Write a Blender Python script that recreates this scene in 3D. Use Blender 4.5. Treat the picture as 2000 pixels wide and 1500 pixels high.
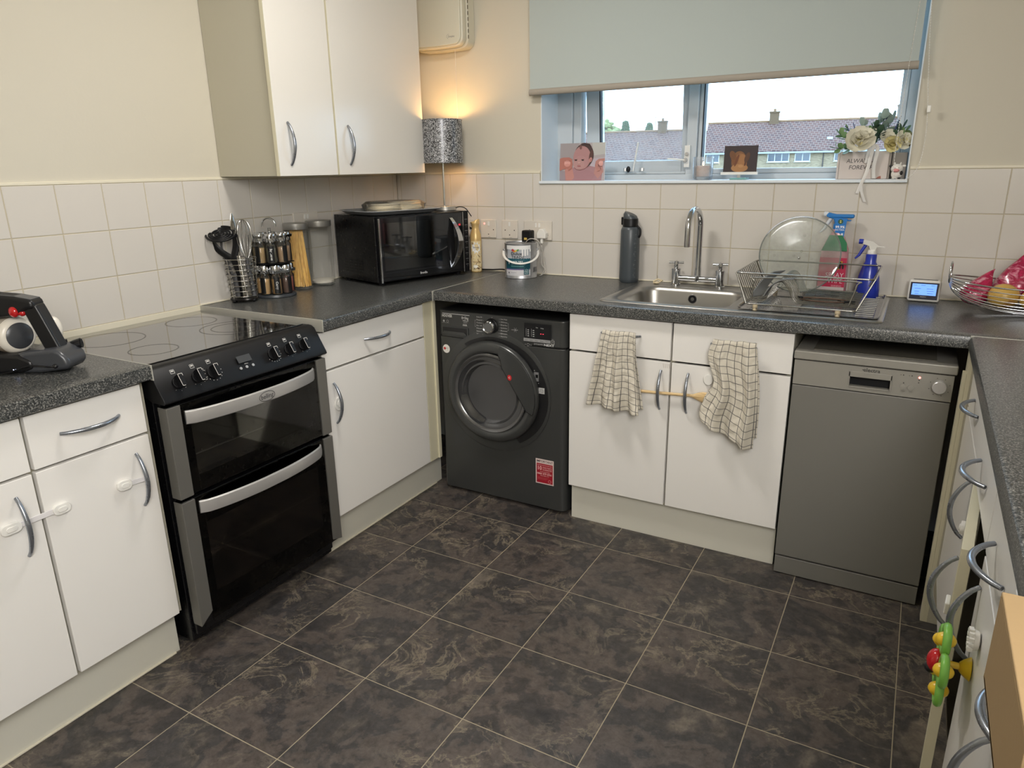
import bpy, bmesh, math, random
from mathutils import Vector, Matrix
random.seed(7)
PI = math.pi
for o in list(bpy.data.objects): bpy.data.objects.remove(o, do_unlink=True)
SC = bpy.context.scene
COL = SC.collection
ZF = 0.083            # finished floor level in the measuring frame; everything is lowered by this at the end
def lin(c):
    c = c/255.0
    return c/12.92 if c <= 0.04045 else ((c+0.055)/1.055)**2.4
def rgb(r, g, b): return (lin(r), lin(g), lin(b), 1.0)

# ------------------------------------------------------------------ camera, sky, lights, exposure
cam_d = bpy.data.cameras.new('camera'); cam = bpy.data.objects.new('camera', cam_d); COL.objects.link(cam)
CPOS = Vector((2.3638, -3.0048, 1.4907-ZF))
yaw, pit, roll = -0.5165, -0.2970, -0.0166
fw = Vector((math.sin(yaw)*math.cos(pit), math.cos(yaw)*math.cos(pit), math.sin(pit)))
rt = Vector((math.cos(yaw), -math.sin(yaw), 0)); up = rt.cross(fw)
r2 = rt*math.cos(roll)+up*math.sin(roll); u2 = -rt*math.sin(roll)+up*math.cos(roll)
cam.matrix_world = Matrix(((r2.x, u2.x, -fw.x, CPOS.x), (r2.y, u2.y, -fw.y, CPOS.y), (r2.z, u2.z, -fw.z, CPOS.z), (0, 0, 0, 1)))
cam_d.sensor_width = 36.0; cam_d.lens = 1388.13/2000*36.0; cam_d.clip_start = 0.02; cam_d.clip_end = 500
SC.camera = cam
W = bpy.data.worlds.new('sky'); SC.world = W; W.use_nodes = True
bg = W.node_tree.nodes['Background']; bg.inputs[0].default_value = (0.54, 0.77, 1.0, 1); bg.inputs[1].default_value = 7.6
def area(name, loc, size, power, col, rot=(0, 0, 0), shape='DISK'):
    l = bpy.data.lights.new(name, 'AREA'); l.shape = shape; l.size = size; l.energy = power; l.color = col
    o = bpy.data.objects.new(name, l); o.location = loc; o.rotation_euler = rot; COL.objects.link(o); return o
area('ceiling_lamp_light', (1.12, -1.30, 2.40), 0.34, 17.5, (1.0, 0.955, 0.90))
# added off-frame fill light to brighten the left fronts; the walls have no opening
_o = Vector((2.95, -3.40, 2.10-ZF)); _t = Vector((0.4, -2.1, 0.3-ZF))
area('fill_light', _o, 1.15, 76, (1.0, 0.98, 0.96), (_t-_o).to_track_quat('-Z', 'Y').to_euler(), 'SQUARE')
_p = area('window_portal', (1.564, 0.27, 1.84-ZF), 1.45, 1, (1, 1, 1), (PI/2, 0, PI), 'RECTANGLE'); _p.data.size_y = 0.86; _p.data.cycles.is_portal = True
SC.view_settings.view_transform = 'Standard'; SC.view_settings.look = 'None'
SC.view_settings.gamma = 1.0; SC.view_settings.exposure = 0.0; SC.view_settings.use_curve_mapping = False

# ------------------------------------------------------------------ materials
MATS = {}
def mat(name, col, rough=0.5, metal=0.0, coat=0.0, spec=0.5, emit=None, es=1.0, bump=None, trans=0.0, alpha=1.0):
    if name in MATS: return MATS[name]
    m = bpy.data.materials.new(name); m.use_nodes = True
    n = m.node_tree.nodes; L = m.node_tree.links; b = n['Principled BSDF']
    if len(col) == 3: col = (*col, 1)
    b.inputs['Base Color'].default_value = col; b.inputs['Roughness'].default_value = rough
    b.inputs['Metallic'].default_value = metal; b.inputs['Coat Weight'].default_value = coat
    b.inputs['Coat Roughness'].default_value = 0.08
    b.inputs['Specular IOR Level'].default_value = spec
    b.inputs['Transmission Weight'].default_value = trans; b.inputs['Alpha'].default_value = alpha
    if emit: b.inputs['Emission Color'].default_value = emit; b.inputs['Emission Strength'].default_value = es
    # gentle procedural variation so that no surface is perfectly flat
    tc = n.new('ShaderNodeTexCoord'); no = n.new('ShaderNodeTexNoise'); no.inputs['Scale'].default_value = (bump or (60, 0))[0]
    no.inputs['Detail'].default_value = 3
    L.new(tc.outputs['Object'], no.inputs['Vector'])
    if bump:
        bp = n.new('ShaderNodeBump'); bp.inputs['Strength'].default_value = bump[1]; bp.inputs['Distance'].default_value = 0.002
        L.new(no.outputs['Fac'], bp.inputs['Height']); L.new(bp.outputs['Normal'], b.inputs['Normal'])
    else:
        mr = n.new('ShaderNodeMapRange'); mr.inputs['To Min'].default_value = max(0, rough-0.03); mr.inputs['To Max'].default_value = min(1, rough+0.03)
        L.new(no.outputs['Fac'], mr.inputs['Value']); L.new(mr.outputs['Result'], b.inputs['Roughness'])
    MATS[name] = m; return m
def noise_ramp(m, scale, stops, detail=4, rough=0.6, coord='Object', kind='noise', rnd=False, vec_scale=None, inp='Base Color', dist=0.0):
    n = m.node_tree.nodes; L = m.node_tree.links; b = n['Principled BSDF']
    tc = n.new('ShaderNodeTexCoord'); src = tc.outputs[coord]
    if rnd:
        oi = n.new('ShaderNodeObjectInfo'); mu = n.new('ShaderNodeMath'); mu.operation = 'MULTIPLY'; mu.inputs[1].default_value = 37.0
        L.new(oi.outputs['Random'], mu.inputs[0]); va = n.new('ShaderNodeVectorMath'); va.operation = 'ADD'
        L.new(src, va.inputs[0]); L.new(mu.outputs[0], va.inputs[1]); src = va.outputs[0]
    if vec_scale:
        mp = n.new('ShaderNodeMapping'); mp.inputs['Scale'].default_value = vec_scale; L.new(src, mp.inputs['Vector']); src = mp.outputs[0]
    if kind == 'noise':
        t = n.new('ShaderNodeTexNoise'); t.inputs['Detail'].default_value = detail; t.inputs['Roughness'].default_value = rough
        t.inputs['Distortion'].default_value = dist; out = t.outputs['Fac']
    else:
        t = n.new('ShaderNodeTexVoronoi'); out = t.outputs['Color']
    t.inputs['Scale'].default_value = scale; L.new(src, t.inputs['Vector'])
    r = n.new('ShaderNodeValToRGB'); cr = r.color_ramp
    while len(cr.elements) < len(stops): cr.elements.new(0.5)
    for e, (p, c) in zip(cr.elements, stops): e.position = p; e.color = c
    L.new(out, r.inputs['Fac'])
    if inp: L.new(r.outputs['Color'], b.inputs[inp])
    return r, src
M_wall = mat('cream_wall_paint', rgb(206, 200, 184), 0.75, bump=(90, 0.12))
M_reveal = mat('white_reveal_paint', rgb(224, 232, 238), 0.4)
M_ceil = mat('ceiling_paint', rgb(235, 232, 224), 0.9)
M_tile = mat('glazed_cream_tile', rgb(211, 206, 198), 0.16, spec=0.45)
M_grout = mat('wall_grout', rgb(186, 176, 152), 0.85, bump=(400, 0.2))
M_seal = mat('sealant_bead', rgb(226, 219, 198), 0.4)
M_white = mat('white_melamine', rgb(233, 230, 225), 0.30, spec=0.4)
M_wallcabdoor = mat('white_satin_door', rgb(218, 214, 206), 0.2, spec=0.5)
M_cream = mat('cream_carcass_board', rgb(186, 181, 163), 0.5)
M_edge = mat('ivory_edge_band', rgb(212, 206, 180), 0.45)
M_plinth = mat('grey_cream_plinth', rgb(212, 209, 196), 0.45)
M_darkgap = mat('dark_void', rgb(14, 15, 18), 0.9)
M_metal_handle = mat('satin_handle_metal', rgb(150, 155, 163), 0.28, 0.85)
M_chrome = mat('polished_chrome', rgb(205, 207, 210), 0.07, 1.0)
M_wire = mat('steel_wire', rgb(176, 174, 168), 0.22, 1.0)
M_steel = mat('brushed_sink_steel', rgb(164, 162, 157), 0.34, 0.95)
M_black = mat('black_enamel', rgb(12, 12, 14), 0.28)
M_blackgloss = mat('black_gloss', rgb(9, 9, 11), 0.06, coat=0.5)
M_blackplastic = mat('black_plastic', rgb(16, 16, 18), 0.42, spec=0.3)
M_lids = mat('brushed_lid_steel', rgb(188, 186, 180), 0.34, 0.7)
M_alu = mat('brushed_aluminium', rgb(196, 194, 192), 0.34, 0.6)
M_trimalu = mat('dark_brushed_trim', rgb(126, 124, 119), 0.38, 0.55)
M_dw = mat('silver_dishwasher_paint', rgb(150, 147, 139), 0.36, 0.2)
M_dwdoor = mat('silver_dishwasher_door', rgb(124, 122, 116), 0.42, 0.2)
M_wm = mat('graphite_washer_paint', rgb(66, 67, 66), 0.30, 0.25, coat=0.25)
M_wmdark = mat('graphite_dark_plastic', rgb(30, 30, 31), 0.35)
M_wmring = mat('smoky_silver_ring', rgb(120, 120, 120), 0.22, 0.8)
M_whitep = mat('white_plastic', rgb(232, 230, 224), 0.3)
M_socket = mat('socket_plastic', rgb(214, 207, 196), 0.3)
M_blind = mat('grey_blind_fabric', rgb(178, 187, 184), 0.85, bump=(900, 0.15))
M_blindbar = mat('blind_bottom_hem', rgb(160, 152, 140), 0.7)
M_upvc = mat('white_upvc', rgb(196, 202, 206), 0.3)
M_gasket = mat('black_gasket', rgb(24, 28, 36), 0.6)
# dark speckled worktop
M_work = mat('speckled_charcoal_laminate', rgb(70, 70, 69), 0.30, spec=0.5)
noise_ramp(M_work, 270, [(0.40, rgb(26, 28, 29)), (0.49, rgb(58, 60, 60)), (0.55, rgb(84, 85, 83)), (0.65, rgb(150, 148, 142))], detail=3, rough=0.75)
# slate vinyl tile: each tile samples its own patch
def slate():
    m = mat('slate_vinyl', rgb(80, 74, 68), 0.42, spec=0.35)
    n = m.node_tree.nodes; L = m.node_tree.links; b = n['Principled BSDF']
    r1, src = noise_ramp(m, 4.2, [(0.30, rgb(52, 50, 50)), (0.42, rgb(66, 62, 60)), (0.45, rgb(86, 78, 73)), (0.51, rgb(80, 74, 70)), (0.535, rgb(60, 58, 58)), (0.60, rgb(70, 66, 63)), (0.67, rgb(104, 96, 87))], detail=9, rough=0.62, rnd=True, inp=None, dist=0.35)
    def tex(scale, det, ro, di=0.0):
        t = n.new('ShaderNodeTexNoise'); t.inputs['Scale'].default_value = scale; t.inputs['Detail'].default_value = det
        t.inputs['Roughness'].default_value = ro; t.inputs['Distortion'].default_value = di; L.new(src, t.inputs['Vector']); return t
    t2 = tex(7.5, 10, 0.66, 0.8); r2_ = n.new('ShaderNodeValToRGB'); cr = r2_.color_ramp
    cr.elements[0].position = 0.50; cr.elements[0].color = (0, 0, 0, 1); cr.elements[1].position = 0.525; cr.elements[1].color = (0.75, 0.75, 0.75, 1)
    e = cr.elements.new(0.56); e.color = (0, 0, 0, 1)
    L.new(t2.outputs['Fac'], r2_.inputs['Fac'])
    mx = n.new('ShaderNodeMix'); mx.data_type = 'RGBA'; mx.inputs[7].default_value = rgb(128, 118, 102)
    t3 = tex(3.1, 3, 0.5); r3 = n.new('ShaderNodeValToRGB'); r3.color_ramp.elements[0].position = 0.46; r3.color_ramp.elements[1].position = 0.62
    L.new(t3.outputs['Fac'], r3.inputs['Fac'])
    mm = n.new('ShaderNodeMath'); mm.operation = 'MULTIPLY'; L.new(r2_.outputs['Color'], mm.inputs[0]); L.new(r3.outputs['Color'], mm.inputs[1])
    L.new(mm.outputs[0], mx.inputs[0]); L.new(r1.outputs['Color'], mx.inputs[6])
    t4 = tex(34, 9, 0.78, 0.4); mr = n.new('ShaderNodeMapRange'); mr.inputs['From Min'].default_value = 0.28; mr.inputs['From Max'].default_value = 0.72; mr.inputs['To Min'].default_value = 0.50; mr.inputs['To Max'].default_value = 1.50; L.new(t4.outputs['Fac'], mr.inputs['Value'])
    vm = n.new('ShaderNodeVectorMath'); vm.operation = 'SCALE'; L.new(mx.outputs[2], vm.inputs[0]); L.new(mr.outputs['Result'], vm.inputs['Scale'])
    L.new(vm.outputs[0], b.inputs['Base Color'])
    bp = n.new('ShaderNodeBump'); bp.inputs['Strength'].default_value = 0.25; bp.inputs['Distance'].default_value = 0.002
    L.new(t2.outputs['Fac'], bp.inputs['Height']); L.new(bp.outputs['Normal'], b.inputs['Normal'])
    return m
M_slate = slate()
M_floorgrout = mat('pale_floor_joint', rgb(158, 148, 126), 0.8)
def glassy(name, tint, refl=1.0, rough=0.02, haze=None, hz=0.0):
    if name in MATS: return MATS[name]
    m = bpy.data.materials.new(name); m.use_nodes = True; n = m.node_tree.nodes; L = m.node_tree.links
    for x in list(n): n.remove(x)
    out = n.new('ShaderNodeOutputMaterial'); tr = n.new('ShaderNodeBsdfTransparent'); tr.inputs[0].default_value = tint
    gl = n.new('ShaderNodeBsdfGlossy'); gl.inputs['Roughness'].default_value = rough
    fr = n.new('ShaderNodeFresnel'); fr.inputs[0].default_value = 1.45
    mu = n.new('ShaderNodeMath'); mu.operation = 'MULTIPLY'; mu.inputs[1].default_value = refl; L.new(fr.outputs[0], mu.inputs[0])
    mx = n.new('ShaderNodeMixShader'); L.new(mu.outputs[0], mx.inputs[0]); L.new(tr.outputs[0], mx.inputs[1]); L.new(gl.outputs[0], mx.inputs[2])
    last = mx.outputs[0]
    if haze:
        df = n.new('ShaderNodeBsdfDiffuse'); df.inputs[0].default_value = haze
        tc = n.new('ShaderNodeTexCoord'); no = n.new('ShaderNodeTexNoise'); no.inputs['Scale'].default_value = 26; no.inputs['Detail'].default_value = 7; no.inputs['Roughness'].default_value = .7
        L.new(tc.outputs['Object'], no.inputs['Vector']); mr = n.new('ShaderNodeMapRange')
        mr.inputs['From Min'].default_value = 0.35; mr.inputs['From Max'].default_value = 0.8; mr.inputs['To Min'].default_value = hz*0.5; mr.inputs['To Max'].default_value = min(0.95, hz*2.2)
        L.new(no.outputs['Fac'], mr.inputs['Value'])
        m2 = n.new('ShaderNodeMixShader'); L.new(mr.outputs['Result'], m2.inputs[0]); L.new(last, m2.inputs[1]); L.new(df.outputs[0], m2.inputs[2]); last = m2.outputs[0]
    L.new(last, out.inputs[0]); MATS[name] = m; return m
G_window = glassy('window_glass', (0.95, 0.97, 0.98, 1), 0.8)
G_dirty = glassy('spotted_window_glass', (0.95, 0.97, 0.98, 1), 0.8, haze=rgb(225, 232, 240), hz=0.16)
G_clear = glassy('clear_glass', (0.985, 0.99, 0.985, 1), 0.4, haze=rgb(225, 228, 224), hz=0.03)
G_plate = glassy('misted_glass', (0.93, 0.95, 0.94, 1), 1.3, 0.08, haze=rgb(176, 180, 172), hz=0.13)
G_oven = glassy('smoked_oven_glass', (0.80, 0.80, 0.79, 1), 1.1, 0.03)
G_oven2 = glassy('black_oven_glass', (0.50, 0.47, 0.45, 1), 0.9, 0.03)
G_mw = glassy('mirror_door_glass', (0.10, 0.10, 0.11, 1), 4.2, 0.02)
G_hob = mat('ceramic_hob_glass', rgb(16, 15, 15), 0.05, coat=1.0, spec=0.9)
M_smoke = mat('smoked_bottle_plastic', rgb(78, 85, 90), 0.35, trans=0.25)
G_wrap = glassy('plastic_wrap', (0.98, 0.98, 0.97, 1), 1.2, 0.12, haze=rgb(235, 230, 220), hz=0.10)

# ------------------------------------------------------------------ mesh helpers
class MB:
    def __init__(s, T=None): s.bm = bmesh.new(); s.T = T or Matrix.Identity(4); s.mats = []; s.uv = None
    def mi(s, m):
        if m is None: m = M_white
        if m not in s.mats: s.mats.append(m)
        return s.mats.index(m)
    def v(s, p): return s.bm.verts.new(s.T @ Vector(p))
    def f(s, vs, m=None):
        try: fc = s.bm.faces.new(vs)
        except ValueError: return None
        fc.material_index = s.mi(m); return fc
    def box(s, x0, x1, y0, y1, z0, z1, m=None):
        v = [s.v((x, y, z)) for x in (x0, x1) for y in (y0, y1) for z in (z0, z1)]
        for q in ((0, 1, 3, 2), (4, 6, 7, 5), (0, 4, 5, 1), (2, 3, 7, 6), (0, 2, 6, 4), (1, 5, 7, 3)): s.f([v[i] for i in q], m)
        return s
    def loops(s, rings, m=None, cap0=True, cap1=True, closed=False):
        rs = [[s.v(p) for p in r] for r in rings]
        n = len(rs[0]); R = range(len(rs)) if closed else range(len(rs)-1)
        for i in R:
            a, b = rs[i], rs[(i+1) % len(rs)]
            for j in range(n): s.f([a[j], a[(j+1) % n], b[(j+1) % n], b[j]], m)
        if not closed:
            if cap0 and n > 2: s.f(list(reversed(rs[0])), m)
            if cap1 and n > 2: s.f(rs[-1], m)
        return s
    def lathe(s, c, prof, seg=24, m=None, cap0=True, cap1=True, axis='z'):
        rings = []
        for r, h in prof:
            r = max(r, 1e-5); ring = []
            for k in range(seg):
                a = 2*PI*k/seg; ca, sa = r*math.cos(a), r*math.sin(a)
                p = {'z': (ca, sa, h), 'y': (ca, -h, sa), 'x': (h, ca, sa)}[axis]
                ring.append((c[0]+p[0], c[1]+p[1], c[2]+p[2]))
            rings.append(ring)
        return s.loops(rings, m, cap0, cap1)
    def cyl(s, p0, p1, r0, r1=None, seg=16, m=None, cap=True):
        return s.tube([p0, p1], [r0, r0 if r1 is None else r1], seg, m, cap=cap)
    def tube(s, pts, r, seg=8, m=None, closed=False, cap=True, flat=1.0, upv=None):
        pts = [Vector(p) for p in pts]; n = len(pts); rr = r if isinstance(r, (list, tuple)) else [r]*n
        rings = []; nv = None
        for i in range(n):
            if closed: t = pts[(i+1) % n]-pts[i-1]
            else: t = pts[min(i+1, n-1)]-pts[max(i-1, 0)]
            t = t.normalized() if t.length > 1e-9 else Vector((0, 0, 1))
            if nv is None:
                a = Vector(upv) if upv else (Vector((0, 0, 1)) if abs(t.z) < 0.9 else Vector((1, 0, 0)))
                nv = (a-t*a.dot(t)).normalized()
            else:
                q = nv-t*nv.dot(t); nv = q.normalized() if q.length > 1e-6 else nv
            b = t.cross(nv)
            rings.append([tuple(pts[i]+(nv*math.cos(2*PI*k/seg)*flat+b*math.sin(2*PI*k/seg))*rr[i]) for k in range(seg)])
        return s.loops(rings, m, cap, cap, closed)
    def sphere(s, c, r, seg=14, m=None, rings=8):
        if not isinstance(r, (list, tuple)): r = (r, r, r)
        top = s.v((c[0], c[1], c[2]+r[2])); bot = s.v((c[0], c[1], c[2]-r[2])); rs = []
        for i in range(1, rings):
            p = PI*i/rings
            rs.append([s.v((c[0]+r[0]*math.sin(p)*math.cos(2*PI*k/seg), c[1]+r[1]*math.sin(p)*math.sin(2*PI*k/seg), c[2]+r[2]*math.cos(p))) for k in range(seg)])
        for k in range(seg):
            s.f([top, rs[0][k], rs[0][(k+1) % seg]], m); s.f([bot, rs[-1][(k+1) % seg], rs[-1][k]], m)
            for i in range(len(rs)-1): s.f([rs[i][k], rs[i+1][k], rs[i+1][(k+1) % seg], rs[i][(k+1) % seg]], m)
        return s
    def prism(s, poly, fr, d, m=None, d0=0.0):
        """poly (u,v) list on frame fr, extruded from d0 to d along the frame normal"""
        O, U, V, N = fr
        a = [tuple(O+U*p[0]+V*p[1]+N*d0) for p in poly]; b = [tuple(O+U*p[0]+V*p[1]+N*d) for p in poly]
        return s.loops([a, b], m)
    def grid(s, fn, nu, nv, m=None, uv=True, thick=0.0):
        vs = [[s.v(fn(i/(nu-1), j/(nv-1))) for i in range(nu)] for j in range(nv)]
        lay = s.bm.loops.layers.uv.verify() if uv else None
        for j in range(nv-1):
            for i in range(nu-1):
                fc = s.f([vs[j][i], vs[j][i+1], vs[j+1][i+1], vs[j+1][i]], m)
                if fc and uv:
                    for lp, (a, b) in zip(fc.loops, ((i, j), (i+1, j), (i+1, j+1), (i, j+1))): lp[lay].uv = (a/(nu-1), b/(nv-1))
        return s
    def build(s, name, parent=None, smooth=30, bevel=0.0, seg=2, local=False, kind=None, fixn=True, solid=0.0, sub=0):
        if fixn: bmesh.ops.recalc_face_normals(s.bm, faces=s.bm.faces[:])
        me = bpy.data.meshes.new(name)
        org = Vector((0, 0, 0))
        if parent is None and kind != 'structure':
            zs = [v.co for v in s.bm.verts]
            org = Vector(((min(p.x for p in zs)+max(p.x for p in zs))/2, (min(p.y for p in zs)+max(p.y for p in zs))/2, min(p.z for p in zs)))
            bmesh.ops.translate(s.bm, verts=s.bm.verts[:], vec=-org)
        elif parent is not None and not local:
            bmesh.ops.transform(s.bm, verts=s.bm.verts[:], matrix=WM[parent.name].inverted())
        s.bm.to_mesh(me); s.bm.free()
        for m in s.mats: me.materials.append(m)
        if smooth:
            for p in me.polygons: p.use_smooth = True
            me.set_sharp_from_angle(angle=math.radians(smooth))
        o = bpy.data.objects.new(name, me); COL.objects.link(o)
        if parent is not None: o.parent = parent; WM[o.name] = WM[parent.name].copy()
        else: o.location = org; WM[o.name] = Matrix.Translation(org)
        if solid: md = o.modifiers.new('thickness', 'SOLIDIFY'); md.thickness = solid; md.offset = 0
        if sub: md = o.modifiers.new('smooth', 'SUBSURF'); md.levels = sub; md.render_levels = sub
        if bevel: md = o.modifiers.new('bevel', 'BEVEL'); md.width = bevel; md.segments = seg; md.limit_method = 'ANGLE'; md.angle_limit = math.radians(40); md.harden_normals = True
        if kind: o['kind'] = kind
        return o
WM = {}
def tag(o, label, cat, group=None):
    o['label'] = label; o['category'] = cat
    if group: o['group'] = group
    return o
def thing(name, label, cat, loc, rotz=0.0, group=None):
    o = bpy.data.objects.new(name, None); COL.objects.link(o); o.location = loc; o.rotation_euler = (0, 0, rotz); o.empty_display_size = 0.05
    WM[o.name] = Matrix.Translation(loc) @ Matrix.Rotation(rotz, 4, 'Z'); return tag(o, label, cat, group)
def copy_tree(o, parent=None):
    c = o.copy(); COL.objects.link(c); WM[c.name] = WM[o.name].copy()
    if parent: c.parent = parent
    for ch in list(o.children): copy_tree(ch, c)
    return c
def V3(*a): return Vector(a)
def frame(O, U=(1, 0, 0), V=(0, 0, 1)):
    U = Vector(U).normalized(); V = Vector(V).normalized(); return (Vector(O), U, V, U.cross(V))
def FB(x, y, z): return frame((x, y, z), (1, 0, 0), (0, 0, 1))       # facing the room from the back wall
def FL(x, y, z): return frame((x, y, z), (0, 1, 0), (0, 0, 1))       # facing the room from the left wall
_tc = {}
def text_geo(t, bold=0.0, shear=0.0, space=1.0):
    k = (t, bold, shear, space)
    if k in _tc: return _tc[k]
    cu = bpy.data.curves.new('t', 'FONT'); cu.body = t; cu.size = 1.0; cu.align_x = 'CENTER'; cu.align_y = 'CENTER'; cu.resolution_u = 2
    cu.offset = bold; cu.shear = shear; cu.space_character = space
    o = bpy.data.objects.new('t', cu); COL.objects.link(o); dg = bpy.context.evaluated_depsgraph_get()
    me = bpy.data.meshes.new_from_object(o.evaluated_get(dg))
    r = ([v.co.copy() for v in me.vertices], [tuple(p.vertices) for p in me.polygons])
    bpy.data.objects.remove(o, do_unlink=True); bpy.data.curves.remove(cu); bpy.data.meshes.remove(me); _tc[k] = r; return r
class Print:
    """flat printed layer: coloured shapes and lettering lying on a surface"""
    def __init__(s, fr, base=0.0004, wrap=None): s.mb = MB(); s.fr = fr; s.off = base; s.wrap = wrap; s.n = 0
    def P(s, u, v):
        O, U, V, N = s.fr
        if s.wrap:   # wrap = (radius): surface bends around a vertical cylinder whose centre lies radius behind O
            R = s.wrap; a = u/R; return tuple(O+U*(R+s.off)*math.sin(a)+V*v+N*((R+s.off)*math.cos(a)-R))
        return tuple(O+U*u+V*v+N*s.off)
    def mt(s, c, rough=0.45, emit=0):
        return mat('print_%d_%d_%d%s' % (c[0], c[1], c[2], '_lit' if emit else ''), rgb(*c), rough, emit=rgb(*c) if emit else None, es=emit or 1)
    def step(s): s.off += 0.00012
    def poly(s, c, pts, emit=0):
        if s.wrap:
            us = [p[0] for p in pts]
            if len(pts) == 4 and max(us)-min(us) > s.wrap*0.2:
                (a0, b0), (a1, b1), (a2, b2), (a3, b3) = pts; K = 10
                for k in range(K):
                    f0, f1 = k/K, (k+1)/K; L_ = lambda p, q, f: (p[0]+(q[0]-p[0])*f, p[1]+(q[1]-p[1])*f)
                    q = [L_(pts[0], pts[1], f0), L_(pts[0], pts[1], f1), L_(pts[3], pts[2], f1), L_(pts[3], pts[2], f0)]
                    s.mb.f([s.mb.v(s.P(*p)) for p in q], s.mt(c, emit=emit))
                s.step(); return s
        s.mb.f([s.mb.v(s.P(*p)) for p in pts], s.mt(c, emit=emit)); s.step(); return s
    def rect(s, c, u0, v0, u1, v1, emit=0): return s.poly(c, [(u0, v0), (u1, v0), (u1, v1), (u0, v1)], emit)
    def ell(s, c, u, v, a, b=None, rot=0, n=20, emit=0):
        b = b or a; ca, sa = math.cos(rot), math.sin(rot)
        return s.poly(c, [(u+a*math.cos(t)*ca-b*math.sin(t)*sa, v+a*math.cos(t)*sa+b*math.sin(t)*ca) for t in [2*PI*k/n for k in range(n)]], emit)
    def ring(s, c, u, v, a, b, w, n=28):
        for k in range(n):
            t0, t1 = 2*PI*k/n, 2*PI*(k+1)/n
            s.mb.f([s.mb.v(s.P(*p)) for p in [(u+a*math.cos(t0), v+b*math.sin(t0)), (u+a*math.cos(t1), v+b*math.sin(t1)), (u+(a-w)*math.cos(t1), v+(b-w)*math.sin(t1)), (u+(a-w)*math.cos(t0), v+(b-w)*math.sin(t0))]], s.mt(c))
        s.step(); return s
    def line(s, c, pts, w):
        for (a, b), (d, e) in zip(pts, pts[1:]):
            l = math.hypot(d-a, e-b) or 1; nx, ny = -(e-b)/l*w/2, (d-a)/l*w/2
            s.mb.f([s.mb.v(s.P(*p)) for p in [(a+nx, b+ny), (d+nx, e+ny), (d-nx, e-ny), (a-nx, b-ny)]], s.mt(c))
        s.step(); return s
    def text(s, c, t, u, v, size, width=None, bold=0.0, shear=0.0, rot=0, emit=0):
        vs, fs = text_geo(t, bold, shear)
        if not vs: return s
        w = max(p.x for p in vs)-min(p.x for p in vs); kx = size if not width else width/w
        ca, sa = math.cos(rot), math.sin(rot); bv = []
        for p in vs:
            x, y = p.x*kx, p.y*size; bv.append(s.mb.v(s.P(u+x*ca-y*sa, v+x*sa+y*ca)))
        for f in fs: s.mb.f([bv[i] for i in f], s.mt(c, emit=emit))
        s.step(); return s
    def build(s, name, parent): return s.mb.build(name, parent, smooth=0, fixn=False, kind='stuff' if name in ('panel_print', 'print') else None)
def arc(c, r, a0, a1, n, U=(1, 0, 0), V=(0, 0, 1)):
    U, V, c = Vector(U), Vector(V), Vector(c); return [tuple(c+U*r*math.cos(a0+(a1-a0)*k/n)+V*r*math.sin(a0+(a1-a0)*k/n)) for k in range(n+1)]
def bow_handle(p0, p1, nrm, parent, h=0.031, name='handle'):
    p0, p1, nrm = Vector(p0), Vector(p1), Vector(nrm); pts = []; rr = []
    K = 16
    for k in range(K+1):
        t = k/K; s_ = math.sin(PI*t)**0.75; pts.append(p0.lerp(p1, t)+nrm*(h*s_+0.002)); rr.append(0.0042+0.0018*math.sin(PI*t))
    return MB().tube(pts, rr, 10, M_metal_handle, flat=1.0).build(name, parent, smooth=60)

# ------------------------------------------------------------------ room shell
RX, RY, RZ = 3.15, -3.95, 2.52
WX0, WX1, WZ0, WZ1 = 0.828, 2.300, 1.412, 2.28
b = MB()
b.box(-0.25, WX0, 0.006, 0.26, ZF-0.1, RZ, M_wall); b.box(WX1, RX+0.25, 0.006, 0.26, ZF-0.1, RZ, M_wall)
b.box(WX0, WX1, 0.006, 0.26, ZF-0.1, WZ0, M_wall); b.box(WX0, WX1, 0.006, 0.26, WZ1, RZ, M_wall)
wall_back = b.build('wall_back', kind='structure', smooth=0)
wall_left = MB().box(-0.25, -0.006, RY, 0.006, ZF-0.1, RZ, M_wall).build('wall_left', kind='structure', smooth=0)
wall_right = MB().box(RX, RX+0.25, RY, 0.006, ZF-0.1, RZ, M_wall).build('wall_right', kind='structure', smooth=0)
wall_front = MB().box(-0.25, RX+0.25, RY-0.15, RY, ZF-0.1, RZ, M_wall).build('wall_front', kind='structure', smooth=0)
MB().box(-0.25, RX+0.25, RY-0.15, 0.26, RZ, RZ+0.1, M_ceil).build('ceiling', kind='structure', smooth=0)
floor = MB().box(0.0, RX, RY, 0.0, ZF-0.06, ZF-0.0006, M_floorgrout).build('floor', kind='structure', smooth=0)
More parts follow.
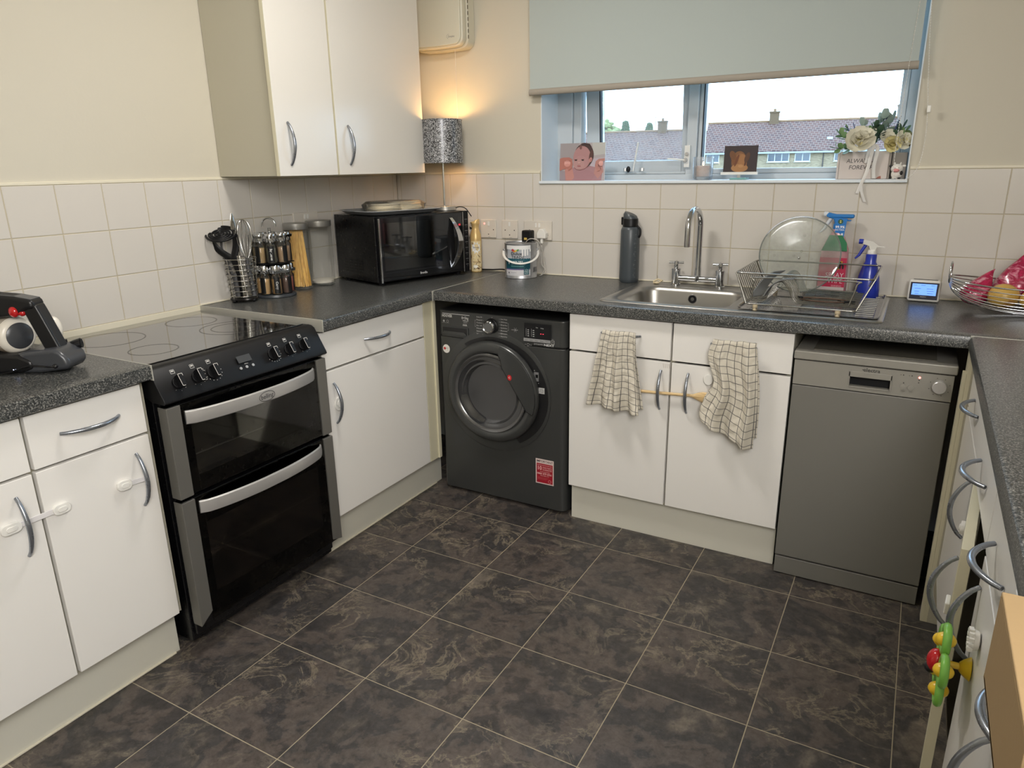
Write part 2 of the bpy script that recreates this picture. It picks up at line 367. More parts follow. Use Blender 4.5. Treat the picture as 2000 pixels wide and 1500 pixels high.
# floor tiles, one object each
FP = 0.3343; FX = 0.8000; FY = -0.7235; J = 0.0011
def tile_mesh(name, w, h, t, m, lip=0.0015):
    mb = MB(); a = lip
    lo = [(0, 0, 0), (w, 0, 0), (w, h, 0), (0, h, 0)]; mi = [(0, 0, t-a), (w, 0, t-a), (w, h, t-a), (0, h, t-a)]; hi = [(a, a, t), (w-a, a, t), (w-a, h-a, t), (a, h-a, t)]
    mb.loops([lo, mi, hi], m, cap0=False); bmesh.ops.recalc_face_normals(mb.bm, faces=mb.bm.faces[:])
    me = bpy.data.meshes.new(name); mb.bm.to_mesh(me); mb.bm.free(); me.materials.append(m); return me
fm = {}
i0 = -3
for i in range(-3, 8):
    for j in range(-3, 10):
        x0 = max(FX+i*FP, 0.0)+J; x1 = min(FX+(i+1)*FP, RX)-J; y1 = min(FY-j*FP, 0.0)-J; y0 = max(FY-(j+1)*FP, RY)+J
        if x1-x0 < 0.02 or y1-y0 < 0.02: continue
        k = (round(x1-x0, 3), round(y1-y0, 3))
        if k not in fm: fm[k] = tile_mesh('tile', x1-x0, y1-y0, 0.004, M_slate, 0.0008)
        o = bpy.data.objects.new('tile', fm[k]); COL.objects.link(o); o.parent = floor; o.location = (x0, y0, ZF-0.004)
# wall tiles
T = 0.152; TX = 0.1759; TY = -1.8562; TZ = 1.003; G = 0.0014; TT = 0.006
MB().box(0, RX, 0.0022, 0.006, 0.985, TZ+3*T, M_grout)
wm_ = {}
def wtile(parent, org, w, h, wall):
    if w < 0.006 or h < 0.006: return
    k = (round(w, 4), round(h, 4))
    if k not in wm_: wm_[k] = tile_mesh('tile', w, h, TT, M_tile, 0.0012)
    o = bpy.data.objects.new('tile', wm_[k]); COL.objects.link(o); o.parent = parent
    o.matrix_local = Matrix(((1, 0, 0, org[0]), (0, 0, -1, org[1]), (0, 1, 0, org[2]), (0, 0, 0, 1))) if wall == 'b' else Matrix(((0, 0, 1, org[0]), (1, 0, 0, org[1]), (0, 1, 0, org[2]), (0, 0, 0, 1)))
for i in range(-2, 20):
    for j in range(0, 3):
        x0 = max(TX+i*T, 0.0)+G; x1 = min(TX+(i+1)*T, RX)-G; z0 = TZ+j*T+G; z1 = TZ+(j+1)*T-G
        if x1-x0 < 0.006: continue
        if j == 2 and x1 > WX0 and x0 < WX1:
            zc = WZ0-0.002
            if x0 < WX0-0.01:
                wtile(wall_back, (x0, 0.006, z0), WX0-0.007-x0, z1-z0, 'b'); wtile(wall_back, (WX0-0.007, 0.006, z0), x1-WX0+0.007, zc-z0, 'b')
            elif x1 > WX1+0.01:
                wtile(wall_back, (x0, 0.006, z0), WX1-x0, zc-z0, 'b'); wtile(wall_back, (WX1+0.007, 0.006, z0), x1-WX1-0.007, z1-z0, 'b')
            else: wtile(wall_back, (x0, 0.006, z0), x1-x0, zc-z0, 'b')
        else: wtile(wall_back, (x0, 0.006, z0), x1-x0, z1-z0, 'b')
for i in range(-7, 13):
    for j in range(0, 3):
        y0 = TY+i*T+G; y1 = min(TY+(i+1)*T, 0.0)-G
        if y1-y0 < 0.006: continue
        wtile(wall_left, (-0.006, y0, TZ+j*T+G), y1-y0, T-2*G, 'l')
gb = MB(); gb.box(0, WX0-0.006, 0.0012, 0.0062, 0.98, TZ+3*T, M_grout); gb.box(WX0-0.006, WX1+0.006, 0.0012, 0.0062, 0.98, WZ0, M_grout); gb.box(WX1+0.006, RX, 0.0012, 0.0062, 0.98, TZ+3*T, M_grout)
gb.build('grout', wall_back, smooth=0)
MB().box(-0.0062, -0.0012, TY-7*T, 0, 0.98, TZ+3*T, M_grout).build('grout', wall_left, smooth=0)
# painted bead over the tiles and sealant along the worktop
b = MB(); z = TZ+3*T; b.prism([(-0.006, 0), (0.006, 0), (0.004, 0.012), (-0.006, 0.016)], frame((0, 0, z), (1, 0, 0), (0, 0, 1)), 0)
b = MB()
for x0, x1 in ((0, WX0-0.004), (WX1+0.004, RX)): b.box(x0, x1, -0.001, 0.0065, z, z+0.010, M_seal)
b.build('trim_1', kind='structure', bevel=0.002)
MB().box(-0.0065, 0.001, TY-7*T, 0, z, z+0.010, M_seal).build('trim_2', kind='structure', bevel=0.002)
b = MB(); b.box(0.002, RX-0.002, -0.005, 0.0015, 1.0005, 1.006, M_seal); b.build('trim_3', kind='structure', bevel=0.0015)
b = MB(); b.box(-0.0015, 0.006, -1.25, -0.006, 1.0005, 1.006, M_seal); b.box(-0.0015, 0.006, -2.9, -1.892, 1.0005, 1.006, M_seal); b.box(-0.0015, 0.004, -1.892, -1.25, 0.982, 1.003, M_seal); b.build('trim_4', kind='structure', bevel=0.0012)
# narrow boxing strip in the corner seen under the wall cabinet
# sealant line at floor along plinths
b = MB(); b.box(0.545, 0.551, -1.252, -0.535, ZF, ZF+0.006, M_seal); b.box(0.545, 0.551, -2.515, -1.915, ZF, ZF+0.006, M_seal); b.box(1.245, 2.05, -0.537, -0.531, ZF, ZF+0.006, M_seal); b.build('baseboard_1', kind='structure', bevel=0.0015)

# ------------------------------------------------------------------ window_1 with casement, panes, sill
win = thing('window_1', '', '', (1.564, 0.2, 1.425)); del win['label']; del win['category']; win['kind'] = 'structure'
b = MB(); Y0, Y1 = 0.165, 0.235
b.box(WX0, 0.905, Y0, Y1, WZ0, WZ1, M_upvc); b.box(0.905, 0.945, Y0+0.012, Y1, WZ0+0.03, WZ1-0.03, M_upvc)   # left jamb, stepped
b.box(1.443, 1.487, Y0, Y1, WZ0+0.03, WZ1-0.03, M_upvc); b.box(1.487, 1.508, Y0+0.016, Y1, WZ0+0.03, WZ1-0.03, M_upvc)
b.box(2.262, WX1, Y0, Y1, WZ0, WZ1, M_upvc); b.box(2.236, 2.262, Y0+0.016, Y1, WZ0+0.03, WZ1-0.03, M_upvc)
b.box(0.905, 2.262, Y0, Y1, WZ0, 1.447, M_upvc); b.box(0.945, 1.443, Y0+0.030, Y1, 1.447, 1.458, M_upvc); b.box(1.508, 2.236, Y0+0.016, Y1, 1.447, 1.468, M_upvc)
b.box(0.905, 2.262, Y0, Y1, WZ1-0.05, WZ1, M_upvc)
b.build('window_frame', win, bevel=0.004)
# opening casement: hinged at its top, pushed out a little at the bottom
def csh(z): return 0.052*(2.2-z)/0.75
def cbox(b, x0, x1, z0, z1, y0, y1, m):
    v = [b.v((x, y+csh(zz), zz)) for x in (x0, x1) for y in (y0, y1) for zz in (z0, z1)]
    for q in ((0, 1, 3, 2), (4, 6, 7, 5), (0, 4, 5, 1), (2, 3, 7, 6), (0, 2, 6, 4), (1, 5, 7, 3)): b.f([v[i] for i in q], m)
b = MB()
for x0, x1, z0, z1 in ((0.953, 1.022, 1.452, 2.21), (1.405, 1.447, 1.452, 2.21), (1.022, 1.405, 1.452, 1.505), (1.022, 1.405, 2.15, 2.21)): cbox(b, x0, x1, z0, z1, 0.182, 0.235, M_upvc)
for x0, x1, z0, z1 in ((1.018, 1.024, 1.503, 2.15),): cbox(b, x0, x1, z0, z1, 0.180, 0.21, M_gasket)
sash = b.build('casement', win, bevel=0.003)
b = MB(); cbox(b, 1.024, 1.405, 1.505, 2.15, 0.205, 0.209, G_dirty); b.build('pane', sash, smooth=0)
b = MB(); b.box(1.505, 2.238, 0.205, 0.209, 1.466, 2.232, G_window); p = b.build('pane', win, smooth=0)
MB().box(1.504, 1.509, 0.178, 0.215, 1.468, 2.23, M_gasket).build('gasket', win)
b = MB(); b.tube([(1.19, 0.178, 1.462), (1.205, 0.172, 1.462), (1.225, 0.172, 1.585)], 0.0065, 8, M_whitep, flat=0.6); b.sphere((1.183, 0.168, 1.47), (0.010, 0.008, 0.014), 10, M_blackplastic, 6)
b.cyl((1.165, 0.175, 1.462), (1.165, 0.175, 1.475), 0.008, seg=8, m=M_alu); b.cyl((1.245, 0.175, 1.462), (1.245, 0.175, 1.475), 0.010, seg=8, m=M_alu)
b.build('casement_stay', win)
b = MB(); b.box(1.440, 1.464, 0.150, 0.166, 1.475, 1.565, M_whitep); b.cyl((1.452, 0.15, 1.530), (1.452, 0.142, 1.530), 0.008, seg=10, m=M_alu); b.cyl((1.447, 0.15, 1.505), (1.447, 0.138, 1.505), 0.010, seg=10, m=M_alu)
b.tube([(1.447, 0.14, 1.505), (1.41, 0.14, 1.509), (1.37, 0.14, 1.512)], 0.004, 8, M_whitep); b.build('window_handle', win, bevel=0.002)
b = MB(); b.box(WX0-0.008, WX1+0.002, -0.010, 0.166, 1.4125, 1.425, M_reveal); b.build('window_sill', win, bevel=0.003)
b = MB(); b.box(WX0, WX0+0.004, 0.0, 0.165, 1.425, WZ1, M_reveal); b.box(WX1-0.004, WX1, 0.0, 0.165, 1.425, WZ1, M_reveal); b.box(WX0, WX1, 0.0, 0.165, WZ1-0.004, WZ1, M_reveal); b.build('reveal', win, smooth=0)

# roller blind and its bead chain
rb = thing('roller_blind', 'pale grey roller blind pulled most of the way down over the window', 'blind', (1.54, -0.045, 1.785))
b = MB(); b.box(0.797, 2.285, -0.0435, -0.0425, 1.80, 2.345, M_blind); b.build('blind_fabric', rb, smooth=0)
b = MB()
K = []
for a in range(12): K.append((0.0085*math.cos(2*PI*a/12), 0.0135*math.sin(2*PI*a/12)))
b.loops([[(x, -0.043+p[0], 1.7985+p[1]) for p in K] for x in (0.794, 2.288)], M_blindbar); b.build('bottom_bar', rb, smooth=50)
b = MB(); b.cyl((0.79, -0.03, 2.36), (2.30, -0.03, 2.36), 0.024, seg=20, m=M_blind); b.box(2.296, 2.302, -0.06, 0.004, 2.32, 2.40, M_whitep); b.box(0.784, 0.790, -0.06, 0.004, 2.32, 2.40, M_whitep); b.build('roller_tube', rb)
def smooth_path(pts, n=8):
    out = []; P = [Vector(p) for p in pts]; P = [P[0]*2-P[1]]+P+[P[-1]*2-P[-2]]
    for i in range(1, len(P)-2):
        for k in range(n):
            t = k/n; a, b_, c, d = P[i-1:i+3]
            out.append(0.5*((2*b_)+(c-a)*t+(2*a-5*b_+4*c-d)*t*t+(3*b_-a-3*c+d)*t**3))
    out.append(P[-2]); return [tuple(p) for p in out]
def bead_chain(pts, parent, name='bead_chain'):
    path = smooth_path(pts, 24); b = MB(); d = 0.0; last = Vector(path[0]); b.tube(path, 0.0006, 4, M_whitep)
    for q in path[1:]:
        q = Vector(q); d += (q-last).length; last = q
        if d > 0.0062: d = 0; b.sphere(q, 0.0019, 5, M_whitep, 4)
    return b.build(name, parent, kind='stuff' if False else None)
bead_chain([(2.287, -0.052, 2.34), (2.280, -0.052, 2.2), (2.266, -0.052, 2.0), (2.256, -0.052, 1.70), (2.253, -0.052, 1.49), (2.262, -0.05, 1.432), (2.300, -0.045, 1.428), (2.331, -0.04, 1.475), (2.338, -0.035, 1.594), (2.318, -0.04, 1.79), (2.300, -0.05, 1.993), (2.298, -0.052, 2.2), (2.297, -0.052, 2.34)], rb)
MB().box(2.331, 2.343, -0.040, -0.030, 1.645, 1.668, M_whitep).build('chain_connector', rb, bevel=0.002)

# ------------------------------------------------------------------ worktops
def edge_profile(x):  # front edge in section: (offset from front, z)
    return [(0.0, 0.962), (-0.004, 0.966), (-0.004, 0.992), (0.002, 0.998), (0.010, 1.0)]
def work_run(name, label, axis, front, back, a0, a1, hole=None, sgn=1, cat='worktop'):
    b = MB(); F = front
    prof = [(F-sgn*0.006, 0.960), (F, 0.963), (F, 0.991), (F-sgn*0.003, 0.9975), (F-sgn*0.011, 1.0)]
    cut = F-sgn*0.05
    poly = prof+[(cut, 1.0), (cut, 0.960)]
    if axis == 'y': b.loops([[(p[0], a, p[1]) for p in poly] for a in (a0, a1)], M_work)
    else: b.loops([[(a, p[0], p[1]) for p in poly] for a in (a0, a1)], M_work)
    def bx(u0, u1, v0, v1):
        if axis == 'y': b.box(min(u0, u1), max(u0, u1), v0, v1, 0.960, 1.0, M_work)
        else: b.box(v0, v1, min(u0, u1), max(u0, u1), 0.960, 1.0, M_work)
    if hole:
        hx0, hx1, hy0, hy1 = hole
        bx(cut, hy0, a0, a1); bx(hy1, back, a0, a1); bx(hy0, hy1, a0, hx0); bx(hy0, hy1, hx1, a1)
    else: bx(cut, back, a0, a1)
    return tag(b.build(name, smooth=40), label, cat)
w1 = work_run('worktop', 'dark speckled worktop corner piece right of the cooker, under the microwave', 'y', 0.628, 0.0, -1.250, -0.001, sgn=1)
w2 = work_run('worktop', 'dark speckled worktop holding the sink under the window', 'x', -0.606, -0.0, 0.631, RX-0.002, hole=(1.375, 1.83, -0.515, -0.115), sgn=-1)
w3 = work_run('worktop', 'dark speckled worktop left of the cooker with the black vacuum on it', 'y', 0.628, 0.0, -2.95, -1.892, sgn=1)
w4 = work_run('worktop', 'dark speckled worktop running along the right side under the cardboard box', 'y', 2.532, RX-0.002, -3.3, -0.609, sgn=-1)
M_jointstrip = mat('pale_joint_strip', rgb(188, 186, 176), 0.35, 0.2)
w = w1
def strip(wk, x0, x1, y0, y1, z0=0.960, z1=1.002, name='joint_strip'): return MB().box(x0, x1, y0, y1, z0, z1, M_jointstrip).build(name, wk, bevel=0.0006)
strip(w1, 0.6285, 0.6310, -0.612, -0.002, 0.958, 1.0015)
strip(w1, 0.0, 0.630, -1.2535, -1.2500, 0.958, 1.001, 'end_strip')
strip(w3, 0.0, 0.630, -1.8925, -1.8895, 0.958, 1.001, 'end_strip')
strip(w4, 2.532, RX-0.003, -0.6090, -0.6062, 0.96, 1.0015)

# ------------------------------------------------------------------ kitchen units
def front(parent, name, axis, pos, a0, a1, z0, z1, th=0.018, sgn=1, m=M_white):
    """door or drawer front: face at pos, thickness going back"""
    b = MB()
    q = sorted((pos, pos-sgn*th))
    if axis == 'x': b.box(q[0], q[1], a0, a1, z0, z1, m)
    else: b.box(a0, a1, q[0], q[1], z0, z1, m)
    return b.build(name, parent, bevel=0.0015, seg=2)
# left of the cooker
u = thing('base_cabinet', 'white base cabinet left of the cooker with two locked doors', 'cabinet', (0.30, -2.215, ZF))
b = MB(); b.box(0.004, 0.582, -2.515, -1.896, 0.235, 0.957, M_cream); b.build('body', u, bevel=0.001)
b = MB(); b.box(0.527, 0.545, -2.515, -1.90, ZF+0.001, 0.233, M_plinth); b.build('plinth', u)
for y0, y1 in ((-2.515, -2.2185), (-2.2095, -1.917)):
    d = front(u, 'drawer', 'x', 0.605, y0, y1, 0.818, 0.952)
    bow_handle((0.605, (y0+y1)/2-0.075, 0.887), (0.605, (y0+y1)/2+0.075, 0.887), (1, 0, 0), d)
    d = front(u, 'door', 'x', 0.605, y0, y1, 0.245, 0.811)
    bow_handle((0.605, y1-0.045, 0.770), (0.605, y1-0.045, 0.618), (1, 0, 0), d)
# corner unit right of the cooker
u = thing('base_cabinet', 'white base cabinet with one drawer between cooker and washing machine', 'cabinet', (0.30, -0.95, ZF))
b = MB(); b.box(0.004, 0.582, -1.248, -0.625, 0.235, 0.957, M_cream); b.build('body', u, bevel=0.001)
b = MB(); b.box(0.527, 0.545, -1.248, -0.49, ZF+0.001, 0.240, M_plinth); b.build('plinth', u)
b = MB(); b.box(0.585, 0.603, -0.643, -0.585, 0.240, 0.955, M_edge); b.box(0.590, 0.6105, -0.5855, -0.567, 0.240, 0.955, M_edge); b.build('corner_post', u, bevel=0.001)
d = front(u, 'drawer', 'x', 0.605, -1.248, -0.649, 0.815, 0.950)
bow_handle((0.605, -1.024, 0.882), (0.605, -0.873, 0.882), (1, 0, 0), d)
d = front(u, 'door', 'x', 0.605, -1.248, -0.649, 0.243, 0.807)
bow_handle((0.605, -1.203, 0.760), (0.605, -1.203, 0.608), (1, 0, 0), d)
# sink unit
u = thing('sink_cabinet', 'white double cabinet under the sink with tea towels on its drawers', 'cabinet', (1.65, -0.29, ZF))
b = MB(); b.box(1.246, 1.262, -0.562, -0.02, 0.235, 0.957, M_cream); b.box(2.036, 2.052, -0.562, -0.02, 0.235, 0.957, M_cream); b.box(1.262, 2.036, -0.562, -0.02, 0.235, 0.252, M_cream); b.box(1.637, 1.655, -0.562, -0.544, 0.252, 0.957, M_cream); b.box(1.262, 2.036, -0.562, -0.545, 0.90, 0.957, M_cream)
b.build('body', u, bevel=0.001)
b = MB(); b.box(1.246, 2.052, -0.549, -0.531, ZF+0.001, 0.233, M_plinth); b.build('plinth', u)
sink_hand = []
for x0, x1, hx in ((1.246, 1.6425, 1.612), (1.6495, 2.053, 1.712)):
    d = front(u, 'drawer', 'y', -0.583, x0, x1, 0.815, 0.953, sgn=-1)
    c = (x0+x1)/2+0.01; bow_handle((c-0.076, -0.583, 0.893), (c+0.076, -0.583, 0.893), (0, -1, 0), d)
    d = front(u, 'door', 'y', -0.583, x0, x1, 0.243, 0.807, sgn=-1)
    bow_handle((hx, -0.583, 0.776), (hx, -0.583, 0.628), (0, -1, 0), d)
# right-hand run
XD = 2.549
u = thing('end_panel', 'cream end panel between dishwasher and the right-hand cabinets', 'panel', (2.72, -0.60, ZF))
b = MB(); b.box(2.545, 3.14, -0.680, -0.662, ZF+0.001, 0.957, M_cream); b.box(2.534, 2.545, -0.680, -0.600, ZF+0.001, 0.957, M_edge); b.build('panel', u, bevel=0.001)
b = MB(); b.box(2.525, 2.534, -0.680, -0.640, ZF+0.001, 0.905, M_edge); b.build('filler_strip', u, bevel=0.001)
u = thing('base_cabinet', 'white single-door base cabinet next to the dishwasher', 'cabinet', (2.85, -0.96, ZF))
b = MB(); b.box(2.570, 3.14, -1.236, -0.684, 0.235, 0.957, M_cream); b.build('body', u); b = MB(); b.box(2.605, 2.623, -1.236, -0.684, ZF+0.001, 0.233, M_plinth); b.build('plinth', u)
d = front(u, 'drawer', 'x', XD, -1.232, -0.684, 0.818, 0.952, sgn=-1); bow_handle((XD, -1.02, 0.885), (XD, -0.872, 0.885), (-1, 0, 0), d)
d = front(u, 'door', 'x', XD, -1.232, -0.684, 0.245, 0.811, sgn=-1); bow_handle((XD, -1.150, 0.768), (XD, -1.150, 0.618), (-1, 0, 0), d, 0.034)
u = thing('base_cabinet', 'white two-door base cabinet on the right with one door ajar', 'cabinet', (2.85, -1.60, ZF))
XE = 2.541
b = MB()
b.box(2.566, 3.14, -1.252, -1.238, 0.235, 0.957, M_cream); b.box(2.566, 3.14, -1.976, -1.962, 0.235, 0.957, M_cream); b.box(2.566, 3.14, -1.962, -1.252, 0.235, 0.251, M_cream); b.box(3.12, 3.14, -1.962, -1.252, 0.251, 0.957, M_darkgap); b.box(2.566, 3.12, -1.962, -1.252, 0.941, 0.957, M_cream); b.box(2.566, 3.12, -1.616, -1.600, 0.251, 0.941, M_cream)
b.build('body', u); b = MB(); b.box(2.600, 2.618, -1.976, -1.238, ZF+0.001, 0.233, M_plinth); b.build('plinth', u)
for y0, y1, hc in ((-1.603, -1.238, -1.398), (-1.973, -1.610, -1.787)):
    d = front(u, 'drawer', 'x', XE, y0, y1, 0.818, 0.952, sgn=-1); bow_handle((XE-0.001, hc-0.074, 0.885), (XE-0.001, hc+0.074, 0.885), (-1, 0, 0), d, 0.036)
# ajar door, swung 6 degrees about its far hinge
ang = math.radians(5.6); HG = Matrix.Translation((XE+0.004, -1.240, 0)) @ Matrix.Rotation(-ang, 4, 'Z')
mb = MB(HG); mb.box(-0.004, 0.015, -0.366, -0.001, 0.245, 0.811, M_edge); dd = mb.build('door', u, bevel=0.001)
dd['label'] = 'cabinet door standing slightly ajar'
hb = MB(HG); pts = []; rr = []
for k in range(17):
    t = k/16; pts.append((-0.006-0.036*math.sin(PI*t)**0.75, -0.322, 0.770-0.150*t)); rr.append(0.0042+0.0018*math.sin(PI*t))
hb.tube(pts, rr, 10, M_metal_handle).build('handle', dd, smooth=60)
d = front(u, 'door', 'x', XE, -1.973, -1.612, 0.245, 0.811, sgn=-1); bow_handle((XE, -1.652, 0.768), (XE, -1.652, 0.618), (-1, 0, 0), d, 0.036)
u = thing('base_cabinet', 'white base cabinet nearest the camera under the cardboard box', 'cabinet', (2.85, -2.35, ZF))
XF = 2.534
b = MB(); b.box(2.56, 3.14, -2.72, -1.980, 0.235, 0.957, M_cream); b.build('body', u); b = MB(); b.box(2.600, 2.618, -2.72, -1.980, ZF+0.001, 0.233, M_plinth); b.build('plinth', u)
for y0, y1 in ((-2.345, -1.980), (-2.715, -2.352)):
    d = front(u, 'drawer', 'x', XF, y0, y1, 0.818, 0.952, sgn=-1); hc = (y0+y1)/2; bow_handle((XF, hc-0.074, 0.885), (XF, hc+0.074, 0.885), (-1, 0, 0), d, 0.036)
    d = front(u, 'door', 'x', XF, y0, y1, 0.245, 0.811, sgn=-1); hy = -2.05 if y0 > -2.4 else -2.65; bow_handle((XF, hy, 0.768), (XF, hy, 0.618), (-1, 0, 0), d, 0.036)
# wall cabinet
u = thing('wall_cabinet', 'white two-door wall cabinet hung above the jars and microwave', 'cabinet', (0.16, -0.64, 1.47))
b = MB(); b.box(-0.004, 0.306, -1.075, -0.212, 1.470, 2.365, M_cream); b.box(0.306, 0.312, -1.077, -0.210, 1.471, 2.364, M_edge); b.build('body', u, bevel=0.001)
for y0, y1, hy in ((-1.087, -0.787, -1.030), (-0.777, -0.208, -0.712)):
    b = MB(); b.box(0.3125, 0.3295, y0, y1, 1.470, 2.365, M_edge); b.box(0.3295, 0.331, y0, y1, 1.470, 2.365, M_wallcabdoor); d = b.build('door', u, bevel=0.0015)
    bow_handle((0.330, hy, 1.656), (0.330, hy, 1.508), (1, 0, 0), d, 0.027)
# child safety locks
def lock(pts, nrm, label, group='child locks on the cabinet doors', body=((0.044, 0.026), (0.040, 0.024)), strap=True, vert=False):
    """two pads joined by a clear strap; pts = two pad centres"""
    n = Vector(nrm); a, b_ = Vector(pts[0]), Vector(pts[1]); c = (a+b_)/2
    t = thing('child_lock', label, 'safety lock', tuple(a), group=group)
    U = (b_-a).normalized(); Vv = n.cross(U).normalized()
    for q, (w_, h_) in zip((a, b_), body):
        if w_ == 0: continue
        fr = (q, U, Vv, U.cross(Vv) if U.cross(Vv).dot(n) > 0 else n); fr = (q, U, Vv, n)
        def rr_(w, h, r=0.4):
            P_ = []; rad = min(w, h)*0.45
            for cx, cy, a0 in ((w/2-rad, h/2-rad, 0), (-w/2+rad, h/2-rad, PI/2), (-w/2+rad, -h/2+rad, PI), (w/2-rad, -h/2+rad, 1.5*PI)):
                for k in range(4): P_.append((cx+rad*math.cos(a0+k*PI/6), cy+rad*math.sin(a0+k*PI/6)))
            return P_
        m_ = MB(); m_.prism(rr_(w_, h_), fr, 0.010, M_whitep, 0.0003); m_.prism(rr_(w_*0.55, h_*0.5), fr, 0.0125, M_whitep, 0.010); m_.build('pad', t, bevel=0.002)
    if strap:
        s_ = MB(); O = a+U*0.012; L_ = (b_-a).length-0.024
        s_.prism([(0, -0.007), (L_, -0.007), (L_, 0.007), (0, 0.007)], (O, U, Vv, n), 0.0052, mat('milky_strap', rgb(225, 222, 222), 0.35), 0.0035); s_.build('strap', t, bevel=0.001)
    return t
lock([(0.605, -2.289, 0.703), (0.605, -2.173, 0.703)], (1, 0, 0), 'white child lock strap joining the two doors left of the cooker', body=((0.046, 0.026), (0.042, 0.026)))
lock([(0.605, -2.010, 0.698), (0.605, -1.925, 0.690)], (1, 0, 0), 'white child lock pad beside the door handle nearest the cooker', body=((0.040, 0.028), (0, 0)))
t = thing('child_lock', 'small white lock base behind the door handle right of the cooker', 'safety lock', (0.605, -1.188, 0.672), group='child locks on the cabinet doors')
b = MB(); b.prism([(0.022*math.cos(2*PI*k/16), 0.026*math.sin(2*PI*k/16)) for k in range(16)], FL(0.6055, -1.186, 0.678), 0.006, M_whitep); b.prism([(0.012*math.cos(2*PI*k/16), 0.015*math.sin(2*PI*k/16)) for k in range(16)], FL(0.6055, -1.186, 0.678), 0.009, M_whitep, 0.006); b.build('pad', t, bevel=0.0015)
lock([(XD, -1.170, 0.655), (XE-0.012, -1.345, 0.650)], (-1, 0, 0), 'white child lock on the cabinet beside the ajar door', body=((0.040, 0.026), (0, 0)), strap=False)
t = thing('child_lock', 'white lock pad stuck low on the ajar door', 'safety lock', (2.52, -1.5, 0.62), group='child locks on the cabinet doors')
MB(HG).box(-0.014, -0.0045, -0.30, -0.262, 0.630, 0.656, M_whitep).build('pad', t, bevel=0.003)

# ------------------------------------------------------------------ cooker
CK = thing('cooker', 'black freestanding double oven cooker with silver trims between the left worktops', 'cooker', (0.32, -1.58, ZF))
cy0, cy1 = -1.884, -1.272
b = MB(); b.box(0.02, 0.590, cy0+0.004, cy1-0.004, 0.115, 0.972, M_black); b.box(0.59, 0.606, cy0+0.012, cy1-0.012, 0.14, 0.90, M_black); b.build('body', CK, bevel=0.003)
b = MB(); b.box(0.008, 0.575, cy0, cy1+0.012, 0.972, 0.983, M_blackplastic); b.build('hob_frame', CK, bevel=0.003)
b = MB(); b.box(0.022, 0.560, cy0+0.014, cy1-0.002, 0.983, 0.9865, G_hob); hob = b.build('hob_glass', CK, bevel=0.001)
M_ringmark = mat('hob_ring_print', rgb(52, 48, 46), 0.10)
for (x, y, r) in ((0.17, -1.72, 0.105), (0.42, -1.74, 0.070), (0.17, -1.42, 0.085), (0.39, -1.42, 0.110), (0.39, -1.42, 0.075)):
    b = MB(); K = 48
    for k in range(K):
        a0, a1 = 2*PI*k/K, 2*PI*(k+1)/K
        b.f([b.v((x+q*math.cos(a), y+q*math.sin(a), 0.9868)) for q, a in ((r, a0), (r, a1), (r-0.004, a1), (r-0.004, a0))], M_ringmark)
    b.build('burner_ring', hob, smooth=0)
# slanted control panel with rounded top edge
prof = [(0.560, 0.9830), (0.578, 0.9850), (0.592, 0.9835), (0.604, 0.9760), (0.650, 0.8985), (0.652, 0.891), (0.646, 0.887), (0.600, 0.887), (0.560, 0.90)]
b = MB(); b.loops([[(p[0], y, p[1]) for p in prof] for y in (cy0-0.001, cy1+0.006)], M_blackplastic); cp = b.build('control_panel', CK, smooth=50, bevel=0.002)
pU = Vector((0, 1, 0)); pV = Vector((-0.046, 0, 0.0775)).normalized(); pN = pU.cross(pV)
pfr = (Vector((0.6275, -1.58, 0.9365)), pU, pV, pN)     # centre of the sloping face
def pp(u, v, d=0): return tuple(pfr[0]+pU*u+pV*v+pN*d)
KN = [(-0.242, 1), (-0.180, 2), (-0.126, 3), (0.100, 3), (0.165, 2), (0.228, 1)]
for u, kind in KN:
    u += 0.0
    m_ = MB(); R_ = [(0.0205 if kind == 3 else 0.0175, 0.0005), (0.0195 if kind == 3 else 0.0165, 0.006)]
    fr = (Vector(pp(u, -0.004)), pU, pV, pN)
    m_.prism([(R_[0][0]*math.cos(2*PI*k/20), R_[0][0]*math.sin(2*PI*k/20)) for k in range(20)], fr, 0.006, M_blackplastic, 0.0004)
    m_.prism([(-0.0075, -0.0185), (0.0075, -0.0185), (0.0075, 0.0185), (-0.0075, 0.0185)], fr, 0.027, M_blackplastic, 0.006)
    kn = m_.build('knob', CK, bevel=0.002)
    pr = Print((Vector(pp(u, -0.004, 0.0272)), pU, pV, pN)); g = (196, 192, 186)
    pr.line(g, [(0.006, 0.010), (0.006, 0.0172), (-0.0072, 0.0172), (-0.0072, -0.0178), (0.001, -0.0178)], 0.0015); pr.build('pointer_mark', kn)
pr = Print(pfr); g = (190, 188, 184)
for u, kind in KN:
    v = 0.030; pr.line(g, [(u-0.006, v-0.005), (u+0.006, v-0.005), (u+0.006, v+0.006), (u-0.006, v+0.006), (u-0.006, v-0.005)], 0.0011)
    pr.rect(g, u-0.004, v, u+0.004, v+0.004)
    if kind == 3:
        for k in range(11):
            a = math.radians(150+k*24) if u < 0 else math.radians(210+k*20)
            pr.ell(g, u+0.027*math.cos(a), -0.004+0.025*math.sin(a), 0.0013, n=6)
        if u < 0:
            for q in ((-0.030, 0.012), (-0.034, -0.002), (-0.032, -0.016)): pr.line(g, [(u+q[0]-.003, q[1]-.003), (u+q[0]+.003, q[1]-.003), (u+q[0]+.003, q[1]+.003), (u+q[0]-.003, q[1]+.003), (u+q[0]-.003, q[1]-.003)], 0.0008)
    else:
        for a in (-50, -90, -130): pr.ell(g, u+0.024*math.cos(math.radians(a)), -0.004+0.024*math.sin(math.radians(a)), 0.0009, n=6)
pr.rect((58, 58, 58), -0.036, -0.002, 0.014, 0.020); pr.text(g, 'MENU', -0.012, -0.008, 0.005)
pr.build('panel_print', cp)
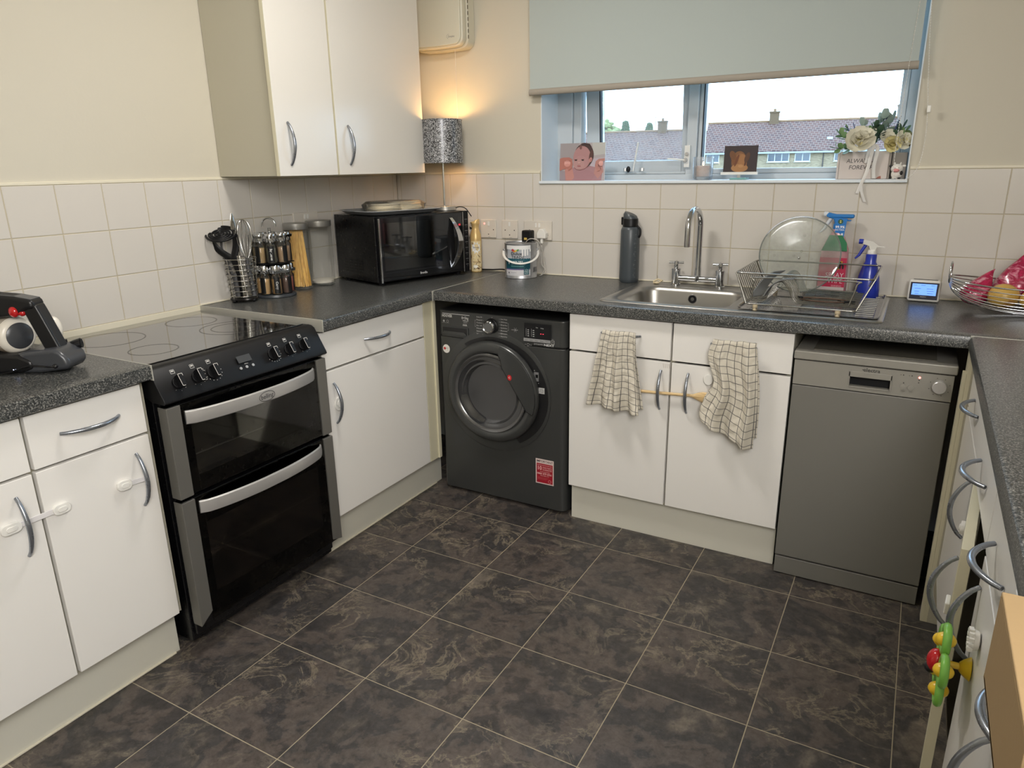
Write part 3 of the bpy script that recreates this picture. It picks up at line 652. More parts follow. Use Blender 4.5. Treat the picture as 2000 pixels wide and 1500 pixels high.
for u in (-0.034, -0.012, 0.012):
    MB((Matrix.Identity(4))).prism([(0.0045*math.cos(2*PI*k/12), 0.0045*math.sin(2*PI*k/12)) for k in range(12)], (Vector(pp(u, -0.017)), pU, pV, pN), 0.003, M_alu, 0.0004).build('button', CK)
def oven_door(z0, z1, glass, wz0, wz1, hz, rack, bottom_cut):
    t = MB(); X0, X1 = 0.606, 0.640; ya, yb = cy0+0.046, cy1-0.046; wy0, wy1 = ya+0.030, yb-0.035
    t.box(X0, X0+0.004, cy0+0.004, cy1-0.004, z0, z1, M_black)
    t.box(X0+0.004, X1, cy0+0.004, wy0, z0, z1, M_black); t.box(X0+0.004, X1, wy1, cy1-0.004, z0, z1, M_black)
    t.box(X0+0.004, X1, wy0, wy1, z0, wz0, M_black); t.box(X0+0.004, X1, wy0, wy1, wz1, z1, M_black)
    d = t.build('oven_door', CK, bevel=0.001)
    MB().box(X0+0.0045, X0+0.0055, wy0, wy1, wz0, wz1, mat('oven_lining', rgb(66, 65, 62), 0.5)).build('oven_lining', d)
    g_ = MB(); g_.box(X1, X1+0.004, ya, yb, z0+0.002, z1-0.002, glass); g_.build('door_glass', d, bevel=0.001)
    MB().box(X1-0.0006, X1-0.0002, ya+0.001, wy0, z0+0.003, z1-0.003, M_blackgloss)
    for s_, (p, q) in enumerate(((cy0+0.002, ya-0.001), (yb+0.001, cy1-0.002))):
        m_ = MB(); xa, xb = X1-0.03, X1+0.008
        if bottom_cut: poly = [(p, z0), (p, z1), (q, z1), (q, z0+0.032)] if s_ == 0 else [(p, z0+0.012), (p, z1), (q, z1), (q, z0+0.0)]
        else: poly = [(p, z0), (p, z1), (q, z1), (q, z0)]
        m_.prism([(a, b_) for a, b_ in poly], (Vector((0, 0, 0)), Vector((0, 1, 0)), Vector((0, 0, 1)), Vector((1, 0, 0))), xb, M_trimalu, xa); m_.build('side_trim', d, bevel=0.0015)
    # broad bow handle
    h_ = MB(); K = 24; secs = []
    for k in range(K+1):
        t_ = k/K; y = ya+0.012+(yb-ya-0.024)*t_; off = 0.046*min(1, math.sin(PI*t_)**0.55*1.02); hw = 0.021; th = 0.006
        x = X1+0.006+off
        secs.append([(x-th, y, hz-hw), (x, y, hz-hw+0.003), (x+0.002, y, hz), (x, y, hz+hw-0.003), (x-th, y, hz+hw)])
    h_.loops(secs, M_alu); hd = h_.build('handle', d, smooth=50, bevel=0.001)
    if rack:
        r_ = MB(); r_.cyl((0.632, wy0+0.004, rack), (0.632, wy1-0.02, rack+0.0), 0.0024, seg=6, m=M_lids)
        for k in range(8): y = wy0+0.03+(wy1-wy0-0.07)*k/7; r_.cyl((0.622, y, rack+0.003), (0.627, y, rack+0.004), 0.0030, seg=6, m=M_wire)
        r_.build('oven_rack', d)
    return d, hd
d1, h1 = oven_door(0.604, 0.876, G_oven, 0.655, 0.812, 0.834, 0.715, False)
d2, h2 = oven_door(0.188, 0.592, G_oven2, 0.270, 0.50, 0.558, 0.40, True)
pr = Print(frame((0.6401+0.0545, -1.578, 0.8335), (0, 1, 0), (0, 0, 1))); pr.ring((40, 40, 42), 0, 0, 0.031, 0.0155, 0.0016); pr.text((40, 40, 42), 'belling', 0, 0.0, 0.021, width=0.047); pr.build('logo', h1)
b = MB()
for y in (cy0+0.06, cy1-0.06):
    for x in (0.50, 0.10): b = MB(); b.lathe((x, y, ZF), [(0.02, 0), (0.02, 0.012), (0.010, 0.015), (0.010, 0.034)], 14, M_blackplastic); b.build('foot', CK)

# ------------------------------------------------------------------ washing machine
WMc = thing('washing_machine', 'graphite washing machine with round door in the corner left of the sink cabinet', 'washing machine', (0.925, -0.32, ZF))
wx0, wx1, wy = 0.616, 1.222, -0.560
b = MB(); r = 0.030; fr = (Vector((0, 0, 0)), Vector((1, 0, 0)), Vector((0, 1, 0)), Vector((0, 0, 1)))
poly = [(wx0, -0.03), (wx0, wy+0.012), (wx0+0.010, wy+0.002)]+[(wx1-r+r*math.sin(a), wy+r-r*math.cos(a)) for a in [PI/2*k/6 for k in range(7)]]+[(wx1, -0.03)]
b.prism(poly, fr, 0.800, M_wm, 0.098); b.build('body', WMc, smooth=40, bevel=0.003)
b = MB(); poly2 = [(x, y) for x, y in poly]; b.prism(poly2, fr, 0.914, M_wm, 0.803)
cpz = b.build('control_panel', WMc, smooth=40, bevel=0.008, seg=3)
MB().prism([(wx0+0.004, -0.03), (wx0+0.004, wy+0.01), (wx1-0.006, wy+0.01), (wx1-0.004, -0.03)], fr, 0.804, M_wmdark, 0.797).build('seam', WMc)
for x in (wx0+0.05, wx1-0.05):
    for y in (-0.50, -0.08): MB().lathe((x, y, ZF), [(0.018, 0), (0.018, 0.008), (0.009, 0.010), (0.009, 0.018)], 12, M_blackplastic).build('foot', WMc)
# detergent drawer recess
b = MB(); b.box(0.636, 0.770, wy-0.0035, wy+0.004, 0.802, 0.846, M_wm); b.build('detergent_drawer', WMc, bevel=0.002)
b = MB(); b.box(0.642, 0.764, wy-0.0045, wy-0.0030, 0.812, 0.843, M_wmdark); b.prism([(0.642, 0.813), (0.764, 0.813), (0.752, 0.826), (0.650, 0.826)], (Vector((0, 0, 0)), Vector((1, 0, 0)), Vector((0, 0, 1)), Vector((0, -1, 0))), -wy+0.008, M_wm, -wy+0.004); b.build('grip', WMc, bevel=0.001)
# dial
dx, dz = 0.884, 0.866
b = MB(); b.lathe((dx, wy-0.001, dz), [(0.032, 0), (0.030, 0.004), (0.0275, 0.006), (0.0255, 0.026), (0.021, 0.030)], 32, M_wmdark, axis='y', cap0=True)
kn = b.build('knob', WMc, smooth=40); b = MB(); b.lathe((dx, wy-0.001, dz), [(0.0262, 0.022), (0.0262, 0.029), (0.0225, 0.0325), (0.019, 0.030)], 32, M_chrome, axis='y', cap0=False, cap1=False); b.build('knob_ring', kn)
b = MB(); b.lathe((dx, wy-0.001, dz), [(0.0195, 0.029), (0.0195, 0.0305)], 24, M_wmring, axis='y'); b.build('knob_cap', kn)
pr = Print(FB(0, wy-0.0005, 0)); g = (206, 206, 204); gd = (168, 168, 168)
pr.rect(g, 0.641, 0.8995, 0.778, 0.9020); pr.text(g, 'HOOVER', 0.664, 0.8905, 0.0155, width=0.052, bold=0.04, shear=0.15)
pr.text(g, '8+5kg', 0.755, 0.8880, 0.016, width=0.034, bold=0.02); pr.text(g, '1400rpm', 0.757, 0.8765, 0.010, width=0.028); pr.text(gd, 'AAA+', 0.757, 0.8690, 0.008); pr.text(g, 'AAA', 0.754, 0.8580, 0.0125, width=0.022, bold=0.02)
pr.ell(gd, 0.648, 0.868, 0.005, n=8); pr.ring(gd, 0.667, 0.868, 0.0055, 0.0055, 0.0012); pr.line(gd, [(0.638, 0.8605), (0.675, 0.8605)], 0.0008)
L_ = ['Daily 59', 'Rapid', 'Cotton', 'Eco 40', 'Mixed', 'Delicate', 'Wool']; R_ = ['Auto Wash', 'Whites', 'Darks', 'Synthetics', 'Rinse', 'Drain', 'Wash & Dry']
for k in range(7):
    z_ = 0.899-k*0.0118
    pr.text(g, L_[k], 0.826, z_, 0.0072, width=0.026); pr.line(gd, [(0.841, z_), (0.850+0.004*(3-abs(k-3)) - 0.006, z_+(0.0 if k > 0 else 0.001))], 0.0007)
    pr.text(g, R_[k], 0.944, z_, 0.0072, width=0.030); pr.line(gd, [(0.927, z_), (0.920, z_)], 0.0007)
pr.line(gd, [(0.812, 0.886), (0.807, 0.886), (0.807, 0.858), (0.812, 0.858)], 0.0009); pr.line(gd, [(0.961, 0.886), (0.966, 0.886), (0.966, 0.856), (0.961, 0.856)], 0.0009)
pr.text(gd, 'off', 0.889, 0.903, 0.006); pr.text(gd, 'one touch', 0.995, 0.862, 0.007, width=0.030)
for a in range(6): pr.line(gd, [(0.998, 0.862), (0.998+0.010*math.cos(a*PI/3), 0.862+0.010*math.sin(a*PI/3))], 0.0009)
pr.rect((12, 13, 17), 1.040, 0.835, 1.158, 0.896); pr.rect((150, 150, 150), 1.036, 0.822, 1.155, 0.8345)
for u in (1.048, 1.072):
    pr.line(gd, [(u, 0.842), (u, 0.874)], 0.0011)
    for k in range(4): pr.rect(g, u+0.006, 0.843+k*0.008, u+0.013, 0.8455+k*0.008)
pr.text(g, 'Dry', 1.097, 0.881, 0.006); pr.text(g, 'Delay', 1.120, 0.880, 0.006); pr.rect((235, 60, 80), 1.112, 0.856, 1.117, 0.8585, emit=1.5); pr.rect((235, 60, 80), 1.122, 0.856, 1.127, 0.8585, emit=1.5)
for k, t_ in enumerate(('Stain', 'Spin', 'Temp', 'Dry', 'Time')): pr.text((50, 50, 50), t_, 1.048+k*0.0235, 0.828, 0.0055, width=0.013)
pr.line(g, [(1.160, 0.822), (1.174, 0.822), (1.174, 0.835), (1.160, 0.835), (1.160, 0.822)], 0.001); pr.text(g, '>II', 1.167, 0.8285, 0.006); pr.text(gd, 'Start', 1.167, 0.841, 0.005)
pr.text(gd, 'DYNAMIC', 1.106, 0.8145, 0.0095, width=0.043); pr.text(g, 'NEXT', 1.151, 0.8142, 0.0118, width=0.044, bold=0.035)
pr.ring(gd, 1.058, 0.8085, 0.0055, 0.0055, 0.0012); pr.text(gd, 'My', 1.046, 0.8085, 0.005); pr.text(gd, 'App', 1.071, 0.8085, 0.005)
pr.build('panel_print', cpz)
# door: dark hatch recess, thick ring, glass bowl, wide cover on the hinge side
dc = (0.893, wy, 0.585)
b = MB(); b.lathe(dc, [(0.262, -0.002), (0.262, 0.003), (0.254, 0.005), (0.225, 0.0045), (0.16, 0.0045)], 64, M_wm, axis='y'); b.build('hatch_surround', WMc, smooth=40)
b = MB(); K = 40; out = []; inn = []
for k in range(K+1):
    a = math.radians(124-k*(124+62)/K); out.append((0.252*math.cos(a), 0.236*math.sin(a))); inn.append((0.205*math.cos(a), 0.205*math.sin(a)))
for k in range(K): b.prism([out[k], out[k+1], inn[k+1], inn[k]], FB(*dc), 0.0078, M_wmdark, 0.003)
b.build('latch_recess', WMc, smooth=0)
dr = thing
c2 = (0.893, wy, 0.590)
b = MB(); b.lathe(c2, [(0.200, 0.006), (0.216, 0.012), (0.219, 0.024), (0.214, 0.036), (0.204, 0.043), (0.186, 0.044), (0.172, 0.036), (0.166, 0.026)], 72, M_wm, axis='y', cap0=False, cap1=False)
door = b.build('door', WMc, smooth=60)
b = MB(); b.lathe((0.885, wy, 0.585), [(0.173, 0.036), (0.168, 0.040), (0.158, 0.036), (0.150, 0.024), (0.146, 0.008)], 64, M_wmring, axis='y', cap0=False, cap1=False); b.build('glass_rim', door, smooth=60)
b = MB(); b.lathe((0.885, wy, 0.585), [(0.157, 0.034), (0.138, 0.030)]+[(0.128*(1-t_), 0.018-0.013*math.sin(t_*PI/2)) for t_ in [k/10 for k in range(11)]], 56, mat('dark_door_glass', rgb(44, 45, 47), 0.10, coat=0.8, spec=0.8), axis='y', cap0=False, cap1=False); b.build('glass_bowl', door, smooth=60)
b = MB(); b.lathe((0.880, wy, 0.580), [(0.147, 0.027), (0.130, 0.0275), (0.124, 0.016)], 56, mat('bowl_glint_ring', rgb(92, 92, 92), 0.18, 0.6), axis='y', cap0=False, cap1=False); b.build('bowl_ring', door, smooth=60)
# hinge-side cover: inner edge runs down and to the right
cov = [(0.045, 0.172), (0.056, 0.150), (0.062, 0.118), (0.115, 0.035), (0.158, -0.030), (0.172, -0.052), (0.200, -0.066)]
K = 18
for k in range(K+1):
    a = math.radians(-18+k*(94)/K); cov.append((0.2105*math.cos(a), 0.2105*math.sin(a)))
fb = (Vector((c2[0], wy, c2[2])), Vector((1, 0, 0)), Vector((0, 0, 1)), Vector((0, -1, 0)))
b = MB(); b.prism(cov, fb, 0.0475, M_wm, 0.030); b.build('door_cover', door, smooth=40, bevel=0.004)
b = MB(); b.tube([tuple(fb[0]+fb[1]*p[0]+fb[2]*p[1]+fb[3]*0.0465) for p in [(0.043, 0.176)]+cov[:7]], 0.0018, 6, M_blackplastic); b.build('cover_edge', door)
pr = Print(frame((c2[0]+0.098, wy-0.0476, 0.672), (1, 0, 0), (0, 0, 1))); pr.ell((196, 34, 38), 0, 0, 0.010, 0.012, n=24); pr.text((240, 210, 205), 'C', 0, 0, 0.012, bold=0.03); pr.build('badge', door)
# latch with plate and small grey label
pr = Print(FB(1.094, wy-0.0079, 0.682)); pr.rect((120, 120, 120), -0.012, -0.022, 0.010, 0.016); pr.rect((12, 12, 14), -0.004, -0.008, 0.007, 0.006); pr.ell((150, 150, 150), -0.009, 0.022, 0.0022, n=8); pr.ell((150, 150, 150), 0.009, -0.030, 0.0022, n=8); pr.build('latch', WMc)
pr = Print(FB(1.117, wy-0.0079, 0.622)); pr.rect((186, 186, 184), -0.013, -0.012, 0.013, 0.013); pr.line((110, 110, 112), [(-0.006, -0.006), (-0.006, 0.006), (0.006, 0.006), (0.006, -0.006), (-0.006, -0.006)], 0.0015); pr.line((110, 110, 112), [(0, -0.006), (0, 0.006)], 0.0012); pr.build('door_label', WMc)
pr = Print(FB(0.654, wy-0.0002, 0.746)); pr.ell((226, 222, 216), 0, 0, 0.018, 0.019, n=28); pr.ell((186, 50, 48), -0.008, 0.001, 0.006, n=16); pr.text((90, 90, 90), 'smart', 0.005, 0.003, 0.006); pr.text((90, 90, 90), 'fi', 0.007, -0.005, 0.006); pr.build('round_sticker', WMc)
pr = Print(FB(1.126, wy-0.0004, 0.2655))
pr.rect((222, 204, 198), -0.042, -0.056, 0.042, 0.056); pr.rect((160, 24, 42), -0.0375, -0.0515, 0.0375, 0.036)
pr.text((60, 34, 34), 'IMPORTANT', 0, 0.0455, 0.0145, width=0.076, bold=0.01)
w_ = (240, 196, 192); pr.text(w_, 'REGISTER NOW FOR YOUR FREE', 0, 0.0285, 0.006, width=0.066); pr.text(w_, '10', -0.024, 0.014, 0.024, width=0.018, bold=0.02)
pr.text(w_, 'YEAR PARTS', 0.012, 0.0185, 0.010, width=0.043); pr.text(w_, 'GUARANTEE', 0.012, 0.009, 0.010, width=0.043); pr.text(w_, 'TO CALL FREE PHONE', 0.001, -0.001, 0.006, width=0.045)
pr.text(w_, '0800 479 6761', 0, -0.010, 0.011, width=0.068, bold=0.02); pr.text(w_, 'THIS IS FREE NOW', 0.0, -0.019, 0.006, width=0.042)
for k in range(3): pr.line((196, 96, 100), [(-0.032, -0.027-k*0.004), (0.020-k*0.006, -0.027-k*0.004)], 0.0012)
pr.ring((230, 150, 150), 0.024, -0.040, 0.007, 0.007, 0.0016); pr.build('red_sticker', WMc)

# ------------------------------------------------------------------ dishwasher
DW = thing('dishwasher', 'slim silver dishwasher with round dial right of the sink cabinet', 'dishwasher', (2.287, -0.32, ZF))
x0, x1, y0 = 2.0625, 2.511, -0.600
b = MB(); b.box(x0+0.003, x1-0.003, -0.575, -0.03, 0.10, 0.872, mat('dishwasher_side', rgb(70, 68, 64), 0.4, 0.3)); b.build('body', DW, bevel=0.002)
b = MB(); b.box(x0-0.003, x1+0.006, y0-0.004, -0.02, 0.8765, 0.905, M_dw); b.build('worktop_lid', DW, bevel=0.004)
b = MB(); b.box(x0+0.05, x1-0.05, y0+0.035, -0.05, 0.905, 0.907, mat('lid_inset', rgb(98, 94, 84), 0.5)); b.build('lid_inset', DW)
hx0, hx1, hz0, hz1 = 2.231, 2.345, 0.807, 0.838
b = MB(); yb, yf = -0.575, y0
b.box(x0, hx0, yf, yb, 0.792, 0.8735, M_dw); b.box(hx1, x1, yf, yb, 0.792, 0.8735, M_dw); b.box(hx0, hx1, yf, yb, 0.792, hz0, M_dw); b.box(hx0, hx1, yf, yb, hz1, 0.8735, M_dw)
fa = b.build('control_fascia', DW, smooth=0)
b = MB(); b.box(hx0, hx1, yb-0.004, yb, hz0, hz1, M_darkgap); b.build('handle_recess', DW)
b = MB()
for u0, u1, v0, v1 in ((hx0-0.004, hx0, hz0-0.003, hz1+0.016), (hx1, hx1+0.004, hz0-0.003, hz1+0.016), (hx0, hx1, hz0-0.004, hz0), (hx0-0.004, hx1+0.004, hz1, hz1+0.018)): b.box(u0, u1, yf-0.0025, yf, v0, v1, M_dw)
b.build('grip_frame', DW, bevel=0.0008)
b = MB(); b.box(x0, x1, y0, -0.575, 0.158, 0.7885, M_dwdoor); b.build('door', DW, bevel=0.0025)
b = MB(); b.box(x0+0.001, x1-0.001, y0+0.002, -0.56, ZF+0.004, 0.152, M_dwdoor); b.build('kick_panel', DW, bevel=0.002)
b = MB(); kx, kz = 2.476, 0.836; b.lathe((kx, y0, kz), [(0.0205, 0.0), (0.0195, 0.014), (0.0175, 0.016), (0.0, 0.016)], 36, M_alu, axis='y'); b.build('dial', DW, smooth=40)
for q in (2.381, 2.4025): MB().lathe((q, y0, 0.823), [(0.0088, 0), (0.0086, 0.003), (0.0, 0.0035)], 20, M_dw, axis='y').build('button', DW, smooth=40)
pr = Print(FB(0, y0-0.0002, 0)); g = (52, 50, 48)
pr.text(g, 'electra', 2.290, 0.8635, 0.0165, width=0.047, bold=0.012); pr.poly(g, [(2.262, 0.8635), (2.2665, 0.8655), (2.2665, 0.8615)])
for q in (2.374, 2.397): pr.ell(g, q+0.004, 0.861, 0.0018, n=10); pr.ell((90, 86, 80), q-0.003, 0.861, 0.0014, n=6)
pr.ell((255, 120, 110), 2.4215, 0.858, 0.0032, n=14, emit=5); pr.ell(g, 2.4213, 0.850, 0.0017, n=8); pr.ell(g, 2.4208, 0.842, 0.0017, n=8); pr.ell(g, 2.381, 0.8365, 0.0018, n=8)
for a in range(8):
    t_ = a*PI/4+0.3; pr.ell((84, 80, 76), kx+0.0275*math.cos(t_), kz+0.0275*math.sin(t_), 0.0016, n=6)
pr.text((100, 96, 90), 'On/Off', 2.381, 0.8105, 0.004); pr.text((100, 96, 90), 'Start', 2.4025, 0.8105, 0.004)
pr.build('panel_print', fa)

# ------------------------------------------------------------------ sink with drainer
def rrect(x0, x1, y0, y1, r, z, n=6):
    P_ = []
    for cx, cy, a0 in ((x1-r, y1-r, 0), (x0+r, y1-r, PI/2), (x0+r, y0+r, PI), (x1-r, y0+r, 1.5*PI)):
        for k in range(n+1): a = a0+PI/2*k/n; P_.append((cx+r*math.cos(a), cy+r*math.sin(a), z))
    return P_
SK = thing('sink', 'stainless steel sink with drainer set into the worktop under the window', 'sink', (1.82, -0.28, 1.0))
b = MB()
b.loops([rrect(1.336, 2.300, -0.530, -0.030, 0.022, 1.0006), rrect(1.338, 2.298, -0.528, -0.032, 0.022, 1.0036), rrect(1.352, 2.284, -0.514, -0.040, 0.02, 1.0046),
         rrect(1.378, 1.812, -0.500, -0.128, 0.062, 1.0042), rrect(1.386, 1.804, -0.492, -0.136, 0.060, 1.0000), rrect(1.392, 1.798, -0.486, -0.142, 0.060, 0.985), rrect(1.402, 1.788, -0.476, -0.150, 0.060, 0.86), rrect(1.43, 1.76, -0.45, -0.18, 0.05, 0.845)], M_steel, cap0=False)
b.build('basin', SK, smooth=50)
b = MB(); b.loops([rrect(1.352, 2.284, -0.514, -0.518, -0.001, 1.0036)], M_steel, False, False)
for k in range(10):
    y = -0.440+k*0.034; b.tube([(1.86, y*0.85-0.04, 1.0038), (2.255, y, 1.0050)], 0.0026, 6, M_steel, flat=0.6)
b.build('drainer_ribs', SK, smooth=60)
b = MB(); b.lathe((1.592, -0.1445, 0.962), [(0.017, -0.001), (0.0155, 0.004), (0.010, 0.004), (0.006, 0.001)], 24, M_blackplastic, axis='y', cap1=True); b.lathe((1.592, -0.1445, 0.962), [(0.0185, -0.001), (0.018, 0.002)], 24, M_chrome, axis='y'); b.build('overflow', SK)
b = MB(); b.lathe((1.593, -0.30, 0.845), [(0.04, 0.0), (0.036, 0.003), (0.02, 0.0)], 24, M_chrome); b.build('drain', SK)
# mixer tap
TP = thing('tap', 'chrome bridge mixer tap with swan neck spout behind the sink bowl', 'tap', (1.588, -0.072, 1.004))
ty = -0.072
for x in (1.497, 1.679):
    b = MB(); b.lathe((x, ty, 1.0046), [(0.0205, 0), (0.0205, 0.004), (0.0178, 0.007), (0.0178, 0.060), (0.0188, 0.061), (0.0188, 0.068), (0.009, 0.071), (0.008, 0.085), (0.0095, 0.088), (0.0095, 0.098), (0.0, 0.100)], 24, M_chrome); p = b.build('pillar', TP, smooth=40)
    h_ = MB(); zc = 1.0046+0.093
    for a in (0.25, 0.25+PI/2):
        c_, s_ = math.cos(a)*0.030, math.sin(a)*0.030; h_.tube([(x-c_, ty-s_, zc), (x-c_*0.5, ty-s_*0.5, zc), (x+c_*0.5, ty+s_*0.5, zc), (x+c_, ty+s_, zc)], [0.0055, 0.005, 0.005, 0.0055], 10, M_chrome)
    h_.build('cross_handle', TP, smooth=40)
b = MB(); b.tube([(1.503, ty, 1.034), (1.673, ty, 1.034)], 0.0122, 16, M_chrome); b.lathe((1.588, ty, 1.024), [(0.0125, 0), (0.014, 0.006), (0.0135, 0.025), (0.0125, 0.055)], 20, M_chrome); b.build('bridge', TP, smooth=40)
R = 0.072; zt = 1.247; sd = Vector((-0.075, -0.997, 0)).normalized()
pts = [(1.588, ty, 1.06), (1.588, ty, 1.15), (1.588, ty, zt)]
cc = Vector((1.588, ty, zt))+sd*R
for k in range(1, 15):
    a = PI-k*(PI+0.10)/14; pts.append(tuple(cc+sd*R*math.cos(a)+Vector((0, 0, R*math.sin(a)))))
e_ = Vector(pts[-1]); d_ = (e_-Vector(pts[-2])).normalized(); pts += [tuple(e_+d_*0.03), tuple(e_+d_*0.062)]
b = MB(); b.tube(pts, 0.0115, 18, M_chrome); b.build('spout', TP, smooth=60)
t = tag(MB().tube([(1.40, -0.065, 1.012), (1.415, -0.055, 1.020), (1.435, -0.060, 1.016), (1.425, -0.085, 1.008), (1.405, -0.080, 1.006)], 0.0035, 8, mat('cream_rubber', rgb(222, 206, 170), 0.5), closed=True).sphere((1.420, -0.088, 1.010), (0.012, 0.008, 0.005), 10, MATS['cream_rubber'], 6).tube([(1.413, -0.055, 1.018), (1.410, -0.050, 1.035)], 0.0012, 6, M_wire).build('sink_plug', smooth=60), 'small cream rubber plug lying behind the left corner of the sink', 'plug')

# drying rack
DR = thing('dish_rack', 'steel wire dish rack standing on the drainer', 'dish rack', (2.045, -0.30, 1.006))
w_ = 0.0030
b = MB(); TZ_ = 1.128
top = rrect(1.828, 2.262, -0.482, -0.118, 0.022, TZ_, 5); b.tube(top, w_, 8, M_wire, closed=True)
bot = rrect(1.872, 2.218, -0.500, -0.112, 0.015, 1.0265, 5); b.tube(bot, w_, 8, M_wire, closed=True)
for x0_, x1_ in ((1.828, 1.872), (2.262, 2.218)):
    for y0_, y1_ in ((-0.470, -0.495), (-0.130, -0.118)): b.tube([(x0_, y0_, TZ_), (x1_, y1_, 1.0265)], w_, 8, M_wire)
inner = [(1.878, -0.425, 1.03), (1.880, -0.425, 1.095), (1.892, -0.425, 1.106), (2.195, -0.425, 1.110), (2.208, -0.425, 1.100), (2.190, -0.425, 1.03)]; b.tube(smooth_path(inner, 4), 0.0026, 8, M_wire)
b.build('frame', DR, smooth=60)
for k in range(13):
    y = -0.465+k*0.027; b = MB(); b.tube([(1.830, y, TZ_-0.003), (1.872, y, 1.028)], 0.0016, 5, M_wire); b.build('end_wire', DR)
for k in range(15):
    y = -0.440+k*0.0215; b = MB(); b.tube(smooth_path([(1.874, y, 1.0275), (1.925, y, 1.030), (1.948, y, 1.085), (1.975, y, 1.098), (2.000, y, 1.072), (2.022, y, 1.031), (2.06, y, 1.0285), (2.217, y, 1.0275)], 4), 0.0017, 5, M_wire); b.build('plate_wire', DR, smooth=60)
for x, y in ((1.905, -0.500), (2.165, -0.500), (1.905, -0.112), (2.165, -0.112)):
    MB().lathe((x, y, 1.0055), [(0.0085, 0), (0.0085, 0.017), (0.006, 0.019)], 12, mat('beige_rubber_foot', rgb(196, 180, 148), 0.6)).build('foot', DR, bevel=0.001)
b = MB(); G_tray = glassy('clear_tray_plastic', (0.90, 0.90, 0.90, 1), 1.6, 0.06, haze=rgb(210, 206, 204), hz=0.10)
t_ = MB(); t_.loops([rrect(1.846, 2.285, -0.506, -0.060, 0.02, 1.0085), rrect(1.850, 2.281, -0.502, -0.064, 0.02, 1.0072), ], G_tray); t_.loops([rrect(1.846, 2.285, -0.506, -0.060, 0.02, 1.0085), rrect(1.843, 2.288, -0.509, -0.057, 0.02, 1.016), rrect(1.847, 2.284, -0.505, -0.061, 0.02, 1.016)], G_tray, False, False)
for k in range(12): y = -0.48+k*0.034; t_.tube([(2.215, y, 1.0105), (2.268, y, 1.0105)], 0.0018, 6, mat('milky_rib', rgb(176, 174, 170), 0.3))
tag(t_.build('drip_tray', smooth=40), 'clear plastic drip tray with ribs under the dish rack', 'tray')
# things in the rack
cN = Vector((0.14, -0.93, 0.34)).normalized(); cU = Vector((0.989, 0.149, 0)).normalized(); cV = cN.cross(cU)
gp = MB(); ctr = Vector((1.995, -0.235, 1.168)); Rr = 0.137
prof = [(0.0, 0.0), (0.055, 0.0), (0.06, 0.0012), (0.120, 0.0012), (0.128, 0.003), (0.137, 0.0075), (0.137, 0.0115), (0.128, 0.0075), (0.12, 0.0055), (0.06, 0.0055), (0.055, 0.0045), (0.0, 0.0045)]
gp.loops([[tuple(ctr+(cU*math.cos(2*PI*k/56)+cV*math.sin(2*PI*k/56))*max(r_, 1e-4)+cN*h_) for k in range(56)] for r_, h_ in prof], G_plate)
GP = thing('glass_turntable', 'round misted glass microwave plate leaning in the dish rack', 'glass plate', (1.995, -0.26, 1.032)); gp.build('disc', GP, smooth=40)
b = MB(); K = [tuple(ctr+(cU*math.cos(2*PI*k/56)+cV*math.sin(2*PI*k/56))*0.1365+cN*0.0095) for k in range(56)]; b.tube(K, 0.0022, 6, mat('glass_edge_grey', rgb(150, 156, 152), 0.1, trans=0.5), closed=True); b.build('rim', GP)
for u_, v_ in ((0.012, 0.070), (-0.085, -0.005), (0.080, -0.075), (-0.018, -0.004), (0.0, -0.012), (0.006, 0.012)):
    b = MB(); c_ = ctr+cU*u_+cV*v_+cN*0.006; b.sphere(c_, 0.0045, 10, M_chrome if u_ in (0.0,) else G_clear, 6); b.build('glass_knob', GP)
M_greyp = mat('grey_silicone', rgb(112, 114, 114), 0.5)
def slab(name, label, cat, pts, w, th, m, wdir):
    W_ = Vector(wdir).normalized()*w/2; b = MB(); secs = []
    for i, p in enumerate(pts):
        p = Vector(p); t = (Vector(pts[min(i+1, len(pts)-1)])-Vector(pts[max(i-1, 0)])).normalized(); n_ = t.cross(W_).normalized()*th/2
        secs.append([tuple(p-W_-n_), tuple(p+W_-n_), tuple(p+W_+n_), tuple(p-W_+n_)])
    b.loops(secs, m); return tag(b.build(name, smooth=40, bevel=0.002), label, cat)
slab('grey_beaker', 'grey plastic bowl edge standing at the left of the dish rack', 'bowl', smooth_path([(1.886, -0.40, 1.036), (1.895, -0.37, 1.06), (1.915, -0.34, 1.095), (1.945, -0.31, 1.118)], 3), 0.055, 0.006, M_greyp, (0.55, 0.8, 0))
slab('grey_spatula', 'grey plastic spatula lying over the wires of the dish rack', 'spatula', smooth_path([(1.925, -0.455, 1.050), (1.945, -0.45, 1.085), (1.975, -0.44, 1.106), (2.015, -0.43, 1.1105)], 3), 0.034, 0.004, M_greyp, (0.1, 1, 0))
b = MB(); lp = [(2.045+0.075*math.cos(a)+0.06, -0.36+0.035*math.sin(a), 1.0325) for a in [2*PI*k/40 for k in range(40)]]
b.tube(lp, 0.0022, 6, mat('brown_wire', rgb(96, 74, 62), 0.4, 0.5), closed=True); b.tube([(2.172, -0.382, 1.034), (2.205, -0.375, 1.036)], [0.004, 0.003], 8, M_blackplastic); b.tube([(2.035, -0.352, 1.034), (2.018, -0.345, 1.036)], [0.005, 0.003], 8, M_blackplastic)
tag(b.build('wire_loop', smooth=60), 'thin brown oval wire loop lying flat on the dish rack', 'wire loop')
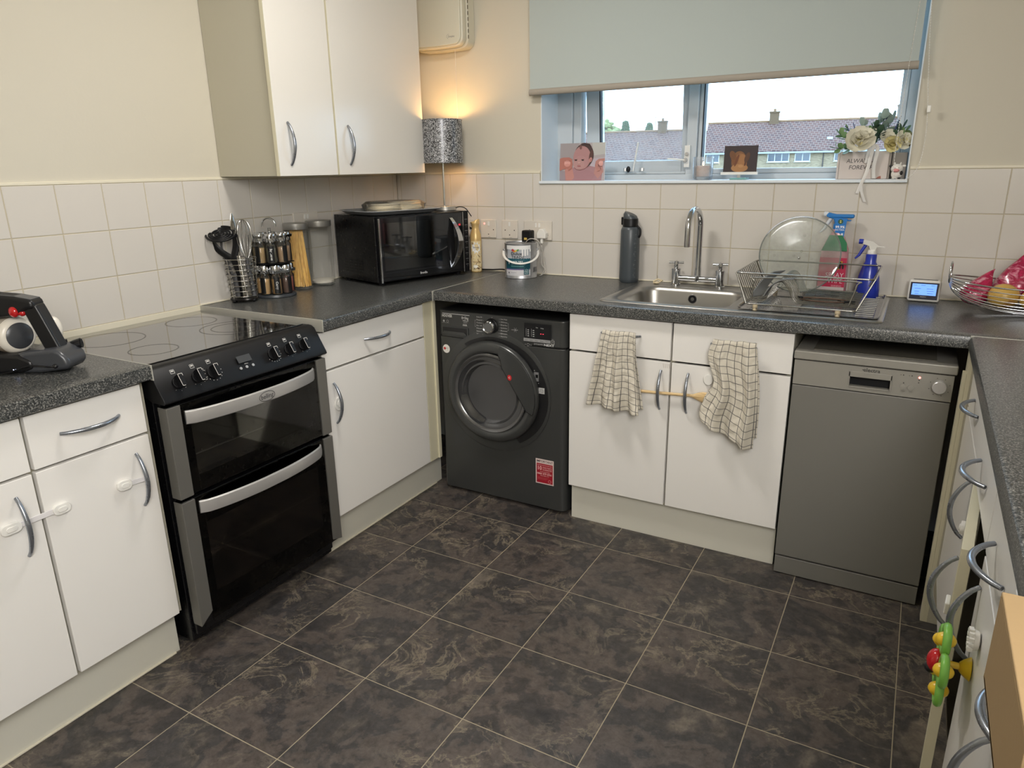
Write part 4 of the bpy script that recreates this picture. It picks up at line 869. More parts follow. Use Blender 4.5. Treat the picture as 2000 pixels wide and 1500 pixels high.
# cleaning sprays behind
def spray_head(t, c, m_body, m_trig, s=1.0, dirx=-1, U=Vector((1, 0, 0))):
    x, y, z = c; D = U*dirx
    def q(u, w, v=0): return Vector((x, y, z))+D*u*s+Vector((0, 0, w*s))+Vector((D.y, -D.x, 0))*v
    b = MB(); b.lathe((x, y, z-0.004), [(0.015*s, 0), (0.0165*s, 0.002), (0.0165*s, 0.018*s), (0.012*s, 0.024*s)], 18, m_body)
    prof = [(-0.045, 0.030), (-0.018, 0.036), (0.0, 0.050), (0.035, 0.058), (0.044, 0.050), (0.040, 0.042), (0.016, 0.034), (0.010, 0.016), (-0.010, 0.016), (-0.014, 0.028), (-0.042, 0.027)]
    A = [tuple(q(u, w, -0.010*s)) for u, w in prof]; B_ = [tuple(q(u, w, 0.010*s)) for u, w in prof]; b.loops([A, B_], m_body); b.build('spray_head', t, smooth=40, bevel=0.003)
    b = MB(); b.lathe(tuple(q(0.046, 0.051)), [(0.010*s, -0.006*s), (0.010*s, 0.010*s)], 14, m_trig, axis='x'); b.build('nozzle', t, bevel=0.001)
    b = MB(); b.tube([tuple(q(0.024, 0.040)), tuple(q(0.034, 0.022)), tuple(q(0.046, -0.002)), tuple(q(0.060, -0.016))], [0.007*s, 0.0065*s, 0.0055*s, 0.003*s], 10, m_trig); b.build('trigger', t, smooth=60)
t = thing('spray_bottle', 'small blue spray bottle with white trigger head right of the dish rack', 'spray bottle', (2.222, -0.085, 1.005))
M_bluep = mat('blue_bottle_plastic', rgb(38, 58, 172), 0.25, coat=0.3)
b = MB(); b.lathe((2.222, -0.085, 1.0055), [(0.038, 0), (0.041, 0.004), (0.041, 0.030), (0.036, 0.075), (0.026, 0.115), (0.0185, 0.132), (0.0185, 0.158), (0.015, 0.160)], 28, M_bluep); b.build('bottle', t, smooth=40)
spray_head(t, (2.222, -0.085, 1.163), M_whitep, M_bluep, 0.92, -1, Vector((0.95, 0.3, 0)).normalized())
t = thing('spray_bottle', 'tall pink and green cleaning spray with blue head behind the glass plate', 'spray bottle', (2.095, -0.048, 1.004))
M_pinkb = mat('pink_liquid_plastic', rgb(222, 160, 168), 0.2, trans=0.2); M_blueh = mat('sky_blue_plastic', rgb(38, 122, 196), 0.3)
b = MB()
b.loops([[(2.095+p[0]*sx+dxo, -0.048+p[1]*sy, z_) for p in [(math.copysign(abs(math.cos(a))**0.6, math.cos(a)), math.copysign(abs(math.sin(a))**0.6, math.sin(a))) for a in [2*PI*k/24 for k in range(24)]]] for z_, sx, sy, dxo in
         ((1.0045, 0.050, 0.028, 0), (1.010, 0.053, 0.031, 0), (1.06, 0.053, 0.031, 0), (1.13, 0.050, 0.030, 0.0), (1.175, 0.046, 0.028, 0.0), (1.215, 0.030, 0.022, 0), (1.240, 0.015, 0.015, 0.0), (1.252, 0.014, 0.014, 0))], M_pinkb)
b.build('bottle', t, smooth=50)
spray_head(t, (2.095, -0.048, 1.250), M_blueh, mat('white_blue_head', rgb(214, 220, 226), 0.3), 1.0, -1)
pr = Print(FB(2.095, -0.0795, 1.10)); pr.poly((40, 120, 78), [(-0.045, 0.07), (0.044, 0.07), (0.040, 0.10), (0.022, 0.128), (-0.022, 0.128)]); pr.rect((206, 42, 84), -0.046, -0.078, 0.047, 0.045); pr.rect((226, 214, 212), -0.046, -0.092, 0.047, -0.064)
pr.poly((232, 190, 40), [(0.012, 0.0), (0.026, 0.004), (0.020, 0.030), (0.034, 0.034), (0.022, 0.012), (0.030, 0.010)]); pr.text((28, 24, 28), 'h', 0.031, 0.016, 0.034, bold=0.04)
pr.text((240, 220, 226), 'SPRAY', 0.010, -0.020, 0.024, width=0.062); pr.text((240, 220, 226), 'WIPE', 0.014, -0.042, 0.024, width=0.052); pr.text((238, 206, 214), 'SHINING', 0.02, -0.060, 0.009); pr.poly((28, 28, 30), [(0.002, -0.090), (0.008, -0.078), (0.032, -0.078), (0.038, -0.090)]); pr.build('label', t)
pr = Print(FB(2.104, -0.0640, 1.262)); pr.poly((28, 118, 196), [(-0.020, 0.026), (0.022, 0.026), (0.016, -0.045), (-0.014, -0.045)]); pr.ell((40, 84, 60), 0.0, 0.014, 0.009); pr.text((232, 220, 120), 'S', 0, 0.014, 0.013, bold=0.02); pr.text((240, 244, 248), '99.9%', 0.0, -0.006, 0.013, width=0.032, bold=0.03); pr.text((240, 244, 248), 'BACTERIA', 0, -0.016, 0.008, width=0.031, bold=0.01); pr.rect((225, 232, 240), 0.006, -0.043, 0.013, -0.028); pr.rect((225, 232, 240), -0.012, -0.0445, 0.002, -0.043); pr.build('hang_label', t)
b = MB(); b.box(2.060, 2.148, -0.0600, -0.036, 1.288, 1.302, M_blueh); b.build('head_cover', t, bevel=0.005)

# ------------------------------------------------------------------ weather display and fruit basket
t = thing('display_clock', 'white digital display with glowing blue screen beside the fruit basket', 'display', (2.405, -0.07, 1.001))
TM = Matrix.Translation((2.405, -0.070, 1.001)) @ Matrix.Rotation(math.radians(-4), 4, 'Z') @ Matrix.Rotation(math.radians(-8), 4, 'X')
b = MB(TM); b.box(-0.051, 0.051, -0.010, 0.014, 0.000, 0.078, M_whitep); b.build('case', t, bevel=0.009, seg=3)
b = MB(TM); b.box(-0.0445, 0.0445, -0.0112, -0.0098, 0.008, 0.068, mat('navy_bezel', rgb(22, 26, 52), 0.15)); b.build('bezel', t, bevel=0.0008)
O_ = TM @ Vector((0, -0.0116, 0.040)); U_ = (TM.to_3x3() @ Vector((1, 0, 0))); V_ = (TM.to_3x3() @ Vector((0, 0, 1)))
pr = Print((O_, U_, V_, U_.cross(V_))); pr.rect((110, 160, 250), -0.0385, -0.017, 0.0385, 0.023, emit=0.95)
c_ = (52, 84, 150)
for (u, v, w) in ((-0.030, 0.018, 0.012), (-0.004, 0.018, 0.014), (0.026, 0.018, 0.010), (-0.020, 0.006, 0.020), (0.018, 0.006, 0.020), (-0.022, -0.004, 0.016), (0.020, -0.002, 0.022), (-0.022, -0.012, 0.012), (0.020, -0.010, 0.018)): pr.line(c_, [(u-w/2, v), (u+w/2, v)], 0.0012)
pr.text((190, 190, 200), 'weather', 0.0, -0.0225, 0.006); pr.build('screen', t)
b = MB(TM); b.box(-0.038, 0.038, -0.004, 0.010, 0.0775, 0.0795, M_blackplastic); b.build('top_bar', t)
FBk = thing('fruit_basket', 'boat-shaped chrome wire fruit basket at the right end of the worktop', 'basket', (2.71, -0.22, 1.0))
bx, by, bz, ba, bw, bd = 2.735, -0.20, 1.098, 0.262, 0.125, 0.094
def bp_(ph, t_):
    r_ = math.sin(PI*t_)**0.62; return (bx-ba*math.cos(PI*t_), by+bw*math.cos(ph)*r_, bz-bd*math.sin(ph)*r_+0.016*abs(math.cos(PI*t_))**3)
for k in range(19):
    ph = PI*k/18; b = MB(); b.tube([bp_(ph, 0.004+0.992*j/26) for j in range(27)], 0.0017 if 0 < k < 18 else 0.0026, 6, M_chrome); b.build('wire', FBk, smooth=60)
b = MB(); b.tube([(bx-ba+0.003*math.cos(a), by+0.024*math.cos(a), bz+0.030+0.034*math.sin(a)) for a in [2*PI*k/28 for k in range(28)]], 0.0030, 8, M_chrome, closed=True); b.build('end_ring', FBk, smooth=60)
b = MB(); b.tube([(bx-0.07+0.14*(j/20), by+0.0, 1.003) for j in range(21)], 0.0022, 6, M_chrome); b.build('foot_bar', FBk)
def lumpy(c, r, m, seed=0, amp=0.08, name='onion', parent=None, fn=None, seg=24, rings=14, sc=9):
    from mathutils import noise
    b = MB(); b.sphere(c, r, seg, m, rings)
    for v in b.bm.verts:
        d = v.co-Vector(c); k = noise.noise(v.co*sc+Vector((seed*7.1, 0, 0)))*amp; v.co = Vector(c)+d*(1+k)
        if fn: v.co = Vector(fn(v.co))
    return b.build(name, parent, smooth=180)
M_on = mat('brown_yellow_fruit', rgb(196, 150, 70), 0.32); noise_ramp(M_on, 16, [(0.3, rgb(206, 166, 84)), (0.55, rgb(214, 176, 96)), (0.72, rgb(166, 96, 62))])
for c, r, s_, lab in (((2.630, -0.215, 1.060), (0.046, 0.044, 0.040), 1, 'golden fruit in the middle of the wire basket'), ((2.716, -0.245, 1.058), (0.046, 0.040, 0.037), 2, 'yellow and orange fruit at the right edge of the photo in the wire basket')):
    tag(lumpy(c, r, M_on, s_, 0.06, 'fruit'), lab, 'fruit', 'fruit in the wire basket')
M_net = mat('pink_bag_film', rgb(178, 30, 82), 0.24, coat=0.3); noise_ramp(M_net, 26, [(0.40, rgb(190, 34, 84)), (0.52, rgb(150, 24, 62)), (0.60, rgb(206, 110, 138)), (0.72, rgb(196, 182, 172))], vec_scale=(1, 1, 2.2), dist=0.8)
def bag(c, r, tip, seed, label):
    c = Vector(c); tip = Vector(tip)
    from mathutils import noise
    b = MB(); b.sphere(c, r, 30, M_net, 20)
    for v in b.bm.verts:
        d = v.co-c; up_ = max(0, d.z/r[2]); k = 1+0.20*noise.noise(v.co*26+Vector((seed, 0, 0)))+0.10*noise.noise(v.co*60)
        q = c+Vector((d.x*k, d.y*k, d.z)); w = up_**1.6; q = q.lerp(tip+Vector((d.x, d.y, 0))*0.10, min(1, w*0.98)); v.co = q
    return tag(b.build('produce_bag', smooth=50), label, 'bag', 'pink bags in the wire basket')
bag((2.552, -0.175, 1.060), (0.048, 0.050, 0.040), (2.600, -0.16, 1.142), 1, 'bright pink plastic bag at the left end of the fruit basket')
bag((2.668, -0.135, 1.085), (0.070, 0.046, 0.045), (2.688, -0.12, 1.205), 5, 'deep pink plastic bag with tall pointed corner in the fruit basket')
bag((2.780, -0.165, 1.075), (0.070, 0.055, 0.040), (2.80, -0.16, 1.125), 9, 'low pink bag in the fruit basket at the right edge of the photo')

# ------------------------------------------------------------------ water bottle, paint tin, air freshener, sockets
t = thing('water_bottle', 'tall smoked grey water bottle with black flip lid left of the sink', 'bottle', (1.281, -0.048, 1.0))
c = (1.281, -0.048, 1.0003)
b = MB(); b.lathe(c, [(0.038, 0), (0.041, 0.004), (0.0425, 0.02), (0.0415, 0.15), (0.0400, 0.222), (0.035, 0.234), (0.030, 0.238)], 32, M_smoke); b.build('body', t, smooth=40)
b = MB(); b.lathe(c, [(0.0325, 0.236), (0.0335, 0.240), (0.0325, 0.243), (0.0325, 0.266), (0.031, 0.270)], 32, M_blackplastic); b.loops([[(1.281+0.031*math.cos(a)*k_, -0.048+0.031*math.sin(a)*k_, 1.270+h_-0.010*math.cos(a)*(h_ > 0)) for a in [2*PI*k/24 for k in range(24)]] for k_, h_ in ((1, 0), (1, 0.010), (0.8, 0.020))], M_smoke); b.build('lid', t, smooth=40, bevel=0.001)
b = MB(); b.box(1.240, 1.250, -0.054, -0.042, 1.243, 1.276, M_blackplastic); b.build('latch', t, bevel=0.003)
b = MB(); b.tube(smooth_path([(1.314, -0.05, 1.238), (1.326, -0.052, 1.226), (1.328, -0.054, 1.205), (1.322, -0.054, 1.192)], 5), 0.0045, 8, M_blackplastic); b.build('strap', t, smooth=60)
pr = Print(frame((1.281+0.0422*0.48, -0.048-0.0422*0.877, 1.0), (0.877, 0.48, 0), (0, 0, 1)), wrap=0.0425)
for k in range(11): pr.rect((150, 154, 156), 0.014, 0.025+k*0.018, 0.019 if k % 2 else 0.022, 0.0262+k*0.018)
for k, s_ in enumerate(('200', '400', '600', '800')): pr.text((150, 154, 156), s_, 0.012, 0.034+k*0.045, 0.006, rot=PI/2)
pr.build('print', t)
PT = thing('paint_tin', 'silver paint tin with teal label and white handle on the worktop', 'paint tin', (0.775, -0.105, 1.0))
c = (0.775, -0.105, 1.0003); R = 0.0745; M_tin = mat('tin_metal', rgb(176, 178, 182), 0.38, 0.8)
b = MB(); b.lathe(c, [(R-0.002, 0), (R+0.0012, 0.001), (R+0.0012, 0.004), (R, 0.006), (R, 0.150), (R+0.0012, 0.152), (R+0.0012, 0.157), (R-0.004, 0.158), (R-0.006, 0.152), (R-0.012, 0.150)], 48, M_tin); b.build('can', PT, smooth=40)
b = MB(); b.lathe(c, [(R-0.012, 0.1495), (R-0.014, 0.153), (R-0.020, 0.148), (0.0, 0.148)], 48, M_tin, cap0=False); b.build('lid', PT, smooth=40)
b = MB()
fU = Vector((0.877, 0.48, 0)); fN = Vector((0.48, -0.877, 0))
def tinp(a, z, k=0.003): return tuple(Vector((0.775, -0.105, z))+(fU*math.sin(a)+fN*math.cos(a))*(R+k))
hp = [tinp(a, 1.118-0.052*math.cos(a*0.94)*1.0+0.006, 0.004+0.010*max(0, math.cos(a))) for a in [math.radians(-92+184*k/26) for k in range(27)]]
b.tube(hp, 0.0058, 8, M_whitep, flat=0.5, upv=(0, 0, 1)); b.build('handle', PT, smooth=60)
for a in (-92, 92): MB().sphere(tinp(math.radians(a), 1.124, 0.0), 0.008, 10, M_tin, 6).build('handle_lug', PT)
pr = Print(frame(tuple(Vector(c)+fN*R), tuple(fU), (0, 0, 1)), wrap=R)
pr.rect((176, 180, 186), -0.068, 0.090, 0.048, 0.150); pr.rect((24, 84, 98), -0.080, 0.045, 0.044, 0.092); pr.rect((104, 92, 140), -0.080, 0.040, 0.040, 0.0455); pr.rect((206, 206, 210), -0.080, 0.014, 0.044, 0.0405)
for k in range(14): pr.rect((232, 232, 230), -0.074+k*0.0085, 0.132+0.004*(k > 4)*0, -0.0655+k*0.0085, 0.150)
for u, v in ((0.004, 0.098), (0.016, 0.103), (0.027, 0.106), (0.040, 0.122)): pr.rect((236, 236, 234), u, v, u+0.0065, 0.134)
for col_, u, v in (((190, 60, 50), -0.034, 0.128), ((220, 140, 50), -0.028, 0.124), ((226, 196, 70), -0.021, 0.127), ((90, 150, 80), -0.013, 0.130), ((170, 70, 90), -0.038, 0.131)): pr.ell(col_, u, v, 0.006, 0.0035, rot=0.6, n=10)
pr.text((24, 34, 44), 'Dulux', -0.020, 0.1135, 0.018, width=0.050, bold=0.02); pr.text((44, 50, 56), 'TRADE', -0.014, 0.0980, 0.0165, width=0.058, bold=0.005)
pr.text((222, 232, 234), 'QUICK DRY', -0.020, 0.0770, 0.0120, width=0.058, bold=0.02); pr.text((150, 190, 196), 'SATINWOOD', -0.012, 0.0665, 0.0110, width=0.064)
pr.rect((110, 176, 176), -0.045, 0.0560, 0.012, 0.0595); pr.rect((26, 88, 100), 0.012, 0.020, 0.036, 0.046); pr.ring((206, 224, 224), 0.024, 0.033, 0.0135, 0.0145, 0.001, 4); pr.text((214, 228, 228), 'WATER', 0.024, 0.040, 0.006, width=0.018); pr.text((214, 228, 228), 'MIX', 0.024, 0.033, 0.009, width=0.018); pr.text((214, 228, 228), 'BASED', 0.024, 0.026, 0.006, width=0.018)
pr.ell((190, 205, 208), -0.055, 0.073, 0.004, 0.007); pr.ell((70, 70, 80), -0.056, 0.028, 0.003, 0.004, n=8); pr.line((130, 130, 140), [(-0.046, 0.029), (-0.020, 0.029)], 0.0012)
pr.rect((110, 110, 112), 0.070, 0.028, 0.084, 0.050); pr.build('print', PT)
AF = thing('air_freshener', 'cream and gold air freshener can between microwave and paint tin', 'spray can', (0.494, -0.045, 1.0))
c = (0.494, -0.045, 1.0003); M_af = mat('cream_gold_can', rgb(214, 182, 122), 0.3, 0.2)
b = MB(); b.lathe(c, [(0.025, 0), (0.0275, 0.003), (0.0275, 0.155), (0.0265, 0.178), (0.019, 0.198), (0.0165, 0.210), (0.018, 0.222), (0.021, 0.232)], 28, M_af); b.build('can', AF, smooth=40)
b = MB(); b.loops([[(0.494+math.cos(a)*rx+ox, -0.045+math.sin(a)*rx, z_+tl*math.cos(a)) for a in [2*PI*k/20 for k in range(20)]] for z_, rx, ox, tl in ((1.230, 0.0215, 0, 0), (1.238, 0.023, -0.002, 0.0), (1.245, 0.016, 0.006, 0.006), (1.249, 0.012, 0.010, 0.004))], M_af); b.build('nozzle_cap', AF, smooth=50)
pr = Print(frame((0.494+0.0275*0.55, -0.045-0.0275*0.835, 1.0), (0.835, 0.55, 0), (0, 0, 1)), wrap=0.0277)
pr.rect((226, 206, 158), -0.028, 0.006, 0.028, 0.150)
for k in range(10):
    a = 2*PI*k/10; pr.poly((236, 236, 232), [(0.018*math.cos(a-0.25), 0.118+0.020*math.sin(a-0.25)), (0.026*math.cos(a), 0.118+0.030*math.sin(a)), (0.018*math.cos(a+0.25), 0.118+0.020*math.sin(a+0.25))])
pr.ell((236, 236, 232), 0, 0.118, 0.019, 0.020); pr.text((60, 60, 90), 'febreze', 0.0, 0.120, 0.012, width=0.030); pr.text((90, 90, 110), 'AIR', 0, 0.110, 0.006)
random.seed(3)
for k in range(26):
    u, v, a = random.uniform(-0.026, 0.026), random.uniform(0.016, 0.088), random.uniform(0, PI); l_ = random.uniform(0.004, 0.008)
    pr.line((96, 62, 44) if k % 2 else (238, 228, 196), [(u-l_*math.cos(a), v-l_*math.sin(a)), (u+l_*math.cos(a), v+l_*math.sin(a))], 0.0022)
pr.text((120, 84, 56), '2', -0.016, 0.140, 0.014, bold=0.03); pr.text((150, 110, 60), 'Vanilla', 0.0, 0.052, 0.010, width=0.034); pr.ell((240, 236, 220), -0.004, 0.030, 0.010, 0.008); pr.build('print', AF)
def socket(x0, x1, z0, z1, label, kind, wall='b'):
    cx, cz = (x0+x1)/2, (z0+z1)/2
    loc = (cx, 0.0, z0) if wall == 'b' else (0.0, cx, z0)
    t = thing('wall_socket', label, 'socket', loc, group='white electrical face plates')
    fr = FB(cx, 0.0, cz) if wall == 'b' else FL(0.0, cx, cz); w, h = (x1-x0)/2, (z1-z0)/2
    b = MB(); b.prism([(-w, -h), (w, -h), (w, h), (-w, h)], fr, 0.009, M_socket, 0.0); b.build('face_plate', t, bevel=0.003)
    def rocker(u):
        b = MB(); b.prism([(u-0.005, 0.014), (u+0.005, 0.014), (u+0.005, 0.034), (u-0.005, 0.034)], fr, 0.0118, M_whitep, 0.009); b.build('rocker_switch', t, bevel=0.001)
    pr = Print((fr[0]+fr[3]*0.009, fr[1], fr[2], fr[3]))
    if kind == 'double':
        rocker(-0.008); rocker(0.009)
        for u in (-0.042, 0.042):
            for du, dv in ((-0.011, -0.012), (0.011, -0.012), (0, 0.010)): pr.rect((40, 38, 36), u+du-0.0022, dv-0.002-0.008, u+du+0.0022, dv+0.002-0.008)
    elif kind == 'single':
        rocker(0.0)
        for du, dv in ((-0.024, -0.004), (0.026, -0.004), (0, -0.026)): pr.ell((44, 42, 40), du, dv, 0.0028, n=10)
    elif kind == 'spur':
        rocker(0.004); pr.ell((250, 110, 100), -0.020, 0.024, 0.0045, 0.0035, n=12, emit=4)
        for du, dv in ((0.030, -0.004), (0.002, -0.026)): pr.ell((44, 42, 40), du, dv, 0.0028, n=10)
    pr.line((120, 116, 110), [(0.0, -0.038), (0.012, -0.038)], 0.001); pr.build('print', t)
    return t
socket(0.740, 0.886, 1.160, 1.247, 'double socket right of the paint tin with two plugs in it', 'double')
socket(0.620, 0.706, 1.162, 1.248, 'single switched socket plate behind the paint tin', 'single')
socket(0.501, 0.587, 1.162, 1.248, 'plate with red neon light behind the air freshener', 'spur')
socket(0.372, 0.458, 1.162, 1.248, 'white socket plate partly hidden by the microwave', 'single')
socket(-0.735, -0.590, 1.228, 1.314, 'socket plate on the left wall above the glass jars', 'double', 'l')
t = thing('plug_adapter', 'black plug-in charger with small yellow label in the double socket', 'charger', (0.773, -0.009, 1.142))
b = MB(); b.box(0.747, 0.797, -0.046, -0.0093, 1.142, 1.206, M_blackplastic); b.build('case', t, bevel=0.006, seg=3); pr = Print(FB(0.769, -0.0462, 1.168)); pr.rect((214, 186, 96), -0.008, -0.005, 0.007, 0.005); pr.build('label', t)
t = thing('plug', 'white three-pin plug with cable in the right half of the double socket', 'plug', (0.845, -0.009, 1.155))
b = MB(); b.prism([(-0.022, -0.020), (0.022, -0.020), (0.024, 0.004), (0.010, 0.024), (-0.010, 0.024), (-0.024, 0.004)], FB(0.845, -0.0095, 1.190), 0.030, M_whitep, 0); b.box(0.838, 0.850, -0.034, -0.020, 1.146, 1.171, M_whitep); b.build('plug_body', t, bevel=0.004)
b = MB(); b.tube(smooth_path([(0.844, -0.027, 1.150), (0.845, -0.027, 1.10), (0.842, -0.03, 1.055), (0.862, -0.035, 1.030), (0.850, -0.05, 1.004), (0.82, -0.03, 1.0035)], 8), 0.0021, 6, mat('grey_white_cable', rgb(196, 192, 184), 0.5)); b.build('cable', t, smooth=60)
b = MB(); b.tube(smooth_path([(0.772, -0.05, 1.152), (0.79, -0.058, 1.166), (0.812, -0.055, 1.170), (0.838, -0.045, 1.156), (0.852, -0.035, 1.11), (0.857, -0.03, 1.06), (0.864, -0.032, 1.02), (0.853, -0.05, 1.0040)], 8), 0.0021, 6, MATS['grey_white_cable'])
tag(b.build('charging_cable', smooth=60), 'pale cable looping over the rim of the paint tin', 'cable')
b = MB(); b.tube(smooth_path([(0.440, -0.010, 1.21), (0.470, -0.015, 1.19), (0.485, -0.018, 1.12), (0.462, -0.022, 1.05), (0.475, -0.015, 1.012), (0.56, -0.012, 1.0095), (0.62, -0.014, 1.014), (0.70, -0.014, 1.0095)], 8), 0.0032, 8, M_blackplastic)
tag(b.build('power_cable', smooth=60), 'black power cable running down behind the air freshener', 'cable')

# ------------------------------------------------------------------ microwave with tray, wraps and lamp on it
ma = math.radians(73.85)
MWt = thing('microwave', 'black microwave with mirrored door and chrome bow handle in the worktop corner', 'microwave', (0.362, -0.612, 1.0), ma)
MWM = Matrix.Translation((0.362, -0.612, 1.0)) @ Matrix.Rotation(ma, 4, 'Z')
def LB(name, parent, boxes, m, bevel=0.0, **k):
    b = MB()
    for q in boxes: b.box(*q, m)
    return b.build(name, parent, local=True, bevel=bevel, **k)
mw_w, mw_d, mw_h = 0.508, 0.340, 0.296
LB('body', MWt, [(0.0, mw_w, 0.022, mw_d, 0.014, mw_h)], M_black, 0.003)
for x in (0.03, mw_w-0.04):
    for y in (0.04, mw_d-0.04): MB().lathe((x, y, 0.0005), [(0.014, 0), (0.016, 0.012), (0.012, 0.0145)], 12, M_blackplastic).build('foot', MWt, local=True)
LB('door', MWt, [(0.010, 0.472, 0.0, 0.0215, 0.018, mw_h-0.002)], M_blackplastic, 0.002)
LB('door_glass', MWt, [(0.014, 0.470, -0.003, 0.0, 0.022, mw_h-0.006)], mat('mirror_black_glass', rgb(74, 76, 79), 0.05, 0.9), 0.001)
LB('chrome_edge', MWt, [(0.004, 0.012, -0.006, 0.004, 0.014, mw_h-0.008)], M_chrome, 0.002)
LB('chrome_strip', MWt, [(0.4725, 0.4765, -0.004, 0.010, 0.016, mw_h-0.004)], M_chrome, 0.001)
cp_ = LB('control_strip', MWt, [(0.478, mw_w, -0.003, 0.0215, 0.014, mw_h)], M_blackplastic, 0.002)
b = MB(); K = 20; A_ = []; B_ = []
for k in range(K+1):
    t_ = k/K; z = 0.045+t_*0.225; off = 0.034*math.sin(PI*t_)**0.8; hw = 0.008+0.006*math.sin(PI*t_)
    A_.append((0.402+0.028*math.sin(PI*t_), z, off, hw))
secs = [[(x-hw, -0.004-o, z), (x+hw, -0.004-o, z), (x+hw, -0.000-o+0.003, z), (x-hw, -0.000-o+0.003, z)] for x, z, o, hw in A_]
b.loops(secs, M_chrome); hd = b.build('door_handle', MWt, local=True, smooth=50)
b = MB(); pl_ = [(0.400-0.024*math.sin(PI*k/16), 0.048+0.222*k/16) for k in range(17)]+[(0.400+0.018*math.sin(PI*k/16), 0.270-0.222*k/16) for k in range(17)]
b.prism([(p[0], p[1]) for p in pl_[:17]+pl_[18:33]], (Vector((0, 0, 0)), Vector((1, 0, 0)), Vector((0, 0, 1)), Vector((0, -1, 0))), 0.0050, M_blackplastic, 0.0032); b.build('handle_recess', MWt, local=True)
FM = (Vector((0, -0.0032, 0)), Vector((1, 0, 0)), Vector((0, 0, 1)), Vector((0, -1, 0)))
pr = Print(FM); pr.text((200, 200, 200), 'Breville', 0.232, 0.038, 0.014, width=0.040, bold=0.02)
pr.rect((46, 46, 50), 0.014, 0.055, 0.40, 0.0562); pr.rect((210, 50, 60), 0.447, 0.232, 0.458, 0.240, emit=1.0)
for k in range(9): pr.line((150, 150, 150), [(0.484, 0.258-k*0.026), (0.500, 0.258-k*0.026)], 0.0018); pr.line((110, 110, 110), [(0.489, 0.250-k*0.026), (0.496, 0.250-k*0.026)], 0.0014)
pr.mb.build('panel_print', MWt, smooth=0, fixn=False, local=True, kind='stuff')
pr = Print((Vector((-0.0001, 0, 0)), Vector((0, -1, 0)), Vector((0, 0, 1)), Vector((-1, 0, 0))))
for i in range(4):
    for j in range(5): pr.rect((4, 4, 5), -0.275+i*0.038, 0.048+j*0.0125, -0.247+i*0.038, 0.0535+j*0.0125)
pr.mb.build('vent_slots', MWt, smooth=0, fixn=False, local=True, kind='stuff')
LB('glass_window_print', MWt, [(0.026, 0.300, -0.00325, -0.0031, 0.066, 0.268)], mat('mirror_window', rgb(112, 114, 116), 0.035, 1.0))
t = thing('tray', 'grey rounded tray lying on top of the microwave', 'tray', tuple(MWM @ Vector((0.190, 0.165, mw_h+0.0005))), ma)
M_trayg = mat('grey_tray', rgb(160, 163, 166), 0.3)
b = MB(); q = lambda sx, sy, r, z: rrect(-sx, sx, -sy, sy, r, z)
b.loops([q(0.165, 0.120, 0.05, 0.001), q(0.175, 0.130, 0.055, 0.004), q(0.192, 0.146, 0.06, 0.0165), q(0.200, 0.154, 0.064, 0.018), q(0.200, 0.154, 0.064, 0.0205), q(0.188, 0.142, 0.058, 0.0195), q(0.170, 0.125, 0.05, 0.006)], M_trayg); b.build('tray_body', t, local=True, smooth=50)
t = thing('wrap_pack', 'cream stack of flat round breads in clear plastic on the grey tray', 'bread', tuple(MWM @ Vector((0.210, 0.155, mw_h+0.007))), ma)
M_bread = mat('cream_bread', rgb(236, 226, 200), 0.75, bump=(60, 0.5))
for k, (ox, oy, n_) in enumerate(((-0.062, 0.0, 6), (0.058, 0.01, 7))):
    for j in range(n_):
        b = MB(); rr_ = 0.076+random.uniform(-0.003, 0.003); b.lathe((ox+random.uniform(-.003, .003), oy+random.uniform(-.003, .003), 0.001+j*0.0062), [(rr_-0.003, 0), (rr_, 0.002), (rr_, 0.0045), (rr_-0.004, 0.006)], 28, M_bread); b.build('flatbread', t, local=True, smooth=40)
b = MB(); b.loops([rrect(-0.138, 0.130, -0.078, 0.088, 0.06, 0.0005), rrect(-0.147, 0.142, -0.084, 0.094, 0.06, 0.034), rrect(-0.130, 0.122, -0.066, 0.074, 0.05, 0.048)], G_wrap); b.build('plastic_wrap', t, local=True, smooth=40)
# table lamp
lx, ly, lz = 0.378, -0.128, 1.2965
LT = thing('table_lamp', 'lit table lamp with silver glitter drum shade standing on the microwave', 'lamp', (lx, ly, lz))
b = MB(); b.lathe((lx+0.004, ly-0.002, lz), [(0.050, 0), (0.053, 0.002), (0.053, 0.018), (0.051, 0.020), (0.006, 0.0205)], 40, M_lids); b.build('base', LT, smooth=40)
b = MB(); b.cyl((lx, ly, lz+0.02), (lx, ly, 1.585), 0.0042, seg=12, m=M_chrome); b.lathe((lx, ly, 1.560), [(0.010, 0), (0.012, 0.03), (0.010, 0.035)], 16, M_whitep); b.build('stem', LT)
M_glit = mat('silver_glitter', rgb(150, 150, 150), 0.35, 0.6)
noise_ramp(M_glit, 300, [(0.15, rgb(54, 54, 56)), (0.45, rgb(112, 113, 115)), (0.7, rgb(168, 169, 172)), (0.93, rgb(250, 250, 252))], kind='voronoi')
r_, src_ = noise_ramp(M_glit, 300, [(0.2, (0.15, 0.15, 0.15, 1)), (0.8, (0.6, 0.6, 0.6, 1))], kind='voronoi', inp='Roughness')
b = MB(); R = 0.0955; b.lathe((lx, ly, 1.513), [(R, 0), (R, 0.186), (R-0.002, 0.186), (R-0.002, 0), (R, 0)], 64, M_glit, cap0=False, cap1=False); sh = b.build('shade', LT, smooth=40)
b = MB(); b.lathe((lx, ly, 1.513), [(R-0.0025, 0.002), (R-0.0025, 0.184)], 64, mat('warm_white_lining', rgb(236, 222, 190), 0.7), cap0=False, cap1=False); b.build('shade_lining', sh, smooth=40)
for z_ in (1.513, 1.699): MB().tube([(lx+R*math.cos(a), ly+R*math.sin(a), z_) for a in [2*PI*k/64 for k in range(64)]], 0.0026, 6, M_glit, closed=True).build('shade_rim', sh)
b = MB()
